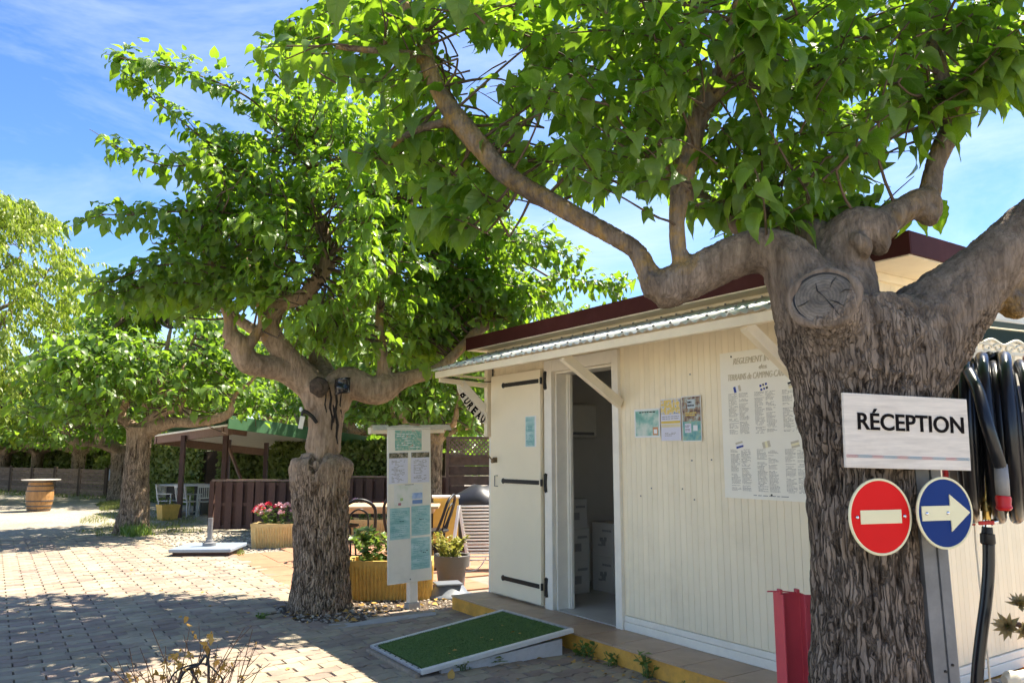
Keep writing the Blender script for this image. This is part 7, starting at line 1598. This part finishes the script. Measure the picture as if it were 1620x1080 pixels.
flag(1, 0, [(-0.03, -0.014, 0.006, 0.02, blu), (-0.03, -0.014, -0.02, -0.006, blu), (-0.006, 0.006, -0.02, -0.006, blu), (0.014, 0.03, 0.006, 0.02, blu), (-0.006, 0.006, 0.006, 0.02, dk), (0.014, 0.03, -0.02, -0.006, dk)])
flag(2, 0, [(-0.03, 0.03, 0.007, 0.02, dk), (-0.03, 0.03, -0.0065, 0.0065, pale), (-0.03, 0.03, -0.02, -0.007, M_signcream)])
flag(0, 1, [(-0.03, 0.03, 0.007, 0.02, pale), (-0.03, 0.03, -0.0065, 0.0065, wh), (-0.03, 0.03, -0.02, -0.007, blu)])
flag(1, 1, [(-0.03, -0.010, -0.02, 0.02, pale), (-0.0098, 0.0098, -0.02, 0.02, M_signcream), (0.01, 0.03, -0.02, 0.02, pale)])
flag(2, 1, [(-0.03, 0.03, 0.007, 0.02, pale), (-0.03, 0.03, -0.0065, 0.0065, M_signcream), (-0.03, 0.03, -0.02, -0.007, pale)])
for x, z in ((-w * 0.72, h - 0.03), (0.02, -h + 0.032)): m_ = MB(); m_.tube([(x, -0.003, z), (x, 0.0, z)], 0.006, 10); m_.build('screw', M_black, t)

# ================================================================== RAMP
random.seed(77)
rt = thing('ramp', 'low access ramp with green artificial turf and white metal edging', 'ramp', BW(0, 0, 0), BANG)
def RL(px, py, z): q = BL(gz(px, py, z)); return Vector((q.x, q.y, z))
fl_, fr_ = RL(590, 1022, 0.03), RL(668, 1062, 0.03); bl_, br_ = RL(797, 966, 0.165), RL(906, 996, 0.165)
for q, c in ((fl_, 'a'),): pass
def rp_pt(u, v, dz=0.0): return fl_.lerp(fr_, u).lerp(bl_.lerp(br_, u), v) + Vector((0, 0, dz))
m_ = MB(); m_.add([rp_pt(.02, .03, -.012), rp_pt(.98, .03, -.012), rp_pt(.98, .985, -.012), rp_pt(.02, .985, -.012), rp_pt(.02, .03, .006), rp_pt(.98, .03, .006), rp_pt(.98, .985, .006), rp_pt(.02, .985, .006)], [(0, 3, 2, 1), (4, 5, 6, 7), (0, 1, 5, 4), (1, 2, 6, 5), (2, 3, 7, 6), (3, 0, 4, 7)]); m_.build('turf_deck', M_turf, rt)
tv = Leaves(); UPR = (rp_pt(1, 0) - rp_pt(0, 0)).cross(rp_pt(0, 1) - rp_pt(0, 0)).normalized()
for _ in range(9000):
    p = rp_pt(random.uniform(.025, .975), random.uniform(.035, .98), 0.005); tv.add(p, UPR + rvec(0.5), rvec(1), random.uniform(0.007, 0.013), random.random())
tag(link('turf_pile', leaves_to_mesh('turf_pile', tv, leaf_mat('turf_fibre', (0.035, 0.085, 0.018), (0.075, 0.15, 0.03), (0.08, 0.16, 0.03), veins=False, tw=0.15, rough=0.5), TPLNARROW[:1]), rt), kind='stuff')
m_ = MB(); m_.bar(rp_pt(1.0, -0.01), rp_pt(1.0, 1.0), 0.035, 0.035); m_.build('edge_rail', M_alu, rt, bevel=0.006); m_ = MB(); m_.bar(rp_pt(0.0, -0.01), rp_pt(0.0, 1.0), 0.022, 0.03); m_.build('edge_rail', M_alu, rt, bevel=0.005)
m_ = MB(); m_.bar(rp_pt(-0.01, -0.005, 0.004), rp_pt(1.01, -0.005, 0.004), 0.03, 0.02); m_.build('front_strip', mat('worn_aluminium', (0.42, 0.44, 0.5), 0.35, metal=0.6, var=0.2, vs=30), rt, bevel=0.003); m_ = MB(); m_.bar(rp_pt(0.02, 0.995, 0.006), rp_pt(0.985, 0.995, 0.006), 0.035, 0.012); m_.build('back_strip', mat('worn_aluminium', (0.42, 0.44, 0.5)), rt)
m_ = MB(); m_.bar(rp_pt(-0.01, -0.03, -0.022), rp_pt(1.01, -0.03, -0.022), 0.04, 0.035); m_.build('front_edge', M_rust, rt, bevel=0.006)
for k in range(9): q = rp_pt(0.06 + k * 0.11, -0.004, 0.015); m_ = MB(); m_.lathe([(0, 0.003), (0.006, 0.002), (0.007, 0), (0.007, -0.002)], 8, q); m_.build('screw', M_black, rt)
sd0, sd1 = rp_pt(0.985, 0.12), rp_pt(0.985, 0.93)
m_ = MB(); m_.add([(sd0.x, sd0.y, -0.02), (sd1.x, sd1.y, -0.02), (sd1.x, sd1.y, sd1.z - 0.045), (sd0.x, sd0.y, sd0.z - 0.02), (sd0.x - 0.03, sd0.y, -0.02), (sd1.x - 0.03, sd1.y, -0.02), (sd1.x - 0.03, sd1.y, sd1.z - 0.045), (sd0.x - 0.03, sd0.y, sd0.z - 0.02)], [(0, 1, 2, 3), (7, 6, 5, 4), (0, 4, 5, 1), (1, 5, 6, 2), (2, 6, 7, 3), (3, 7, 4, 0)]); m_.build('side_board', mat('white_block', (0.52, 0.52, 0.52), 0.7, var=0.06, stain=0.35, staincol=(0.2, 0.19, 0.17), ss=22), rt)
m_ = MB(); q0, q1 = rp_pt(0.02, 0.12), rp_pt(0.02, 0.93); m_.add([(q0.x, q0.y, -0.02), (q1.x, q1.y, -0.02), (q1.x, q1.y, q1.z - 0.045), (q0.x, q0.y, q0.z - 0.02), (q0.x + 0.03, q0.y, -0.02), (q1.x + 0.03, q1.y, -0.02), (q1.x + 0.03, q1.y, q1.z - 0.045), (q0.x + 0.03, q0.y, q0.z - 0.02)], [(0, 1, 2, 3), (7, 6, 5, 4), (0, 4, 5, 1), (1, 5, 6, 2), (2, 6, 7, 3), (3, 7, 4, 0)]); m_.build('side_board', M_greypl, rt)

# ================================================================== SMALL GROWTH
def blades(name, poly, n, hmin, hmax, mtl, z=-0.03, dens=None, spread=0.4):
    lv = Leaves(); k = 0
    while k < n:
        x, y = in_poly(poly)
        k += 1
        if noise.noise(Vector((x * 1.3, y * 1.3, 2))) < (dens if dens is not None else -9): continue
        lv.add((x, y, z), Vector((0, 0, 1)) + rvec(spread), rvec(1), random.uniform(hmin, hmax), min(1, max(0, random.gauss(0.5 + 0.5 * noise.noise(Vector((x * .9, y * .9, 7))), 0.25))))
    tag(link(name, leaves_to_mesh(name, lv, mtl, [leaf_template(0.7, 0.2, 0.045, 0, False, False), leaf_template(0.3, 0.2, 0.06, 0, False, False)])), kind='stuff')
random.seed(501)
blades('grass', [gxy(*p) for p in ((130, 818), (190, 800), (300, 812), (340, 838), (262, 842), (215, 850), (150, 850), (120, 838))], 7000, 0.03, 0.10, M_grass, -0.036, -0.15)
blades('grass', [gxy(*p) for p in ((150, 795), (200, 790), (200, 802), (160, 806))], 2500, 0.06, 0.14, M_grass, -0.036, -0.2)
blades('grass', [gxy(*p) for p in ((-30, 768), (60, 764), (172, 778), (172, 790), (-30, 780))], 4000, 0.08, 0.22, M_grass, -0.036, -0.1)
blades('grass', [gxy(*p) for p in ((200, 828), (228, 836), (240, 846), (205, 850), (190, 846))], 700, 0.12, 0.3, M_plant, -0.036)
blades('weeds', [gxy(*p) for p in ((380, 868), (388, 876), (382, 880), (372, 876))], 90, 0.05, 0.12, M_grass, -0.036)
def weed(label, p, h, n, Ls=0.045):
    random.seed(int(p.x * 1000) % 997); t = bush('weed', label, 'weed', p, 0.10, 0.06, h, n, M_plant, Ls, tpl=TPLNARROW + TPLROUND, stems=7, up=1.0, group='weeds along the step foot', spread=1.5)
for (s, lab, h, n) in ((2.02, 'weed tuft growing at the step foot beside the ramp end', 0.13, 46), (2.28, 'small weed at the yellow step foot right of the ramp', 0.10, 30), (2.62, 'taller weed by the yellow step foot further right', 0.15, 50), (1.93, 'weed hugging the white ramp side at the step', 0.09, 40), (3.0, 'low weed at the step foot left of the red post', 0.08, 26), (0.72, 'tiny weed between the step foot and the turf ramp', 0.07, 18)):
    weed(lab, BW(s, -0.43, -0.012), h, n)
for (px, py, lab) in ((735, 1062, 'weed creeping under the ramp edge near its front corner'), (775, 1052, 'weed under the middle of the ramp edge'), (800, 1046, 'weed under the upper part of the ramp edge'), (408, 980, 'grassy weed at the left end of the tree bed')):
    weed(lab, gz(px, py, -0.012), 0.07, 40, 0.04)
# fallen leaves scattered
fl = Leaves(); random.seed(611)
for _ in range(130):
    x, y = random.uniform(-5, 1.6), random.uniform(4.4, 12)
    if not pip(x, y, PAVE): continue
    a = random.random() * 6.28; fl.add((x, y, 0.006), (math.cos(a), math.sin(a), 0.05), Vector((0, 0, 1)) + rvec(0.25), random.uniform(0.02, 0.05), random.random())
for _ in range(90):
    x, y = in_poly(BED); a = random.random() * 6.28; fl.add((x, y, 0.006), (math.cos(a), math.sin(a), 0.1), Vector((0, 0, 1)) + rvec(0.3), random.uniform(0.03, 0.07), random.random())
for _ in range(60):
    q = BW(random.uniform(1.6, 3.4), random.uniform(-0.62, -0.40), 0.004); a = random.random() * 6.28; fl.add(q, (math.cos(a), math.sin(a), 0.1), Vector((0, 0, 1)) + rvec(0.3), random.uniform(0.02, 0.05), random.random())
for _ in range(9):
    p = rp_pt(random.uniform(.1, .9), random.uniform(.1, .9), 0.016); q = BW(p.x, p.y, p.z); a = random.random() * 6.28; fl.add(q, (math.cos(a), math.sin(a), 0.1), Vector((0, 0, 1)) + rvec(0.2), random.uniform(0.02, 0.035), random.random())
tag(link('fallen_leaves', leaves_to_mesh('fallen_leaves', fl, M_dryleaf, TPLROUND)), kind='stuff')
tl_ = thing('fallen_leaf', 'single pale yellow leaf leaning upright against the ramp rail', 'leaf', gz(713, 1072, 0.0)); V, T, UV = TPL[2]; ob = link('leaf_blade', tri_mesh('leaf_blade', V, T, M_dryleaf, UV, np.full(len(V), 0.95, dtype=np.float32)), tl_); ob.scale = (0.075,) * 3; ob.rotation_euler = (0.3, -1.1, 1.3)
# dry shrub with hoops, bottom left
random.seed(702)
sb0 = at(290, 1180, 3.75); ds = thing('dry_shrub', 'half dead shrub with thin red stems and yellowed leaves bottom left', 'shrub', (sb0.x, sb0.y, -0.03)); o_ = Vector(ds.location); m_ = MB(); lv = Leaves()
tips = [(300, 992, 3.7), (335, 1000, 3.6), (262, 1040, 3.6), (240, 1052, 3.65), (370, 1010, 3.7), (378, 1030, 3.8), (352, 1045, 3.6), (415, 1050, 3.7), (385, 1072, 3.65), (215, 1060, 3.6), (195, 1072, 3.6), (285, 1035, 3.75), (318, 1025, 3.8), (345, 1018, 3.9), (268, 1070, 3.5), (305, 1060, 3.5), (160, 1035, 3.7), (185, 1040, 3.8), (235, 1075, 3.5), (390, 1018, 3.85), (330, 1065, 3.45), (360, 1075, 3.5)]
tips += [(random.uniform(180, 430), random.uniform(985, 1070), random.uniform(3.5, 3.9)) for _ in range(22)]
for (px, py, Y) in tips:
    tip = at(px, py, Y) - o_; base = Vector((random.uniform(-0.12, 0.12), random.uniform(-0.08, 0.08), 0)); md = base.lerp(tip, 0.5) + rvec(0.03) + Vector((0, 0, 0.02)); P, R = catmull([base, md, tip], [0.0045, 0.003, 0.0014], 6); m_.tube(P, R, 5, cap=False)
    for k in range(2):
        q = P[random.randint(5, 10)]; e = q + (tip - base).normalized() * 0.06 + rvec(0.05); m_.tube([q, e], [0.002, 0.001], 4, cap=False)
        if random.random() < 0.35: d_ = rvec(1); d_.z -= 0.6; lv.add(e, d_, rvec(1), random.uniform(0.02, 0.035), random.random())
for (px, py, n) in ((332, 1008, 9), (325, 1018, 6), (274, 1037, 12), (283, 1048, 8), (300, 1030, 5), (262, 1048, 5), (352, 1050, 4), (345, 1058, 4), (365, 1056, 5), (310, 1062, 6), (250, 1065, 5), (215, 1072, 4), (200, 1078, 5), (296, 985, 3), (303, 1000, 3), (387, 1075, 4), (335, 1072, 5), (232, 1078, 5)):
    for _ in range(n): p = at(px, py, random.uniform(3.5, 3.8)) - o_ + rvec(0.012); d_ = rvec(0.6); d_.z -= 0.5; lv.add(p, d_, rvec(1), random.uniform(0.018, 0.038), random.random())
m_.build('stems', M_brown, ds, kind='stuff'); tag(link('leaves', leaves_to_mesh('leaves', lv, M_dryleaf, TPL[:5]), ds), kind='stuff')
gh = thing('wire_hoops', 'black bent wire garden hoops among the dry shrub', 'garden edging', (sb0.x, 3.62, -0.03)); o_ = Vector(gh.location)
for (pts, r) in ((((262, 1095), (275, 1065), (300, 1052), (325, 1050), (343, 1064), (354, 1095)), 0.004), (((278, 1095), (290, 1064), (312, 1052), (330, 1052)), 0.0065), (((302, 1060), (312, 1078), (318, 1100)), 0.006)):
    m_ = MB(); m_.tube([at(x, y, 3.62) - o_ for x, y in pts] + [Vector((at(pts[-1][0], 1095, 3.62) - o_).xy.to_3d())], r, 8, sub=6); m_.build('hoop', mat('black_wire', (0.02, 0.022, 0.025), 0.4), gh, smooth=True)
m_ = MB(); m_.tube([at(327, 1052, 3.62) - o_, at(329, 1040, 3.62) - o_, at(332, 1026, 3.62) - o_], [0.007, 0.0075, 0.005], 8); m_.build('spike', MATS['black_wire'], gh)
# succulents at the right edge
random.seed(811)
pt = thing('succulent', 'rosette succulent with bronze tipped leaves at the right edge', 'plant', (at(1660, 1000, 3.2).x, 3.2, -0.03)); o_ = Vector(pt.location); lv = Leaves(); m_ = MB()
def rosette(px, py, Y, R_, face):
    c = at(px, py, Y) - o_; f = Vector(face).normalized()
    for k in range(34):
        u = k / 34; a = k * 2.4; x = f.cross(Vector((0, 0, 1))).normalized(); y = x.cross(f); side = x * math.cos(a) + y * math.sin(a); tilt = 0.25 + 1.15 * (1 - u)
        d = (side * math.sin(tilt) + f * math.cos(tilt)).normalized(); lv.add(c + d * R_ * 0.15, d, f - d * d.dot(f) + side * -0.2, R_ * (0.55 + 0.5 * (1 - u)), min(1, 0.15 + 0.9 * random.random() * (1 - abs(u - 0.5))))
    return c
for (px, py, Y, R_, face) in ((1596, 991, 3.15, 0.055, (-0.8, -0.5, 0.3)), (1614, 957, 3.2, 0.05, (-0.2, -0.5, 0.8)), (1622, 995, 3.1, 0.055, (0, -0.9, -0.2)), (1645, 960, 3.2, 0.06, (0.3, -0.5, 0.8)), (1650, 1010, 3.15, 0.06, (0.4, -0.8, 0.2))):
    c = rosette(px, py, Y, R_, face); m_.tube([c, c.lerp(Vector((0, 0, c.z - 0.05)), 0.4), Vector((0.02, 0, c.z * 0.6)), Vector((0, 0, 0))], [0.009, 0.011, 0.014, 0.02], 7, sub=4)
m_.build('stems', M_brown, pt, kind='stuff'); tag(link('rosettes', leaves_to_mesh('rosettes', lv, M_succ, [leaf_template(-0.5, 0.35, 0.2, 0, False, False), leaf_template(-0.2, 0.3, 0.22, 0, False, False)]), pt), kind='stuff')
q = at(1604, 1074, 3.3); t = thing('pipe_end', 'white plastic pipe end with a cap lying at the bottom right corner', 'pipe', q); m_ = MB(); m_.tube([(-0.02, 0, 0), (0.25, 0.10, 0.01)], 0.026, 18); m_.build('pipe', M_white, t, auto=40); m_ = MB(); m_.tube([(-0.045, -0.008, 0), (-0.02, 0, 0), (0.005, 0.008, 0)], [0.016, 0.032, 0.032], 16); m_.build('cap', M_trim, t, auto=40); m_ = MB(); m_.box(-0.02, 0.3, 0.02, 0.12, -q.z - 0.03, -0.03); m_.build('support_block', M_concrete, t)
